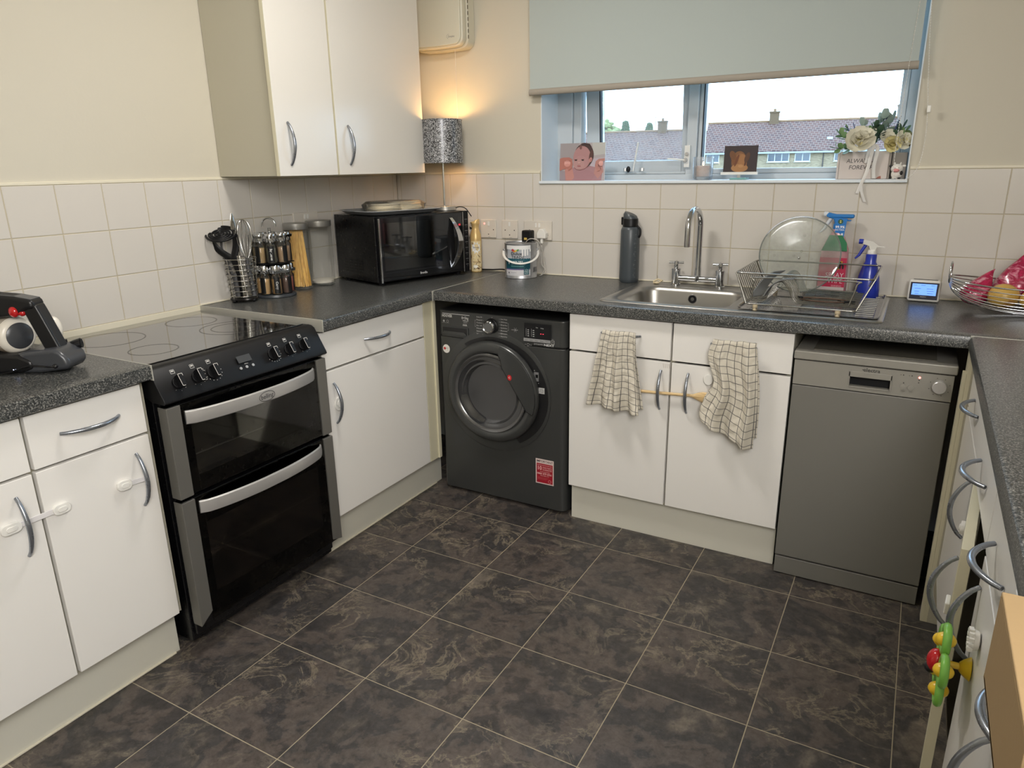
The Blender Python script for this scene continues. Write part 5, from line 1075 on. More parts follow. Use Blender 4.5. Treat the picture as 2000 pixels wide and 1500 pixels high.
for a in (0, 2*PI/3, 4*PI/3): b.cyl((lx, ly, 1.592), (lx+R*math.cos(a), ly+R*math.sin(a), 1.598), 0.0012, seg=5, m=M_wire)
b.build('shade_support', sh)
b = MB(); b.sphere((lx, ly, 1.622), (0.020, 0.020, 0.026), 16, mat('bulb_glow', rgb(255, 190, 110), 0.4, emit=(1.0, 0.60, 0.24, 1), es=14.0), 10); bulb = b.build('bulb', LT, smooth=180)
lp = bpy.data.lights.new('bulb_light', 'POINT'); lp.energy = 2.3; lp.color = (1.0, 0.60, 0.24); lp.shadow_soft_size = 0.026
lo = bpy.data.objects.new('bulb_light', lp); COL.objects.link(lo); lo.location = (lx, ly, 1.655-ZF)
b = MB(); b.tube(smooth_path([(lx+0.05, ly+0.01, lz+0.010), (lx+0.075, ly+0.02, lz+0.016), (lx+0.10, ly+0.030, lz+0.006), (lx+0.11, ly+0.06, lz-0.03)], 6), 0.0022, 6, M_blackplastic); b.build('lamp_cord', LT, smooth=60)

# ------------------------------------------------------------------ wall heater with pull cord
HT = thing('fan_heater', 'cream wall fan heater above the table lamp in the corner', 'heater', (0.36, -0.05, 2.00))
M_heat = mat('cream_appliance_plastic', rgb(214, 209, 190), 0.32)
fr = FB(0, 0, 0)
def hpoly(x0, x1, z0, z1, r, bulge=0.0):
    P_ = []
    for cx, cz, a0 in ((x1-r, z1-r, 0), (x0+r, z1-r, PI/2)):
        for k in range(6): a = a0+PI/2*k/5; P_.append((cx+r*math.cos(a), cz+r*math.sin(a)))
    for cx, cz, a0 in ((x0+r, z0+r, PI), (x1-r, z0+r, 1.5*PI)):
        for k in range(6): a = a0+PI/2*k/5; px = cx+r*math.cos(a); P_.append((px, cz+r*math.sin(a)-(bulge*math.sin(PI*(px-x0)/(x1-x0)) if math.sin(a) < -0.5 else 0)))
        if a0 == PI:
            for k in range(1, 6): px = x0+r+(x1-x0-2*r)*k/6; P_.append((px, z0-bulge*math.sin(PI*(px-x0)/(x1-x0))))
    return P_
b = MB(); b.prism(hpoly(0.205, 0.492, 2.004, 2.30, 0.035, 0.004), fr, 0.055, M_heat, -0.004); b.build('rear_housing', HT, smooth=40, bevel=0.005)
b = MB(); b.prism(hpoly(0.212, 0.486, 2.010, 2.295, 0.035, 0.004), fr, 0.090, M_heat, 0.0565); b.build('front_cover', HT, smooth=40, bevel=0.008, seg=3)
b = MB(); b.prism(hpoly(0.222, 0.478, 2.018, 2.285, 0.030, 0.004), fr, 0.098, M_heat, 0.0905); b.build('front_plate', HT, smooth=40, bevel=0.006, seg=3)
pr = Print(FB(0.425, -0.0984, 2.050)); pr.text((90, 92, 92), 'Dimplex', 0.006, -0.001, 0.012, width=0.034); pr.line((120, 122, 122), [(-0.014, 0.008), (-0.018, 0.003), (-0.017, -0.004), (-0.010, -0.010)], 0.001); pr.line((120, 122, 122), [(-0.014, 0.008), (-0.004, 0.0085)], 0.0008); pr.build('logo', HT)
for k in range(9): b = MB(); b.box(0.4915, 0.4945, -0.0545, -0.0505, 2.04+k*0.024, 2.055+k*0.024, mat('vent_shadow', rgb(120, 112, 96), 0.7)); b.build('side_slot', HT)
b = MB(); b.cyl((0.424, -0.06, 1.998), (0.424, -0.058, 1.62), 0.0010, seg=6, m=M_whitep); b.lathe((0.424, -0.058, 1.595), [(0.003, 0), (0.006, 0.006), (0.002, 0.026)], 12, M_whitep); b.build('pull_cord', HT)

# ------------------------------------------------------------------ jars, spice rack, utensils
def storage_jar(x, y, r, h, label):
    t = thing('storage_jar', label, 'jar', (x, y, 1.0), group='tall glass jars with steel lids')
    b = MB(); b.lathe((x, y, 1.0004), [(r-0.004, 0), (r, 0.004), (r, h-0.030), (r-0.006, h-0.024), (r-0.006, h-0.018)], 36, G_clear, cap1=False); b.build('glass', t, smooth=40)
    b = MB(); b.lathe((x, y, 1.0004), [(r-0.005, 0.0), (r-0.0045, 0.008), (0.0, 0.008)], 36, G_clear, cap1=False); b.build('thick_base', t)
    b = MB(); b.lathe((x, y, 1.0004), [(r+0.0005, h-0.026), (r+0.0015, h-0.024), (r+0.0015, h-0.002), (r-0.001, h), (0, h)], 36, M_lids); b.build('lid', t, smooth=40)
    return t
j1 = storage_jar(0.064, -0.784, 0.050, 0.278, 'tall glass jar of dried spaghetti with steel lid')
b = MB(); M_pasta = mat('spaghetti', rgb(238, 188, 78), 0.5)
noise_ramp(M_pasta, 260, [(0.35, rgb(196, 138, 44)), (0.5, rgb(236, 184, 76)), (0.65, rgb(248, 206, 104))], vec_scale=(1, 1, 0.03))
random.seed(11)
for k in range(170):
    a = random.uniform(0, 2*PI); r0_ = 0.043*math.sqrt(random.random()); a2 = a+random.uniform(-0.6, 0.6); r1_ = r0_*0.62; ox, oy = -0.004, 0.006
    b.tube([(0.064+r0_*math.cos(a), -0.784+r0_*math.sin(a), 1.012), (0.064+ox+r1_*math.cos(a2), -0.784+oy+r1_*math.sin(a2), 1.012+random.uniform(0.225, 0.240))], 0.0016, 4, M_pasta)
for k in range(10):
    a = random.uniform(0, 2*PI); b.tube([(0.064+0.02*math.cos(a), -0.784+0.02*math.sin(a), 1.012), (0.064-0.030, -0.784-0.026+0.006*k/2, 1.235)], 0.0014, 4, M_pasta)
b.build('spaghetti', j1, kind='stuff')
j2 = storage_jar(0.064, -0.650, 0.0535, 0.280, 'tall glass jar nearly empty with a pale remainder beside the microwave')
b = MB(); b.lathe((0.064, -0.650, 1.0104), [(0.047, 0), (0.0475, 0.010), (0.030, 0.016), (0.0, 0.012)], 30, mat('pale_powder', rgb(222, 216, 202), 0.9, bump=(200, 0.5))); b.build('powder', j2)
# spice carousel
sx, sy = 0.094, -0.955
SR = thing('spice_rack', 'two-tier rotating spice rack with chrome tiers and a loop handle', 'spice rack', (sx, sy, 1.0))
b = MB(); b.lathe((sx, sy, 1.0004), [(0.080, 0), (0.082, 0.003), (0.080, 0.012), (0.0, 0.014)], 48, mat('dark_grey_base', rgb(58, 62, 66), 0.35)); b.build('base', SR, smooth=40)
def lobed(rad, lob, z, n=96): return [(sx+(rad+lob*math.cos(8*a))*math.cos(a), sy+(rad+lob*math.cos(8*a))*math.sin(a), z) for a in [2*PI*k/n for k in range(n)]]
b = MB(); b.loops([lobed(0.055, 0.006, 1.131), lobed(0.055, 0.006, 1.135)], M_blackplastic); b.loops([lobed(0.079, 0.005, 1.1355), lobed(0.080, 0.005, 1.1375)], M_blackplastic); b.build('tier_plate', SR, smooth=0)
for z_ in (1.100, 1.236): b = MB(); b.loops([lobed(0.080, 0.0045, z_), lobed(0.082, 0.0045, z_+0.010), lobed(0.0795, 0.0045, z_+0.010), lobed(0.0775, 0.0045, z_)], M_chrome, closed=True); b.build('chrome_ring', SR, smooth=40)
b = MB(); b.cyl((sx, sy, 1.014), (sx, sy, 1.272), 0.006, seg=12, m=M_chrome); b.tube(arc((sx, sy, 1.284), 0.026, -0.3, PI+0.3, 20, (0.87, 0.494, 0), (0, 0, 1)), 0.0036, 8, M_chrome); b.build('post_and_handle', SR, smooth=60)
GJ = glassy('spice_glass', (0.98, 0.98, 0.97, 1), 0.9, haze=rgb(190, 192, 190), hz=0.03)
def spice_jar(x, y, z, col, text, label):
    t = thing('spice_jar', label, 'spice jar', (x, y, z), group='small spice jars in the rotating rack')
    b = MB(); b.lathe((x, y, z+0.0003), [(0.0195, 0), (0.0205, 0.002), (0.0205, 0.070), (0.016, 0.076), (0.016, 0.084)], 18, GJ); b.build('glass', t, smooth=40)
    b = MB(); b.lathe((x, y, z+0.0025), [(0.0185, 0), (0.0185, 0.058), (0.0, 0.060)], 16, mat('spice_%d_%d_%d' % col, rgb(*col), 0.8, bump=(300, 0.6))); b.build('contents', t, smooth=40)
    b = MB(); b.lathe((x, y, z+0.0003), [(0.0215, 0.083), (0.0222, 0.086), (0.0222, 0.112), (0.0205, 0.115), (0, 0.1155)], 18, M_chrome); b.build('lid', t, smooth=40)
    ax = Vector((x-sx, y-sy, 0)).normalized()
    pr = Print((Vector((x, y, z))+ax*0.0206, Vector((-ax.y, ax.x, 0)), Vector((0, 0, 1)), ax), wrap=0.0207, base=0.0003); pr.rect((12, 12, 13), -0.0125, 0.004, 0.0125, 0.068)
    if text: pr.text((226, 226, 224), text, 0.0, 0.036, 0.013, width=0.045 if len(text) > 5 else 0.032, rot=-PI/2, bold=0.01)
    pr.build('print', t)
camdir = math.atan2(-3.0-sy, 2.36-sx)
lower = [((206, 162, 104), 'Curry', 'spice jar labelled Curry at the front of the lower tier'), ((92, 66, 52), '', 'jar of mixed peppercorns right of the Curry jar on the lower tier'), ((216, 176, 120), '', 'jar of pale tan powder left of the Curry jar on the lower tier'), ((168, 84, 66), '', 'jar of reddish spice at the right edge of the lower tier'), ((120, 110, 60), '', 'spice jar at the back of the lower tier'), ((120, 110, 60), '', 'spice jar at the back of the lower tier'), ((120, 110, 60), '', 'spice jar at the back of the lower tier'), ((190, 150, 96), '', 'spice jar at the left edge of the lower tier by the wall')]
upper = [((120, 116, 92), 'Bay Leaves', 'spice jar labelled Bay Leaves at the front of the upper tier'), ((176, 146, 112), '', 'jar of coarse brown spice right of Bay Leaves on the upper tier'), ((188, 158, 110), '', 'jar of tan seeds left of Bay Leaves on the upper tier'), ((150, 120, 90), '', 'spice jar at the right edge of the upper tier'), ((120, 110, 60), '', 'spice jar at the back of the upper tier'), ((120, 110, 60), '', 'spice jar at the back of the upper tier'), ((120, 110, 60), '', 'spice jar at the back of the upper tier'), ((110, 96, 70), '', 'spice jar at the left edge of the upper tier by the wall')]
offs = [0, 1, -1, 2, 3, 4, 5, -2]
for tier, z_, tw in ((lower, 1.0145, 0.10), (upper, 1.138, -0.02)):
    for (col, tx, lb), o_ in zip(tier, offs):
        a = camdir+tw+o_*PI/4; spice_jar(sx+0.0565*math.cos(a), sy+0.0565*math.sin(a), z_, col, tx, lb)
# utensil caddy
ux, uy = 0.078, -1.102
UH = thing('utensil_holder', 'round wire utensil holder on dark base beside the cooker', 'utensil holder', (ux, uy, 1.0))
cU2 = Vector((0.87, 0.494, 0)); cW2 = Vector((-0.494, 0.87, 0))
def up_(u, z, d=0): v = Vector((ux, uy, 0))+cU2*u+cW2*d; return (v.x, v.y, z)
for k in range(8):
    z_ = 1.024+k*0.0205; r_k = 0.051+0.010*k/7; b = MB(); b.tube([(ux+r_k*math.cos(a), uy+r_k*math.sin(a), z_) for a in [2*PI*j/36 for j in range(36)]], 0.0017, 6, M_wire, closed=True); b.build('ring_wire', UH, smooth=60)
for k in range(6): a = PI/6+k*PI/3; b = MB(); b.tube([(ux+0.050*math.cos(a), uy+0.050*math.sin(a), 1.012), (ux+0.0615*math.cos(a), uy+0.0615*math.sin(a), 1.170)], 0.0017, 6, M_wire); b.build('upright_wire', UH)
b = MB(); b.lathe((ux, uy, 1.0085), [(0.052, 0), (0.054, 0.003), (0.052, 0.006), (0.0, 0.006)], 36, mat('dark_metal_base', rgb(30, 28, 28), 0.3, 0.6)); b.build('base', UH)
for k in range(4): a = camdir+PI/4+k*PI/2; MB().sphere((ux+0.050*math.cos(a), uy+0.050*math.sin(a), 1.0072), 0.007, 10, M_blackplastic, 8).build('ball_foot', UH)
def utensil(name, label, loc): return thing(name, label, 'utensil', loc, group='cooking utensils in the wire holder')
def ribbon(b, pts, ws, th, m, wd):
    secs = []
    for i, p in enumerate(pts):
        p = Vector(p); t = (Vector(pts[min(i+1, len(pts)-1)])-Vector(pts[max(i-1, 0)])).normalized(); W_ = Vector(wd); W_ = (W_-t*W_.dot(t)).normalized()*ws[i]/2; n_ = t.cross(W_).normalized()*th/2
        secs.append([tuple(p-W_), tuple(p-W_*0.7+n_), tuple(p+W_*0.7+n_), tuple(p+W_), tuple(p+W_*0.7-n_), tuple(p-W_*0.7-n_)])
    b.loops(secs, m)
M_grip = mat('grey_soft_grip', rgb(66, 66, 68), 0.5)
t = utensil('serving_spoon', 'dark grey serving spoon leaning to the left in the wire holder', up_(-0.02, 1.016))
b = MB(); pts = [up_(-0.018+(-0.094)*k/14, 1.018+0.292*k/14, 0.018+0.01*k/14) for k in range(15)]; ws = [0.012]*9+[0.018, 0.036, 0.046, 0.046, 0.036, 0.012]; ribbon(b, pts, ws, 0.006, M_grip, cU2); b.build('spoon', t, smooth=60)
t = utensil('potato_masher', 'black potato masher with slotted round head in the wire holder', up_(-0.005, 1.016))
mc = Vector(up_(-0.056, 1.262, -0.010)); mn = Vector((0.27, -0.33, 0.90)).normalized(); mu = cU2.copy(); mu = (mu-mn*mu.dot(mn)).normalized(); mv = mn.cross(mu)
def mp_(r, a, h=0): return tuple(mc+mu*r*math.cos(a)+mv*r*math.sin(a)+mn*h)
b = MB(); b.tube([mp_(0.055, 2*PI*k/40) for k in range(40)], 0.0042, 8, M_blackplastic, closed=True)
for rr_ in (0.044, 0.033, 0.022, 0.010): b.tube([mp_(rr_, 2*PI*k/30) for k in range(30)], 0.0036, 6, M_blackplastic, closed=True)
for k in range(6): b.tube([mp_(0.0, 0), mp_(0.055, k*PI/3)], 0.0026, 6, M_blackplastic)
b.build('masher_plate', t, smooth=60)
b = MB()
for a, mid in ((PI, up_(-0.082, 1.205, 0.0)), (0.0, up_(-0.008, 1.215, 0.0))): ribbon(b, smooth_path([mp_(0.053, a), mid, up_(-0.024, 1.162, 0.0)], 5), [0.026-0.004*0]*11, 0.007, M_blackplastic, cU2)
ribbon(b, [up_(-0.024, 1.170, 0), up_(-0.010, 1.105, 0), up_(-0.006, 1.018, 0)], [0.030, 0.020, 0.018], 0.010, M_blackplastic, cU2); b.build('masher_arms', t, smooth=50)
t = utensil('slotted_spoon', 'narrow steel slotted spoon behind the masher', up_(0.0, 1.016))
b = MB(); ribbon(b, [up_(0.002-0.022*k/14, 1.018+0.318*k/14, 0.026) for k in range(15)], [0.008]*9+[0.014, 0.024, 0.028, 0.028, 0.020, 0.006], 0.003, M_wire, (cU2*0.6+cW2*0.8)); b.build('spoon', t, smooth=60)
t = utensil('whisk', 'steel balloon whisk with grey perforated handle in the wire holder', up_(0.02, 1.016))
wd_ = (Vector(up_(0.030, 1.30, 0.0))-Vector(up_(0.030, 1.16, 0.0))).normalized(); wb = Vector(up_(0.026, 1.155, 0.005))
for k in range(6):
    a = k*PI/6; s_ = cU2*math.cos(a)+cW2*math.sin(a); P_ = []
    for j in range(25):
        t_ = j/24; an = PI*t_; rr_ = 0.036*math.sin(an)**0.85 if False else 0.0
        u_ = -math.cos(an)*1.0; w_k = 0.036*(1-abs(u_)**2.6)**0.9 if False else 0
        ph = 2*PI*t_
        h_ = 0.158*math.sin(PI*t_)**0.62; sd_ = (0.036*math.sin(2*PI*(t_))*(-1)) if False else 0.036*math.cos(PI*t_)*(math.sin(PI*t_)**0.35)*1.15
        P_.append(tuple(wb+wd_*h_+s_*sd_))
    b = MB(); b.tube(P_, 0.0011, 5, M_wire); b.build('whisk_wire', t, smooth=60)
b = MB(); b.tube([up_(0.026, 1.168, 0.005), up_(0.027, 1.13, 0.003), up_(0.040, 1.05, -0.005), up_(0.044, 1.020, -0.010)], [0.006, 0.0085, 0.010, 0.009], 12, M_grip); h_ = b.build('handle', t, smooth=60)
for k in range(4): MB().sphere(up_(0.030+0.004*k, 1.115-0.024*k, -0.0085-0.002*k), (0.0042, 0.0042, 0.0048), 8, M_wire, 6).build('grip_dot', h_)
t = utensil('kitchen_spatula', 'steel spatula handle standing in the middle of the wire holder', up_(0.01, 1.016))
b = MB(); ribbon(b, [up_(0.012, 1.018, -0.02), up_(0.006, 1.10, -0.015), up_(0.000, 1.178, -0.01)], [0.022, 0.012, 0.014], 0.003, M_wire, cU2); b.build('blade', t, smooth=60)
b = MB(); ribbon(b, [up_(-0.014, 1.018, -0.026), up_(-0.018, 1.075, -0.024), up_(-0.020, 1.110, -0.022)], [0.018, 0.020, 0.014], 0.008, M_grip, cU2); b.build('grip', t, smooth=60)

# ------------------------------------------------------------------ cordless vacuum on its charging dock
VO = Vector((0.395, -2.045, 1.0)); vU, vW = Vector((0.87, 0.494, 0)), Vector((-0.494, 0.87, 0)); vs = 0.001288
def vp(px, py, d=0.0): v = VO+vU*((px-75)*vs)+vW*d; return Vector((v.x, v.y, 1.0+(738-py)*vs*1.03))
VFr = (Vector((VO.x, VO.y, 0)), vU, Vector((0, 0, 1)), vU.cross(Vector((0, 0, 1))))
def vpoly(pts): return [((px-75)*vs, 1.0+(738-py)*vs*1.03) for px, py in pts]
VC = thing('handheld_vacuum', 'black and white cordless handheld vacuum with red button on a grey dock', 'vacuum cleaner', tuple(VO))
M_vd = mat('charcoal_vac_plastic', rgb(64, 66, 70), 0.3); M_vb = mat('black_vac_plastic', rgb(22, 22, 24), 0.35); M_vw = mat('white_vac_plastic', rgb(222, 216, 204), 0.3)
b = MB(); b.prism(vpoly([(20, 738), (98, 738), (146, 732), (156, 722), (151, 706), (140, 694), (128, 689), (98, 692), (70, 694), (40, 704), (20, 716)]), VFr, 0.045, M_vd, -0.045); b.build('dock', VC, smooth=40, bevel=0.012, seg=3)
b = MB(); b.prism(vpoly([(-120, 738), (22, 738), (60, 736), (86, 728), (84, 712), (60, 700), (-120, 690)]), VFr, 0.050, M_vb, -0.040); b.build('nozzle', VC, smooth=40, bevel=0.010, seg=3)
b = MB(); b.prism(vpoly([(-120, 566), (0, 583), (60, 589), (97, 597), (99, 614), (84, 616), (62, 628), (20, 632), (0, 636), (-120, 640)]), VFr, 0.026, M_vb, -0.026); b.build('body', VC, smooth=40, bevel=0.010, seg=3)
b = MB(); b.prism(vpoly([(-20, 578), (0, 583), (60, 589), (94, 596), (93, 598), (60, 593), (0, 588), (-20, 585)]), VFr, 0.020, M_vd, -0.020); b.build('top_cap', VC, smooth=40, bevel=0.002)
b = MB(); b.prism(vpoly([(68, 606), (100, 606), (106, 622), (132, 694), (127, 702), (106, 700), (98, 690)]), VFr, 0.020, M_vb, -0.020); b.build('grip_handle', VC, smooth=40, bevel=0.007, seg=3)
cyc = vp(38, 668); ax_ = (vU*0.90-vW*0.43).normalized(); a1 = Vector((0, 0, 1)); a2 = ax_.cross(a1).normalized()
def vring(c, r, h, n=44): return [tuple(c+a1*r*math.cos(2*PI*k/n)+a2*r*math.sin(2*PI*k/n)+ax_*h) for k in range(n)]
b = MB(); b.loops([vring(cyc, r_, h_) for r_, h_ in ((0.043, -0.035), (0.0475, -0.030), (0.0475, 0.004), (0.044, 0.012), (0.036, 0.018), (0.034, 0.018))], M_vw); mh = b.build('motor_housing', VC, smooth=40)
b = MB(); b.loops([vring(cyc, r_, h_) for r_, h_ in ((0.034, 0.015), (0.034, 0.0195), (0.026, 0.025), (0.0, 0.027))], M_vd); b.build('filter_cap', VC, smooth=40)
b = MB(); b.loops([vring(cyc, r_, h_) for r_, h_ in ((0.050, -0.085), (0.052, -0.08), (0.052, -0.037), (0.046, -0.034))], mat('smoky_bin', rgb(78, 74, 74), 0.2)); b.build('dust_bin', VC, smooth=40)
for k in range(6):
    b = MB(); b.tube([tuple(cyc+a1*0.0474*math.cos(t_)+a2*0.0474*math.sin(t_)+ax_*(-0.026+k*0.0052)) for t_ in [2*PI*j/40 for j in range(40)]], 0.0011, 5, mat('vent_groove', rgb(120, 108, 92), 0.6)); b.build('vent_groove', mh)
b = MB(); b.sphere(vp(103, 662, 0.03), (0.018, 0.020, 0.034), 20, M_vw, 12); b.build('accessory_drum', VC, smooth=180)
b = MB(); b.sphere(vp(56, 619, -0.021), (0.0150, 0.0110, 0.0150), 16, mat('red_button', rgb(190, 32, 34), 0.15, coat=0.6), 10); b.sphere(vp(69, 622, -0.016), (0.012, 0.009, 0.009), 12, MATS['red_button'], 8); b.build('trigger_button', VC, smooth=180)
b = MB(); b.tube(smooth_path([tuple(vp(133, 724, -0.046)), tuple(vp(118, 723, -0.052)), tuple(vp(80, 720, -0.056)), tuple(vp(40, 732, -0.060)), tuple(vp(0, 736, -0.060)+Vector((0, 0, 0.001))), tuple(vp(-60, 736, -0.07)+Vector((0, 0, 0.001)))], 6), 0.0019, 6, M_vb); b.sphere(vp(128, 723, -0.047), (0.008, 0.006, 0.0055), 10, M_vb, 6); b.build('charging_lead', VC, smooth=60)
pr = Print((vp(50, 728, -0.0502), VFr[1], VFr[2], VFr[3])); 
for u in (-0.005, 0.001, 0.006): pr.ell((200, 210, 255), u, 0.0, 0.0012, n=6, emit=6)
pr.build('charge_lights', VC)
b = MB(); q0 = vp(126, 690, 0.052); q1 = vp(160, 684, 0.060)
b.tube([tuple(vp(96, 700, 0.030)), tuple(vp(124, 697, 0.034)), tuple(vp(135, 695, 0.036)), tuple(vp(148, 692, 0.040))], [0.008, 0.009, 0.012, 0.013], 12, M_vb); b.tube([tuple(vp(148, 692, 0.0398)), tuple(vp(148.6, 692, 0.040))], [0.010, 0.010], 12, M_darkgap); b.tube([tuple(vp(118, 698, 0.034)), tuple(vp(120, 684, 0.034))], [0.006, 0.003], 8, M_vb); b.build('crevice_nozzle', VC, smooth=60)

# ------------------------------------------------------------------ tea towels, spoon and locks on the sink cabinet
def towel_mat():
    m = mat('checked_towel_cloth', rgb(206, 198, 182), 0.9, bump=(700, 0.35)); n = m.node_tree.nodes; L = m.node_tree.links; b = n['Principled BSDF']
    tc = n.new('ShaderNodeTexCoord'); sp = n.new('ShaderNodeSeparateXYZ'); L.new(tc.outputs['UV'], sp.inputs[0]); outs = []
    for ax, per in (('X', 1.0), ('Y', 1.0)):
        fr = n.new('ShaderNodeMath'); fr.operation = 'FRACT'; L.new(sp.outputs[ax], fr.inputs[0])
        lt = n.new('ShaderNodeMath'); lt.operation = 'LESS_THAN'; lt.inputs[1].default_value = 0.085; L.new(fr.outputs[0], lt.inputs[0]); outs.append(lt)
    mx = n.new('ShaderNodeMath'); mx.operation = 'MAXIMUM'; L.new(outs[0].outputs[0], mx.inputs[0]); L.new(outs[1].outputs[0], mx.inputs[1])
    mi = n.new('ShaderNodeMix'); mi.data_type = 'RGBA'; mi.inputs[6].default_value = rgb(208, 201, 186); mi.inputs[7].default_value = rgb(56, 56, 62)
    k = n.new('ShaderNodeMath'); k.operation = 'MULTIPLY'; k.inputs[1].default_value = 0.85; L.new(mx.outputs[0], k.inputs[0]); L.new(k.outputs[0], mi.inputs[0]); L.new(mi.outputs[2], b.inputs['Base Color']); return m
M_towel = towel_mat()
from mathutils import noise as NZ
def towel(label, ztop, yh, left, right, zbot, nx, ny, seed, back=0.72):
    """left/right: functions of the drop fraction t giving x; zbot(s): bottom height of the front layer"""
    t0 = thing('tea_towel', label, 'towel', ((left(0)+right(0))/2, yh, ztop), group='checked tea towels on the drawer handles')
    for lay in (0, 1):
        def fn(s, t, lay=lay):
            if t < 0.06:   # over the handle bar
                a = PI/2*(t/0.06); y = yh-0.008*math.sin(a) if lay == 0 else yh+0.008*math.sin(a); z = ztop+0.008*math.cos(a)-0.006; f = 0
            else:
                f = (t-0.06)/0.94; z0 = ztop-0.006; zb = zbot(s) if lay == 0 else z0-(z0-zbot(s))*back; z = z0+(zb-z0)*f; y = yh-0.008 if lay == 0 else yh+0.008
            xl, xr = left(f), right(f)
            if lay == 1: w = (xr-xl); xl, xr = xl-0.006*f+0.008, xr+0.012*f-0.004
            x = xl+(xr-xl)*s
            amp = (0.004+0.011*f)*(1 if lay == 0 else 0.35)
            fold = math.sin(s*11+seed+1.2*f)+0.55*math.sin(s*23+seed*2.1-2*f)+0.6*NZ.noise(Vector((s*5, f*4+seed, seed)))
            y += -amp*fold-(0.012*f if lay == 0 else -0.0)
            x += 0.0035*f*math.cos(s*11+seed+1.2*f)
            z += 0.0035*NZ.noise(Vector((s*4+seed, f*3, 1.5)))
            crk = 0.0035*NZ.noise(Vector((s*14+seed, f*22, 3.0)))
            y += crk
            if lay == 1: y = min(y, -0.5865)
            return (x, y, z)
        b = MB(); b.grid(fn, 46, 72, M_towel)
        lay_ = b.bm.loops.layers.uv.verify()
        for fc in b.bm.faces:
            for lp in fc.loops: u = lp[lay_].uv; lp[lay_].uv = (u.x*nx+0.3+0.10*math.sin(u.y*7+seed), u.y*ny+0.12*math.sin(u.x*9+seed))
        b.build('front_layer' if lay == 0 else 'back_layer', t0, smooth=180, solid=0.0022)
    return t0
LI = lambda a, b_: (lambda f: a+(b_-a)*f)
towel('black and white checked tea towel on the drawer handle beside the washing machine', 0.910, -0.6215, lambda f: 1.400-0.048*f**0.9, lambda f: 1.524+0.026*max(0, f-0.35)/0.65, lambda s: 0.628-0.018*s, 7.0, 12.6, 1.0, 0.94)
towel('longer checked tea towel with slanting lower edge beside the dishwasher', 0.916, -0.6215, lambda f: 1.800-0.012*math.sin(f*9)+(-0.022*max(0, (f-0.62)/0.38)), lambda f: 1.945+0.020*math.sin(min(1, f*1.1)*2.2), lambda s: 0.640-0.092*min(1, s*1.15)**0.8, 7.0, 13.5, 4.3, 0.90)
t = thing('wooden_spoon', 'pale wooden spoon pushed through both door handles of the sink cabinet', 'spoon', (1.66, -0.601, 0.696))
M_wood = mat('pale_beech_wood', rgb(214, 184, 134), 0.55); noise_ramp(M_wood, 14, [(0.38, rgb(206, 174, 122)), (0.52, rgb(222, 194, 146)), (0.62, rgb(190, 156, 104))], vec_scale=(0.6, 6, 9), dist=0.5)
b = MB(); b.tube([(1.475, -0.601, 0.690), (1.60, -0.601, 0.694), (1.735, -0.600, 0.701)], 0.0055, 12, M_wood); b.build('spoon_handle', t, smooth=60)
b = MB(); K = 14; secs = []
for k in range(K+1):
    t_ = k/K; w = 0.0055+0.0185*math.sin(PI*min(1, t_*1.0))**0.9*(0.55+0.45*t_) if t_ < 1 else 0.002; th = 0.0050+0.002*math.sin(PI*t_)
    c_ = Vector((1.735+0.078*t_, -0.6015, 0.701-0.001*t_)); secs.append([tuple(c_+Vector((0, -th*math.sin(a), w*math.cos(a)))) for a in [2*PI*j/14 for j in range(14)]])
b.loops(secs, M_wood); b.build('spoon_head', t, smooth=70)
t = thing('child_lock', 'round white lock pad half hidden by the longer tea towel', 'safety lock', (1.792, -0.583, 0.765), group='child locks on the cabinet doors')
b = MB(); b.prism([(0.017*math.cos(2*PI*k/20), 0.021*math.sin(2*PI*k/20)) for k in range(20)], FB(1.785, -0.5832, 0.764), 0.011, M_whitep); b.build('pad', t, bevel=0.003)
pr = Print(FB(1.632, -0.5835, 0.792)); 
for k in range(4): pr.line((196, 188, 178), [(-0.014+k*0.007, 0.010), (-0.011+k*0.007, -0.006)], 0.0016)
pr.mb.build('sticker_residue', bpy.data.objects['sink_cabinet'], smooth=0, fixn=False, kind='stuff')

# ------------------------------------------------------------------ window sill things
SZ = 1.4252
def flat_card(name, label, cat, x0, x1, z0, z1, y, th, lean, m_edge): 
    t = thing(name, label, cat, ((x0+x1)/2, y, z0)); TMx = Matrix.Translation(((x0+x1)/2, y, z0)) @ Matrix.Rotation(lean, 4, 'X'); w, h = (x1-x0)/2, z1-z0
    b = MB(TMx); b.box(-w, w, 0, th, 0, h, m_edge); b.build('panel', t, bevel=0.0005)
    O_ = TMx @ Vector((0, -0.0001, h/2)); R3 = TMx.to_3x3(); U_, V_ = R3 @ Vector((1, 0, 0)), R3 @ Vector((0, 0, 1)); return t, Print((O_, U_, V_, U_.cross(V_))), w, h
t, pr, w, h = flat_card('baby_photo', 'square photo print of a baby standing at the left end of the sill', 'photo', 0.895, 1.114, SZ, 1.586, 0.055, 0.004, -0.05, M_whitep)
h2 = h/2; W2, H2 = w, h2
def pc(x, y): return (-W2+x/1210*2*W2, H2-y/980*2*H2)       # crop pixels of the print -> its own plane
def PL(c, *pts): pr.poly(c, [pc(*p) for p in pts])
pr.rect((176, 168, 170), -w, -h2, w, h2); PL((160, 152, 154), (0, 0), (520, 0), (420, 420), (0, 560)); PL((188, 188, 184), (860, 0), (1210, 0), (1210, 300), (900, 330)); PL((186, 176, 186), (830, 420), (1210, 380), (1210, 700), (820, 700)); PL((150, 138, 144), (0, 700), (200, 740), (200, 980), (0, 980))
def EL(c, x, y, a, b_, rot=0, n=28): u, v = pc(x, y); pr.ell(c, u, v, a/1210*2*W2, b_/980*2*H2, rot, n)
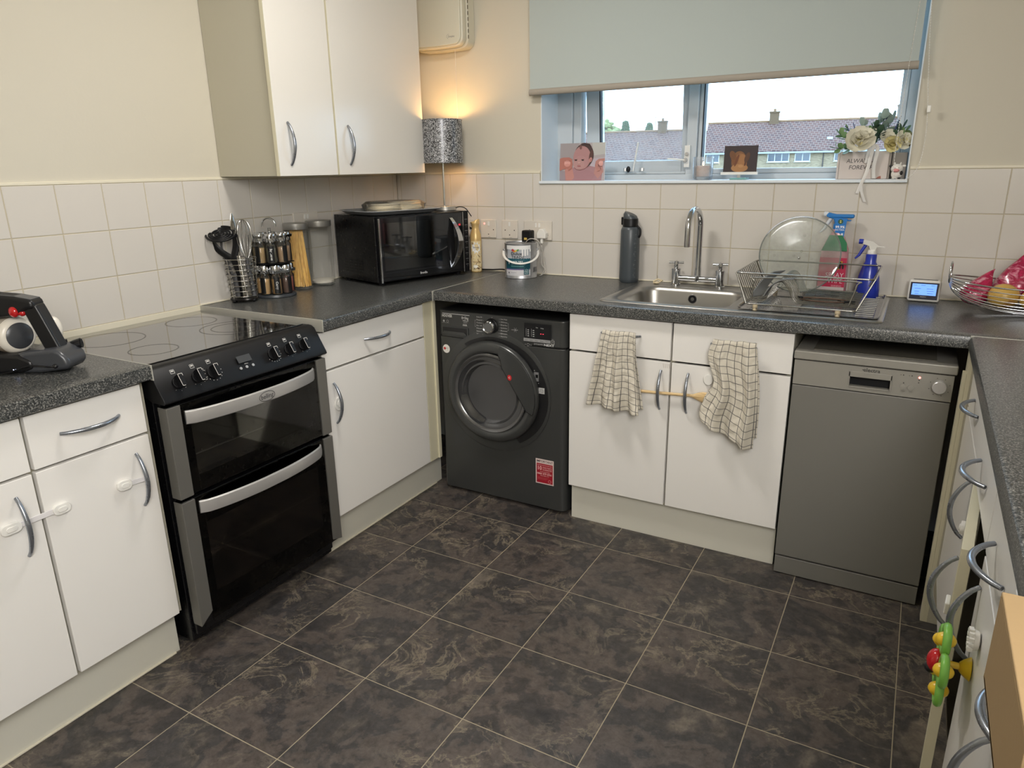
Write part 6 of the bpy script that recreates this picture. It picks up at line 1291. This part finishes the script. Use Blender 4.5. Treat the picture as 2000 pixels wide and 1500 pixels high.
PL((166, 128, 134), (150, 980), (140, 820), (190, 700), (420, 620), (820, 600), (1000, 640), (1150, 760), (1130, 980)); EL((164, 124, 130), 640, 860, 300, 170)
PL((186, 132, 124), (130, 640), (330, 560), (400, 900), (330, 980), (180, 980)); PL((182, 134, 128), (960, 620), (1150, 560), (1180, 760), (1040, 930), (930, 800))
EL((70, 52, 52), 650, 330, 262, 320, -0.12); EL((176, 132, 132), 600, 380, 235, 300, -0.05); EL((178, 136, 136), 560, 520, 190, 190); EL((182, 142, 140), 520, 560, 150, 130)
EL((92, 62, 58), 840, 330, 46, 150, -0.2); EL((196, 140, 132), 835, 440, 38, 62, -0.3); EL((170, 118, 112), 838, 445, 20, 36, -0.3)
EL((120, 84, 80), 560, 110, 34, 60, 0.1); PL((62, 44, 44), (560, 20), (660, 0), (800, 30), (860, 120), (760, 70), (640, 40))
for ex in (440, 625): EL((48, 38, 42), ex, 447, 34, 16, -0.05); PL((120, 82, 80), (ex-46, 425), (ex+46, 418), (ex+40, 430), (ex-42, 438))
EL((196, 156, 150), 530, 520, 34, 22); EL((140, 92, 92), 512, 542, 12, 6); EL((140, 92, 92), 552, 540, 12, 6); EL((168, 100, 104), 530, 600, 52, 16, -0.05); EL((150, 84, 90), 530, 598, 46, 5, -0.05)
pr.line((124, 76, 74), [pc(400, 640), pc(470, 690), pc(560, 705), pc(680, 670), pc(790, 600)], 0.0016)
PL((178, 116, 104), (0, 400), (90, 370), (260, 370), (340, 420), (360, 560), (330, 660), (250, 720), (200, 650), (0, 720)); EL((206, 146, 136), 210, 530, 90, 85)
for k in range(5): EL((222, 168, 160), 150+k*32, 500+6*abs(k-2), 13, 44, 0.1); EL((120, 52, 46), 168+k*32, 470, 5, 22)
PL((182, 128, 120), (960, 600), (980, 480), (1060, 420), (1210, 410), (1210, 470), (1080, 500), (1040, 620), (1090, 720), (1030, 740)); EL((214, 160, 154), 1120, 540, 60, 70); 
for k in range(3): EL((230, 178, 170), 1085+k*36, 510, 12, 36, -0.3)
pr.line((110, 50, 46), [pc(1040, 560), pc(1100, 640), pc(1120, 700)], 0.0018)
pr.build('photo_print', t)
b = MB(); b.prism([(0.0, 0.0), (0.055, 0.0), (0.008, 0.11)], (Vector((1.0, 0.062, SZ)), Vector((0, 1, 0)), Vector((0, 0, 1)), Vector((1, 0, 0))), 0.002, M_whitep); b.build('rear_strut', t)
t, pr, w, h = flat_card('scan_photo', 'dark photo with golden shape in clear stand in the middle of the sill', 'photo', 1.628, 1.766, 1.452, 1.556, 0.06, 0.004, -0.06, G_clear)
pr.rect((52, 40, 42), -w+0.003, -h/2+0.003, w-0.003, h/2)
W2, H2 = w-0.003, h/2
def pc(x, y): return (-W2+x/230*2*W2, H2-y/170*2*H2)
EL_ = lambda c, x, y, a, b_, r=0: pr.ell(c, *pc(x, y), a/230*2*W2, b_/170*2*H2, r, 24)
EL_((122, 82, 50), 105, 100, 52, 66); EL_((144, 98, 58), 120, 105, 40, 58, 0.2); EL_((120, 74, 40), 70, 80, 20, 42, 0.3); EL_((164, 118, 74), 112, 140, 58, 26); EL_((156, 108, 66), 128, 92, 26, 38); EL_((108, 62, 36), 90, 92, 9, 40, -0.3); EL_((178, 132, 86), 120, 128, 18, 10); EL_((92, 54, 34), 150, 112, 7, 16, -0.2); EL_((84, 54, 38), 160, 75, 16, 34, -0.3); EL_((110, 70, 40), 60, 60, 20, 30, 0.4)
pr.build('photo_print', t)
b = MB(); b.box(1.624, 1.770, 0.050, 0.056, 1.444, 1.455, M_whitep); b.box(1.690, 1.702, 0.052, 0.068, 1.432, 1.446, M_alu); b.box(1.665, 1.730, 0.035, 0.090, SZ, 1.4325, mat('aqua_acrylic', rgb(150, 206, 200), 0.2, trans=0.4)); b.build('stand', t, bevel=0.001)
t = thing('candle_glass', 'glass tumbler with lit peach candle on the sill', 'candle', (1.545, 0.075, SZ))
b = MB(); b.lathe((1.545, 0.075, SZ+0.0002), [(0.037, 0), (0.040, 0.004), (0.0425, 0.091), (0.0405, 0.091), (0.0385, 0.012), (0.0, 0.010)], 32, glassy('candle_tumbler', (0.99, 0.99, 0.99, 1), 0.7, haze=rgb(215, 222, 228), hz=0.12), cap1=False); b.build('tumbler', t, smooth=40)
b = MB(); b.lathe((1.545, 0.075, SZ+0.0128), [(0.033, 0), (0.0375, 0.004), (0.0385, 0.034), (0.034, 0.044), (0.018, 0.043), (0.0, 0.040)], 32, mat('peach_wax', rgb(246, 220, 206), 0.4)); b.build('wax', t, smooth=50)
b = MB(); b.sphere((1.545, 0.075, SZ+0.064), (0.004, 0.004, 0.009), 10, mat('flame', rgb(255, 210, 140), 0.5, emit=(1.0, 0.72, 0.36, 1), es=6), 8); b.build('flame', t, smooth=180)
# flower box
FBx = thing('flower_box', 'pale wooden box of white silk flowers with ALWAYS FOREVER lettering', 'flower box', (2.16, 0.06, SZ))
M_bx = mat('pale_pinkish_board', rgb(206, 196, 190), 0.7); M_bx2 = mat('grey_board', rgb(150, 142, 134), 0.7)
TB = Matrix.Translation((2.150, 0.028, SZ+0.0003)) @ Matrix.Rotation(math.radians(0), 4, 'Z')
b = MB(TB); b.box(-0.082, 0.082, 0.000, 0.006, 0, 0.098, M_bx); b.build('front_board', FBx, bevel=0.001)
b = MB(TB); b.box(-0.090, -0.0825, -0.002, 0.090, 0, 0.100, M_bx); b.build('side_board', FBx, bevel=0.001)
b = MB(TB); b.box(0.0825, 0.090, 0.000, 0.090, 0, 0.100, M_bx2); b.build('side_board', FBx, bevel=0.001)
b = MB(TB); b.box(-0.0825, 0.0825, 0.084, 0.090, 0, 0.098, M_bx2); b.box(-0.0825, 0.0825, 0.006, 0.084, 0.0, 0.080, M_bx2); b.build('inner_box', FBx)
b = MB(TB); b.box(0.092, 0.140, 0.020, 0.088, 0, 0.092, M_bx2); b.build('rear_block', FBx, bevel=0.001)
pr = Print(frame(tuple(TB @ Vector((-0.012, -0.0002, 0.055))), (1, 0, 0), (0, 0, 1))); pr.text((66, 62, 64), 'ALWAYS &', 0.002, 0.009, 0.021, width=0.098, shear=0.12); pr.text((66, 62, 64), 'FOREVER', 0.004, -0.014, 0.021, width=0.080, shear=0.12); pr.poly((150, 84, 66), [(0.058, -0.054), (0.076, -0.054), (0.074, -0.044), (0.066, -0.047)]); pr.build('print', FBx)
M_pet = mat('ivory_petal', rgb(232, 228, 210), 0.65); M_pety = mat('cream_yellow_petal', rgb(226, 216, 160), 0.65); M_leafg = mat('mid_green_leaf', rgb(112, 142, 92), 0.5); M_leafd = mat('deep_green_leaf', rgb(62, 88, 66), 0.5); M_euc = mat('grey_green_leaf', rgb(150, 168, 158), 0.6); M_lav = mat('slate_blue_bud', rgb(70, 82, 120), 0.6)
_pm = {}
def petal_mesh(m, w, l, cup):
    k = (m.name, round(w, 3), round(l, 3), round(cup, 2))
    if k in _pm: return _pm[k]
    b = MB(); nu, nv = 7, 6
    def fn(s, t):
        ww = w*math.sin(PI*(0.12+0.88*t)*0.86)**0.7; x = (s-0.5)*2*ww; return (x, l*t, cup*l*(t**2)+cup*0.6*x*x/max(w, 1e-4))
    b.grid(fn, nu, nv, m, uv=False); me = bpy.data.meshes.new('petal'); b.bm.to_mesh(me); b.bm.free(); me.materials.append(m)
    for p in me.polygons: p.use_smooth = True
    _pm[k] = me; return me
def put(me, name, parent, loc, rot):
    o = bpy.data.objects.new(name, me); COL.objects.link(o); o.parent = parent; o.matrix_local = WM[parent.name].inverted() @ Matrix.Translation(loc) @ rot; return o
def rose(c, r, m, parent, facing=(0.1, -0.9, 0.45), name='flower'):
    F = Vector(facing).normalized(); q = F.to_track_quat('Z', 'Y').to_matrix().to_4x4()
    fl = bpy.data.objects.new(name, None); COL.objects.link(fl); fl.parent = parent; fl.empty_display_size = 0.01; WM[fl.name] = WM[parent.name].copy()
    for ring_, (n_, rr, tilt, sz) in enumerate(((7, 0.30, 0.30, 0.80), (6, 0.20, 0.75, 0.66), (5, 0.10, 1.10, 0.50), (4, 0.03, 1.35, 0.36))):
        for k in range(n_):
            a = 2*PI*k/n_+ring_*0.5+random.uniform(-0.15, 0.15)
            R_ = q @ Matrix.Rotation(a, 4, 'Z') @ Matrix.Translation((0, r*rr, 0)) @ Matrix.Rotation(tilt+random.uniform(-.12, .12), 4, 'X')
            put(petal_mesh(m if ring_ < 3 else M_pety, r*0.46*sz/0.8, r*sz, 0.35), 'petal', fl, Vector(c), R_)
    b = MB(); b.sphere(c, r*0.24, 10, M_pety, 8); b.build('flower_heart', fl, smooth=180)
    return fl
random.seed(5)
rose((2.128, 0.012, 1.555), 0.052, M_pet, FBx); rose((2.145, 0.020, 1.575), 0.038, M_pet, FBx, (0.0, -0.6, 0.8)); rose((2.222, 0.035, 1.562), 0.034, M_pet, FBx, (0.3, -0.7, 0.6)); rose((2.262, 0.030, 1.555), 0.034, M_pet, FBx, (0.5, -0.8, 0.3)); rose((2.235, 0.020, 1.545), 0.030, M_pety, FBx, (0.2, -0.9, 0.1)); rose((2.278, 0.045, 1.560), 0.028, M_pety, FBx, (0.8, -0.5, 0.3))
def leaf(c, d, l, w, m, roll=0.0):
    q = Vector(d).normalized().to_track_quat('Y', 'Z').to_matrix().to_4x4(); put(petal_mesh(m, w, l, 0.18), 'leaf', FBx, Vector(c), q @ Matrix.Rotation(roll, 4, 'Y'))
def sprig(base, tip, n_, m, l, w):
    base, tip = Vector(base), Vector(tip); b = MB(); b.tube([tuple(base), tuple(base.lerp(tip, 0.5)+Vector((0, 0, 0.004))), tuple(tip)], 0.0012, 5, M_leafd); b.build('stem', FBx)
    ax = (tip-base).normalized(); s_ = ax.cross(Vector((0, -1, 0.2))).normalized()
    for k in range(n_):
        p = base.lerp(tip, (k+0.6)/n_); sg = 1 if k % 2 else -1; leaf(p, ax*0.6+s_*sg*0.8+Vector((0, random.uniform(-.5, .1), random.uniform(-.1, .3))), l*random.uniform(.8, 1.15), w, m, random.uniform(-.6, .6))
    leaf(tip, ax, l, w, m)
sprig((2.10, 0.03, 1.53), (2.055, -0.005, 1.535), 6, M_leafg, 0.028, 0.010); sprig((2.11, 0.04, 1.54), (2.060, 0.02, 1.585), 8, M_leafg, 0.024, 0.009); sprig((2.12, 0.05, 1.55), (2.085, 0.03, 1.600), 7, M_leafg, 0.022, 0.008)
sprig((2.16, 0.05, 1.55), (2.175, 0.03, 1.605), 8, M_leafd, 0.026, 0.010); sprig((2.17, 0.05, 1.56), (2.160, 0.04, 1.590), 6, M_leafg, 0.024, 0.010); sprig((2.18, 0.05, 1.55), (2.190, 0.03, 1.585), 7, M_leafd, 0.030, 0.012)
sprig((2.19, 0.06, 1.56), (2.200, 0.04, 1.635), 8, M_euc, 0.034, 0.014); sprig((2.20, 0.06, 1.56), (2.225, 0.05, 1.625), 7, M_euc, 0.036, 0.014); sprig((2.20, 0.06, 1.56), (2.185, 0.05, 1.625), 6, M_euc, 0.032, 0.013); sprig((2.23, 0.05, 1.55), (2.262, 0.04, 1.600), 6, M_leafd, 0.030, 0.011); sprig((2.24, 0.05, 1.55), (2.275, 0.03, 1.590), 6, M_leafg, 0.022, 0.009)
sprig((2.14, 0.05, 1.56), (2.130, 0.03, 1.615), 6, M_euc, 0.028, 0.011)
for p0, p1 in (((2.10, 0.03, 1.585), (2.075, 0.02, 1.612)), ((2.11, 0.04, 1.59), (2.100, 0.03, 1.622)), ((2.24, 0.04, 1.60), (2.252, 0.035, 1.640)), ((2.205, 0.05, 1.62), (2.208, 0.045, 1.655))):
    b = MB(); p0, p1 = Vector(p0), Vector(p1)
    for k in range(7): c_ = p0.lerp(p1, k/6); b.sphere(c_, 0.0040-0.0003*k, 6, M_lav, 4)
    b.build('lavender_spike', FBx, smooth=180)
M_rib = mat('sheer_white_ribbon', rgb(226, 224, 220), 0.6)
b = MB()
def rib(pts, w): 
    P_ = smooth_path(pts, 5); secs = []
    for i, p in enumerate(P_): p = Vector(p); secs.append([tuple(p+Vector((-w/2, 0.0, 0.0))), tuple(p+Vector((0, -0.0015, 0))), tuple(p+Vector((w/2, 0.0015, 0.0))), tuple(p+Vector((0, 0.0009, 0)))])
    b.loops(secs, M_rib)
rib([(2.160, 0.012, 1.482), (2.166, 0.004, 1.53), (2.178, -0.001, 1.548), (2.192, 0.004, 1.530), (2.186, 0.010, 1.470), (2.190, 0.014, 1.428)], 0.013)
rib([(2.180, 0.000, 1.545), (2.172, -0.002, 1.50), (2.168, -0.004, 1.46), (2.160, -0.014, 1.428), (2.150, -0.0165, 1.40), (2.144, -0.016, 1.375)], 0.012)
rib([(2.152, -0.0172, 1.405), (2.160, -0.016, 1.375), (2.172, -0.012, 1.345)], 0.010)
b.build('ribbon', FBx, smooth=60)
CW = thing('cow_figurine', 'small white cow figurine with pink muzzle at the right end of the sill', 'figurine', (2.262, 0.004, SZ))
cx, cy, cz = 2.264, 0.006, SZ
M_cw = mat('white_ceramic', rgb(232, 228, 220), 0.25); M_ck = mat('black_ceramic', rgb(34, 32, 34), 0.3); M_pk = mat('pink_ceramic', rgb(222, 150, 148), 0.3)
b = MB(); b.sphere((cx, cy, cz+0.0175), (0.0185, 0.014, 0.0175), 18, M_cw, 12); b.build('body', CW, smooth=180)
b = MB(); b.sphere((cx-0.001, cy-0.003, cz+0.036), (0.0200, 0.0155, 0.0165), 18, M_cw, 12); hd = b.build('head', CW, smooth=180)
b = MB(); b.sphere((cx-0.003, cy-0.0165, cz+0.030), (0.0115, 0.006, 0.0065), 14, M_pk, 8); b.build('muzzle', hd, smooth=180)
for s_ in (-1, 1):
    b = MB(); b.sphere((cx+s_*0.021, cy-0.002, cz+0.045), (0.007, 0.004, 0.0042), 10, M_ck if s_ < 0 else M_cw, 6); b.build('ear', hd, smooth=180)
    b = MB(); b.tube([(cx+s_*0.008, cy-0.002, cz+0.049), (cx+s_*0.010, cy-0.002, cz+0.058)], [0.0035, 0.0018], 8, M_cw); b.build('horn', hd, smooth=180)
    b = MB(); b.sphere((cx-0.001+s_*0.006, cy-0.0180, cz+0.0385), 0.0014, 8, M_ck, 6); b.build('eye', hd, smooth=180)
    b = MB(); b.sphere((cx+s_*0.009, cy-0.008, cz+0.003), (0.006, 0.006, 0.0032), 10, M_cw if s_ < 0 else M_ck, 6); b.build('foot', CW, smooth=180)
b = MB(); b.sphere((cx+0.014, cy-0.004, cz+0.021), (0.0062, 0.0105, 0.0085), 12, M_ck, 8); b.build('black_patch', CW, smooth=180)

# ------------------------------------------------------------------ cardboard box and toy on the right
CB = thing('cardboard_box', 'open brown cardboard box on the worktop nearest the camera', 'box', (2.66, -2.46, 1.0))
M_card = mat('brown_cardboard', rgb(160, 134, 96), 0.85, bump=(140, 0.15)); t_ = 0.004
bx0, bx1, by0, by1, bz0, bz1 = 2.476, 2.86, -2.70, -2.268, 1.0008, 1.094
b = MB(); b.box(bx0, bx1, by1-t_, by1, bz0, bz1, M_card); b.build('side_panel', CB, bevel=0.001)
b = MB(); b.box(bx0, bx1, by0, by0+t_, bz0, bz1, M_card); b.build('side_panel', CB, bevel=0.001)
b = MB(); b.box(bx1-t_, bx1, by0, by1, bz0, bz1, M_card); b.build('side_panel', CB, bevel=0.001)
b = MB(); b.box(bx0, bx1, by0, by1, bz0, bz0+t_, M_card); b.build('bottom_panel', CB)
b = MB(); ya, yb = -2.560, -2.478
b.box(bx0, bx0+t_, yb, by1-t_, bz0, bz1, M_card); b.box(bx0, bx0+t_, by0+t_, ya, bz0, bz1, M_card); b.box(bx0, bx0+t_, ya, yb, bz0, 1.058, M_card); b.build('side_panel', CB, bevel=0.0008)
b = MB(); b.box(bx0, bx1, -2.470, by1-0.0, bz1, bz1+t_, M_card); b.box(bx0+0.012, bx1, ya, -2.470, bz1, bz1+t_, M_card); b.box(bx0, bx1, by0, ya, bz1, bz1+t_, M_card); b.build('lid_flap', CB, bevel=0.0015)
TYc = Vector((2.497, -1.715, 0.640))
TY_ = thing('suction_toy', 'green and yellow flower rattle stuck to the cabinet door right of the open door', 'toy', tuple(TYc))
M_gt = mat('bright_green_plastic', rgb(124, 186, 78), 0.35); M_yt = mat('yellow_plastic', rgb(236, 196, 50), 0.3); M_rt = mat('red_toy', rgb(190, 26, 34), 0.2); M_kt = mat('black_toy', rgb(20, 20, 24), 0.3)
for k in range(5):
    a = 2*PI*k/5+0.35; pc_ = TYc+Vector((0, 0.047*math.cos(a), 0.047*math.sin(a)))
    b = MB(); b.tube([tuple(pc_+Vector((0, 0.023*math.cos(q), 0.023*math.sin(q)))) for q in [2*PI*j/24 for j in range(24)]], 0.0070, 8, M_gt, closed=True); p = b.build('petal', TY_, smooth=60)
    b = MB(); b.sphere(pc_, (0.0165, 0.0135, 0.0135), 14, M_yt, 10); b.build('ball', p, smooth=180)
b = MB(); b.sphere(TYc+Vector((-0.008, 0.0, 0.0)), (0.016, 0.020, 0.022), 16, M_rt, 10); lb = b.build('ladybird', TY_, smooth=180)
b = MB(); b.sphere(TYc+Vector((-0.016, 0.0, -0.016)), (0.010, 0.012, 0.010), 12, M_kt, 8); b.build('ladybird_head', lb, smooth=180)
b = MB(); b.tube([tuple(TYc), tuple(TYc+Vector((0.032, 0, 0)))], 0.006, 10, M_yt); b.lathe((TYc.x+0.026, TYc.y, TYc.z), [(0.008, 0), (0.014, 0.006), (0.021, 0.0165), (0.019, 0.0172)], 20, M_yt, axis='x'); b.build('suction_cup', TY_, smooth=50)
t = thing('toothed_ring', 'white toothed plastic disc stuck above the flower toy', 'toy', (2.525, -1.735, 0.71))
b = MB(); b.lathe((2.528, -1.752, 0.722), [(0.016, 0), (0.018, 0.003), (0.016, 0.010), (0.008, 0.0125)], 24, M_whitep, axis='x')
for k in range(12): a = 2*PI*k/12; b.box(2.523, 2.530, -1.752+0.017*math.cos(a)-0.0028, -1.752+0.017*math.cos(a)+0.0028, 0.722+0.017*math.sin(a)-0.0028, 0.722+0.017*math.sin(a)+0.0028, M_whitep)
b.build('disc', t, smooth=40)

# ------------------------------------------------------------------ outside: terrace of houses, trees, ground
GZ = -3.2
MB().box(-90, 90, 0.6, 200, GZ-0.3, GZ, mat('distant_grass', rgb(70, 76, 56), 0.95)).build('ground', kind='structure', smooth=0)
H0 = Vector((-17.51, 72.0, 0)); hu = Vector((math.cos(math.radians(10)), math.sin(math.radians(10)), 0)); hn = Vector((-hu.y, hu.x, 0))
HM = Matrix(((hu.x, hn.x, 0, H0.x), (hu.y, hn.y, 0, H0.y), (0, 0, 1, 0), (0, 0, 0, 1)))
M_brick = mat('buff_brick', rgb(196, 182, 150), 0.9)
n = M_brick.node_tree.nodes; L = M_brick.node_tree.links
br = n.new('ShaderNodeTexBrick'); br.inputs['Scale'].default_value = 1.0; br.inputs['Brick Width'].default_value = 0.225; br.inputs['Row Height'].default_value = 0.075; br.inputs['Mortar Size'].default_value = 0.008
br.inputs['Color1'].default_value = rgb(152, 134, 106); br.inputs['Color2'].default_value = rgb(124, 106, 82); br.inputs['Mortar'].default_value = rgb(146, 134, 118)
tc = n.new('ShaderNodeTexCoord'); mp = n.new('ShaderNodeMapping'); mp.inputs['Rotation'].default_value = (PI/2, 0, 0); L.new(tc.outputs['Object'], mp.inputs['Vector']); L.new(mp.outputs[0], br.inputs['Vector']); L.new(br.outputs['Color'], n['Principled BSDF'].inputs['Base Color'])
M_chim = mat('brown_chimney_brick', rgb(96, 76, 56), 0.9)
M_roof = mat('purple_brown_pantile', rgb(112, 88, 92), 0.8)
n = M_roof.node_tree.nodes; L = M_roof.node_tree.links; br = n.new('ShaderNodeTexBrick'); br.inputs['Scale'].default_value = 1.0; br.inputs['Brick Width'].default_value = 0.42; br.inputs['Row Height'].default_value = 0.30; br.inputs['Mortar Size'].default_value = 0.045; br.inputs['Mortar Smooth'].default_value = 0.6
br.inputs['Color1'].default_value = rgb(78, 46, 38); br.inputs['Color2'].default_value = rgb(60, 36, 34); br.inputs['Mortar'].default_value = rgb(100, 84, 76)
tc = n.new('ShaderNodeTexCoord'); L.new(tc.outputs['Object'], br.inputs['Vector']); L.new(br.outputs['Color'], n['Principled BSDF'].inputs['Base Color'])
M_pvcfar = mat('white_window_frame_far', rgb(190, 192, 194), 0.5); M_glassfar = mat('dark_far_pane', rgb(50, 58, 68), 0.12, spec=0.8); M_gutter = mat('white_fascia_gutter', rgb(150, 152, 156), 0.5); M_pipe = mat('dark_downpipe', rgb(62, 56, 54), 0.6)
def house(name, label, u0, u1, eave, ridge, wins, chim, pipes, gables=True):
    t = thing(name, label, 'house', tuple(H0+hu*(u0+u1)/2+Vector((0, 0, GZ))))
    b = MB(HM); b.box(u0, u1, 0, 8.0, GZ, eave, M_brick); b.loops([[(u, 0, eave), (u, 8.0, eave), (u, 4.0, ridge-0.1)] for u in (u0, u1)], M_brick); b.build('wall', t, smooth=0)
    o_ = 0.28; sl = (ridge-eave)/4.0; b = MB(HM)
    for sgn in (0, 1):
        ya_, yb_ = (-o_, 4.0) if sgn == 0 else (8.0+o_, 4.0); za, zb = eave-o_*sl, ridge
        b.loops([[(u, ya_, za), (u, yb_, zb), (u, yb_, zb+0.12), (u, ya_, za+0.12)] for u in (u0-0.15, u1+0.15)], M_roof)
    b.build('roof', t, smooth=0)
    b = MB(HM); b.cyl((u0-0.15, 4.0, ridge+0.10), (u1+0.15, 4.0, ridge+0.10), 0.13, seg=8, m=mat('ridge_tile', rgb(120, 92, 66), 0.85)); b.build('ridge', t)
    b = MB(HM); b.box(u0, u1, -o_-0.10, -o_+0.02, eave-o_*sl-0.12, eave-o_*sl+0.04, M_gutter); b.build('gutter', t)
    for (a, c_, z0, z1, n_) in wins:
        b = MB(HM); fw_ = 0.07
        b.box(a, c_, -0.06, 0.02, z1-fw_, z1, M_pvcfar); b.box(a, c_, -0.06, 0.02, z0, z0+fw_, M_pvcfar); b.box(a-0.05, c_+0.05, -0.12, 0.0, z0-0.06, z0, M_pvcfar)
        for k in range(n_+1): x = a+(c_-a-fw_)*k/n_; b.box(x, x+fw_, -0.06, 0.02, z0, z1, M_pvcfar)
        w_ = b.build('window', t, smooth=0)
        for k in range(n_): x0_ = a+(c_-a-fw_)*k/n_+fw_; x1_ = a+(c_-a-fw_)*(k+1)/n_; b = MB(HM); b.box(x0_, x1_, -0.02, 0.0, z0+fw_, z1-fw_, M_glassfar); b.build('pane', w_, smooth=0)
    for (a, w_, h_) in chim:
        b = MB(HM); b.box(a, a+w_, 3.6, 4.4, ridge-0.5, ridge+h_, M_chim); b.box(a-0.06, a+w_+0.06, 3.54, 4.46, ridge+h_-0.14, ridge+h_, M_chim); b.lathe((a+w_/2, 4.0, ridge+h_), [(0.14, 0), (0.11, 0.28)], 10, mat('ridge_tile', rgb(120, 92, 66), 0.85)); b.build('chimney', t, smooth=0)
    for a in pipes: b = MB(HM); b.cyl((a, -0.08, GZ), (a, -0.08, eave-0.2), 0.05, seg=8, m=M_pipe); b.build('downpipe', t)
    return t
hr = house('terraced_house', 'buff brick terrace with taller purple-brown tiled roof and chimneys on the right', 0.0, 40.0, 2.60, 5.33, [(0.2, 1.45, 1.52, 2.50, 2), (6.0, 8.0, 1.50, 2.46, 3), (8.5, 9.9, 1.50, 2.46, 2), (12.0, 13.9, 1.50, 2.46, 3), (17.5, 19.0, 1.5, 2.46, 2)], [(5.86, 0.92, 1.05), (17.5, 1.0, 1.25), (29, 1.0, 1.1)], [11.05, 23])
hl = house('terraced_house', 'lower brown tiled terrace roof with chimney and aerial on the left', -36.0, -0.42, 2.05, 4.76, [(-4.4, -2.6, 1.0, 1.9, 2), (-9, -7.4, 1.0, 1.9, 2), (-14, -12.4, 1.0, 1.9, 2)], [(-5.32, 0.92, 1.10), (-20, 0.9, 1.1)], [-6.2])
b = MB(HM); b.cyl((-5.62, 4.0, 4.7), (-5.62, 4.0, 6.3), 0.025, seg=6, m=M_pipe); b.cyl((-6.1, 4.0, 6.22), (-5.3, 4.0, 6.25), 0.018, seg=6, m=M_pipe)
for k in range(5): b.cyl((-6.05+k*0.17, 3.8, 6.23), (-6.05+k*0.17, 4.2, 6.23), 0.012, seg=5, m=M_pipe)
b.build('aerial', hl)
b = MB(HM); b.box(11.3, 11.8, 1.2, 1.5, 3.4, 3.75, mat('lead_flashing', rgb(170, 190, 205), 0.5)); b.build('roof_vent', hr)
def tree(name, label, c, r, m, seed, conic=False):
    t = thing(name, label, 'tree', (c[0], c[1], GZ)); b = MB(); b.cyl((c[0], c[1], GZ), (c[0], c[1], c[2]), 0.35, 0.2, seg=8, m=mat('bark', rgb(80, 66, 52), 0.9)); b.build('trunk', t)
    rnd = random.Random(seed); b = MB()
    for k in range(260):
        a, e = rnd.uniform(0, 2*PI), rnd.uniform(-1, 1)
        if conic: f = rnd.random(); rr_ = r[0]*(1-f)*rnd.uniform(.7, 1)+0.1; p = Vector((c[0]+rr_*math.cos(a), c[1]+rr_*math.sin(a), c[2]-r[2]+2*r[2]*f)); s_ = 0.35
        else: ce = math.sqrt(1-e*e); k_ = rnd.uniform(.55, 1.0); p = Vector((c[0]+r[0]*ce*math.cos(a)*k_, c[1]+r[1]*ce*math.sin(a)*k_, c[2]+r[2]*e*k_)); s_ = 0.55
        b.sphere(p, (s_*rnd.uniform(.6, 1.2), s_*rnd.uniform(.6, 1.2), s_*rnd.uniform(.5, 1.0)), 5, m, 3)
    b.build('crown', t, smooth=0, kind='stuff')
tree('broadleaf_tree', 'rounded pale green tree beyond the lower roof', (-40.5, 102.0, 5.0), (2.6, 2.6, 2.6), mat('pale_tree_green', rgb(130, 138, 92), 0.9), 3)
tree('conifer_tree', 'pointed dark green conifer beyond the lower roof', (-36.6, 100.0, 5.1), (1.3, 1.3, 2.2), mat('conifer_green', rgb(60, 76, 50), 0.9), 4, True)
tree('conifer_tree', 'second shorter conifer just right of the pointed one', (-33.0, 100.0, 4.9), (1.2, 1.2, 2.0), mat('conifer_green', rgb(60, 76, 50), 0.9), 6, True)

# ------------------------------------------------------------------ lower everything so that the floor lies at height 0
for o in list(bpy.data.objects):
    if o.parent is None and o.type in ('MESH', 'EMPTY'): o.location.z -= ZF
SC.cycles.use_denoising = True; SC.cycles.max_bounces = 8; SC.cycles.transparent_max_bounces = 24; SC.cycles.sample_clamp_indirect = 6.0
SC.cycles.caustics_reflective = False; SC.cycles.caustics_refractive = False
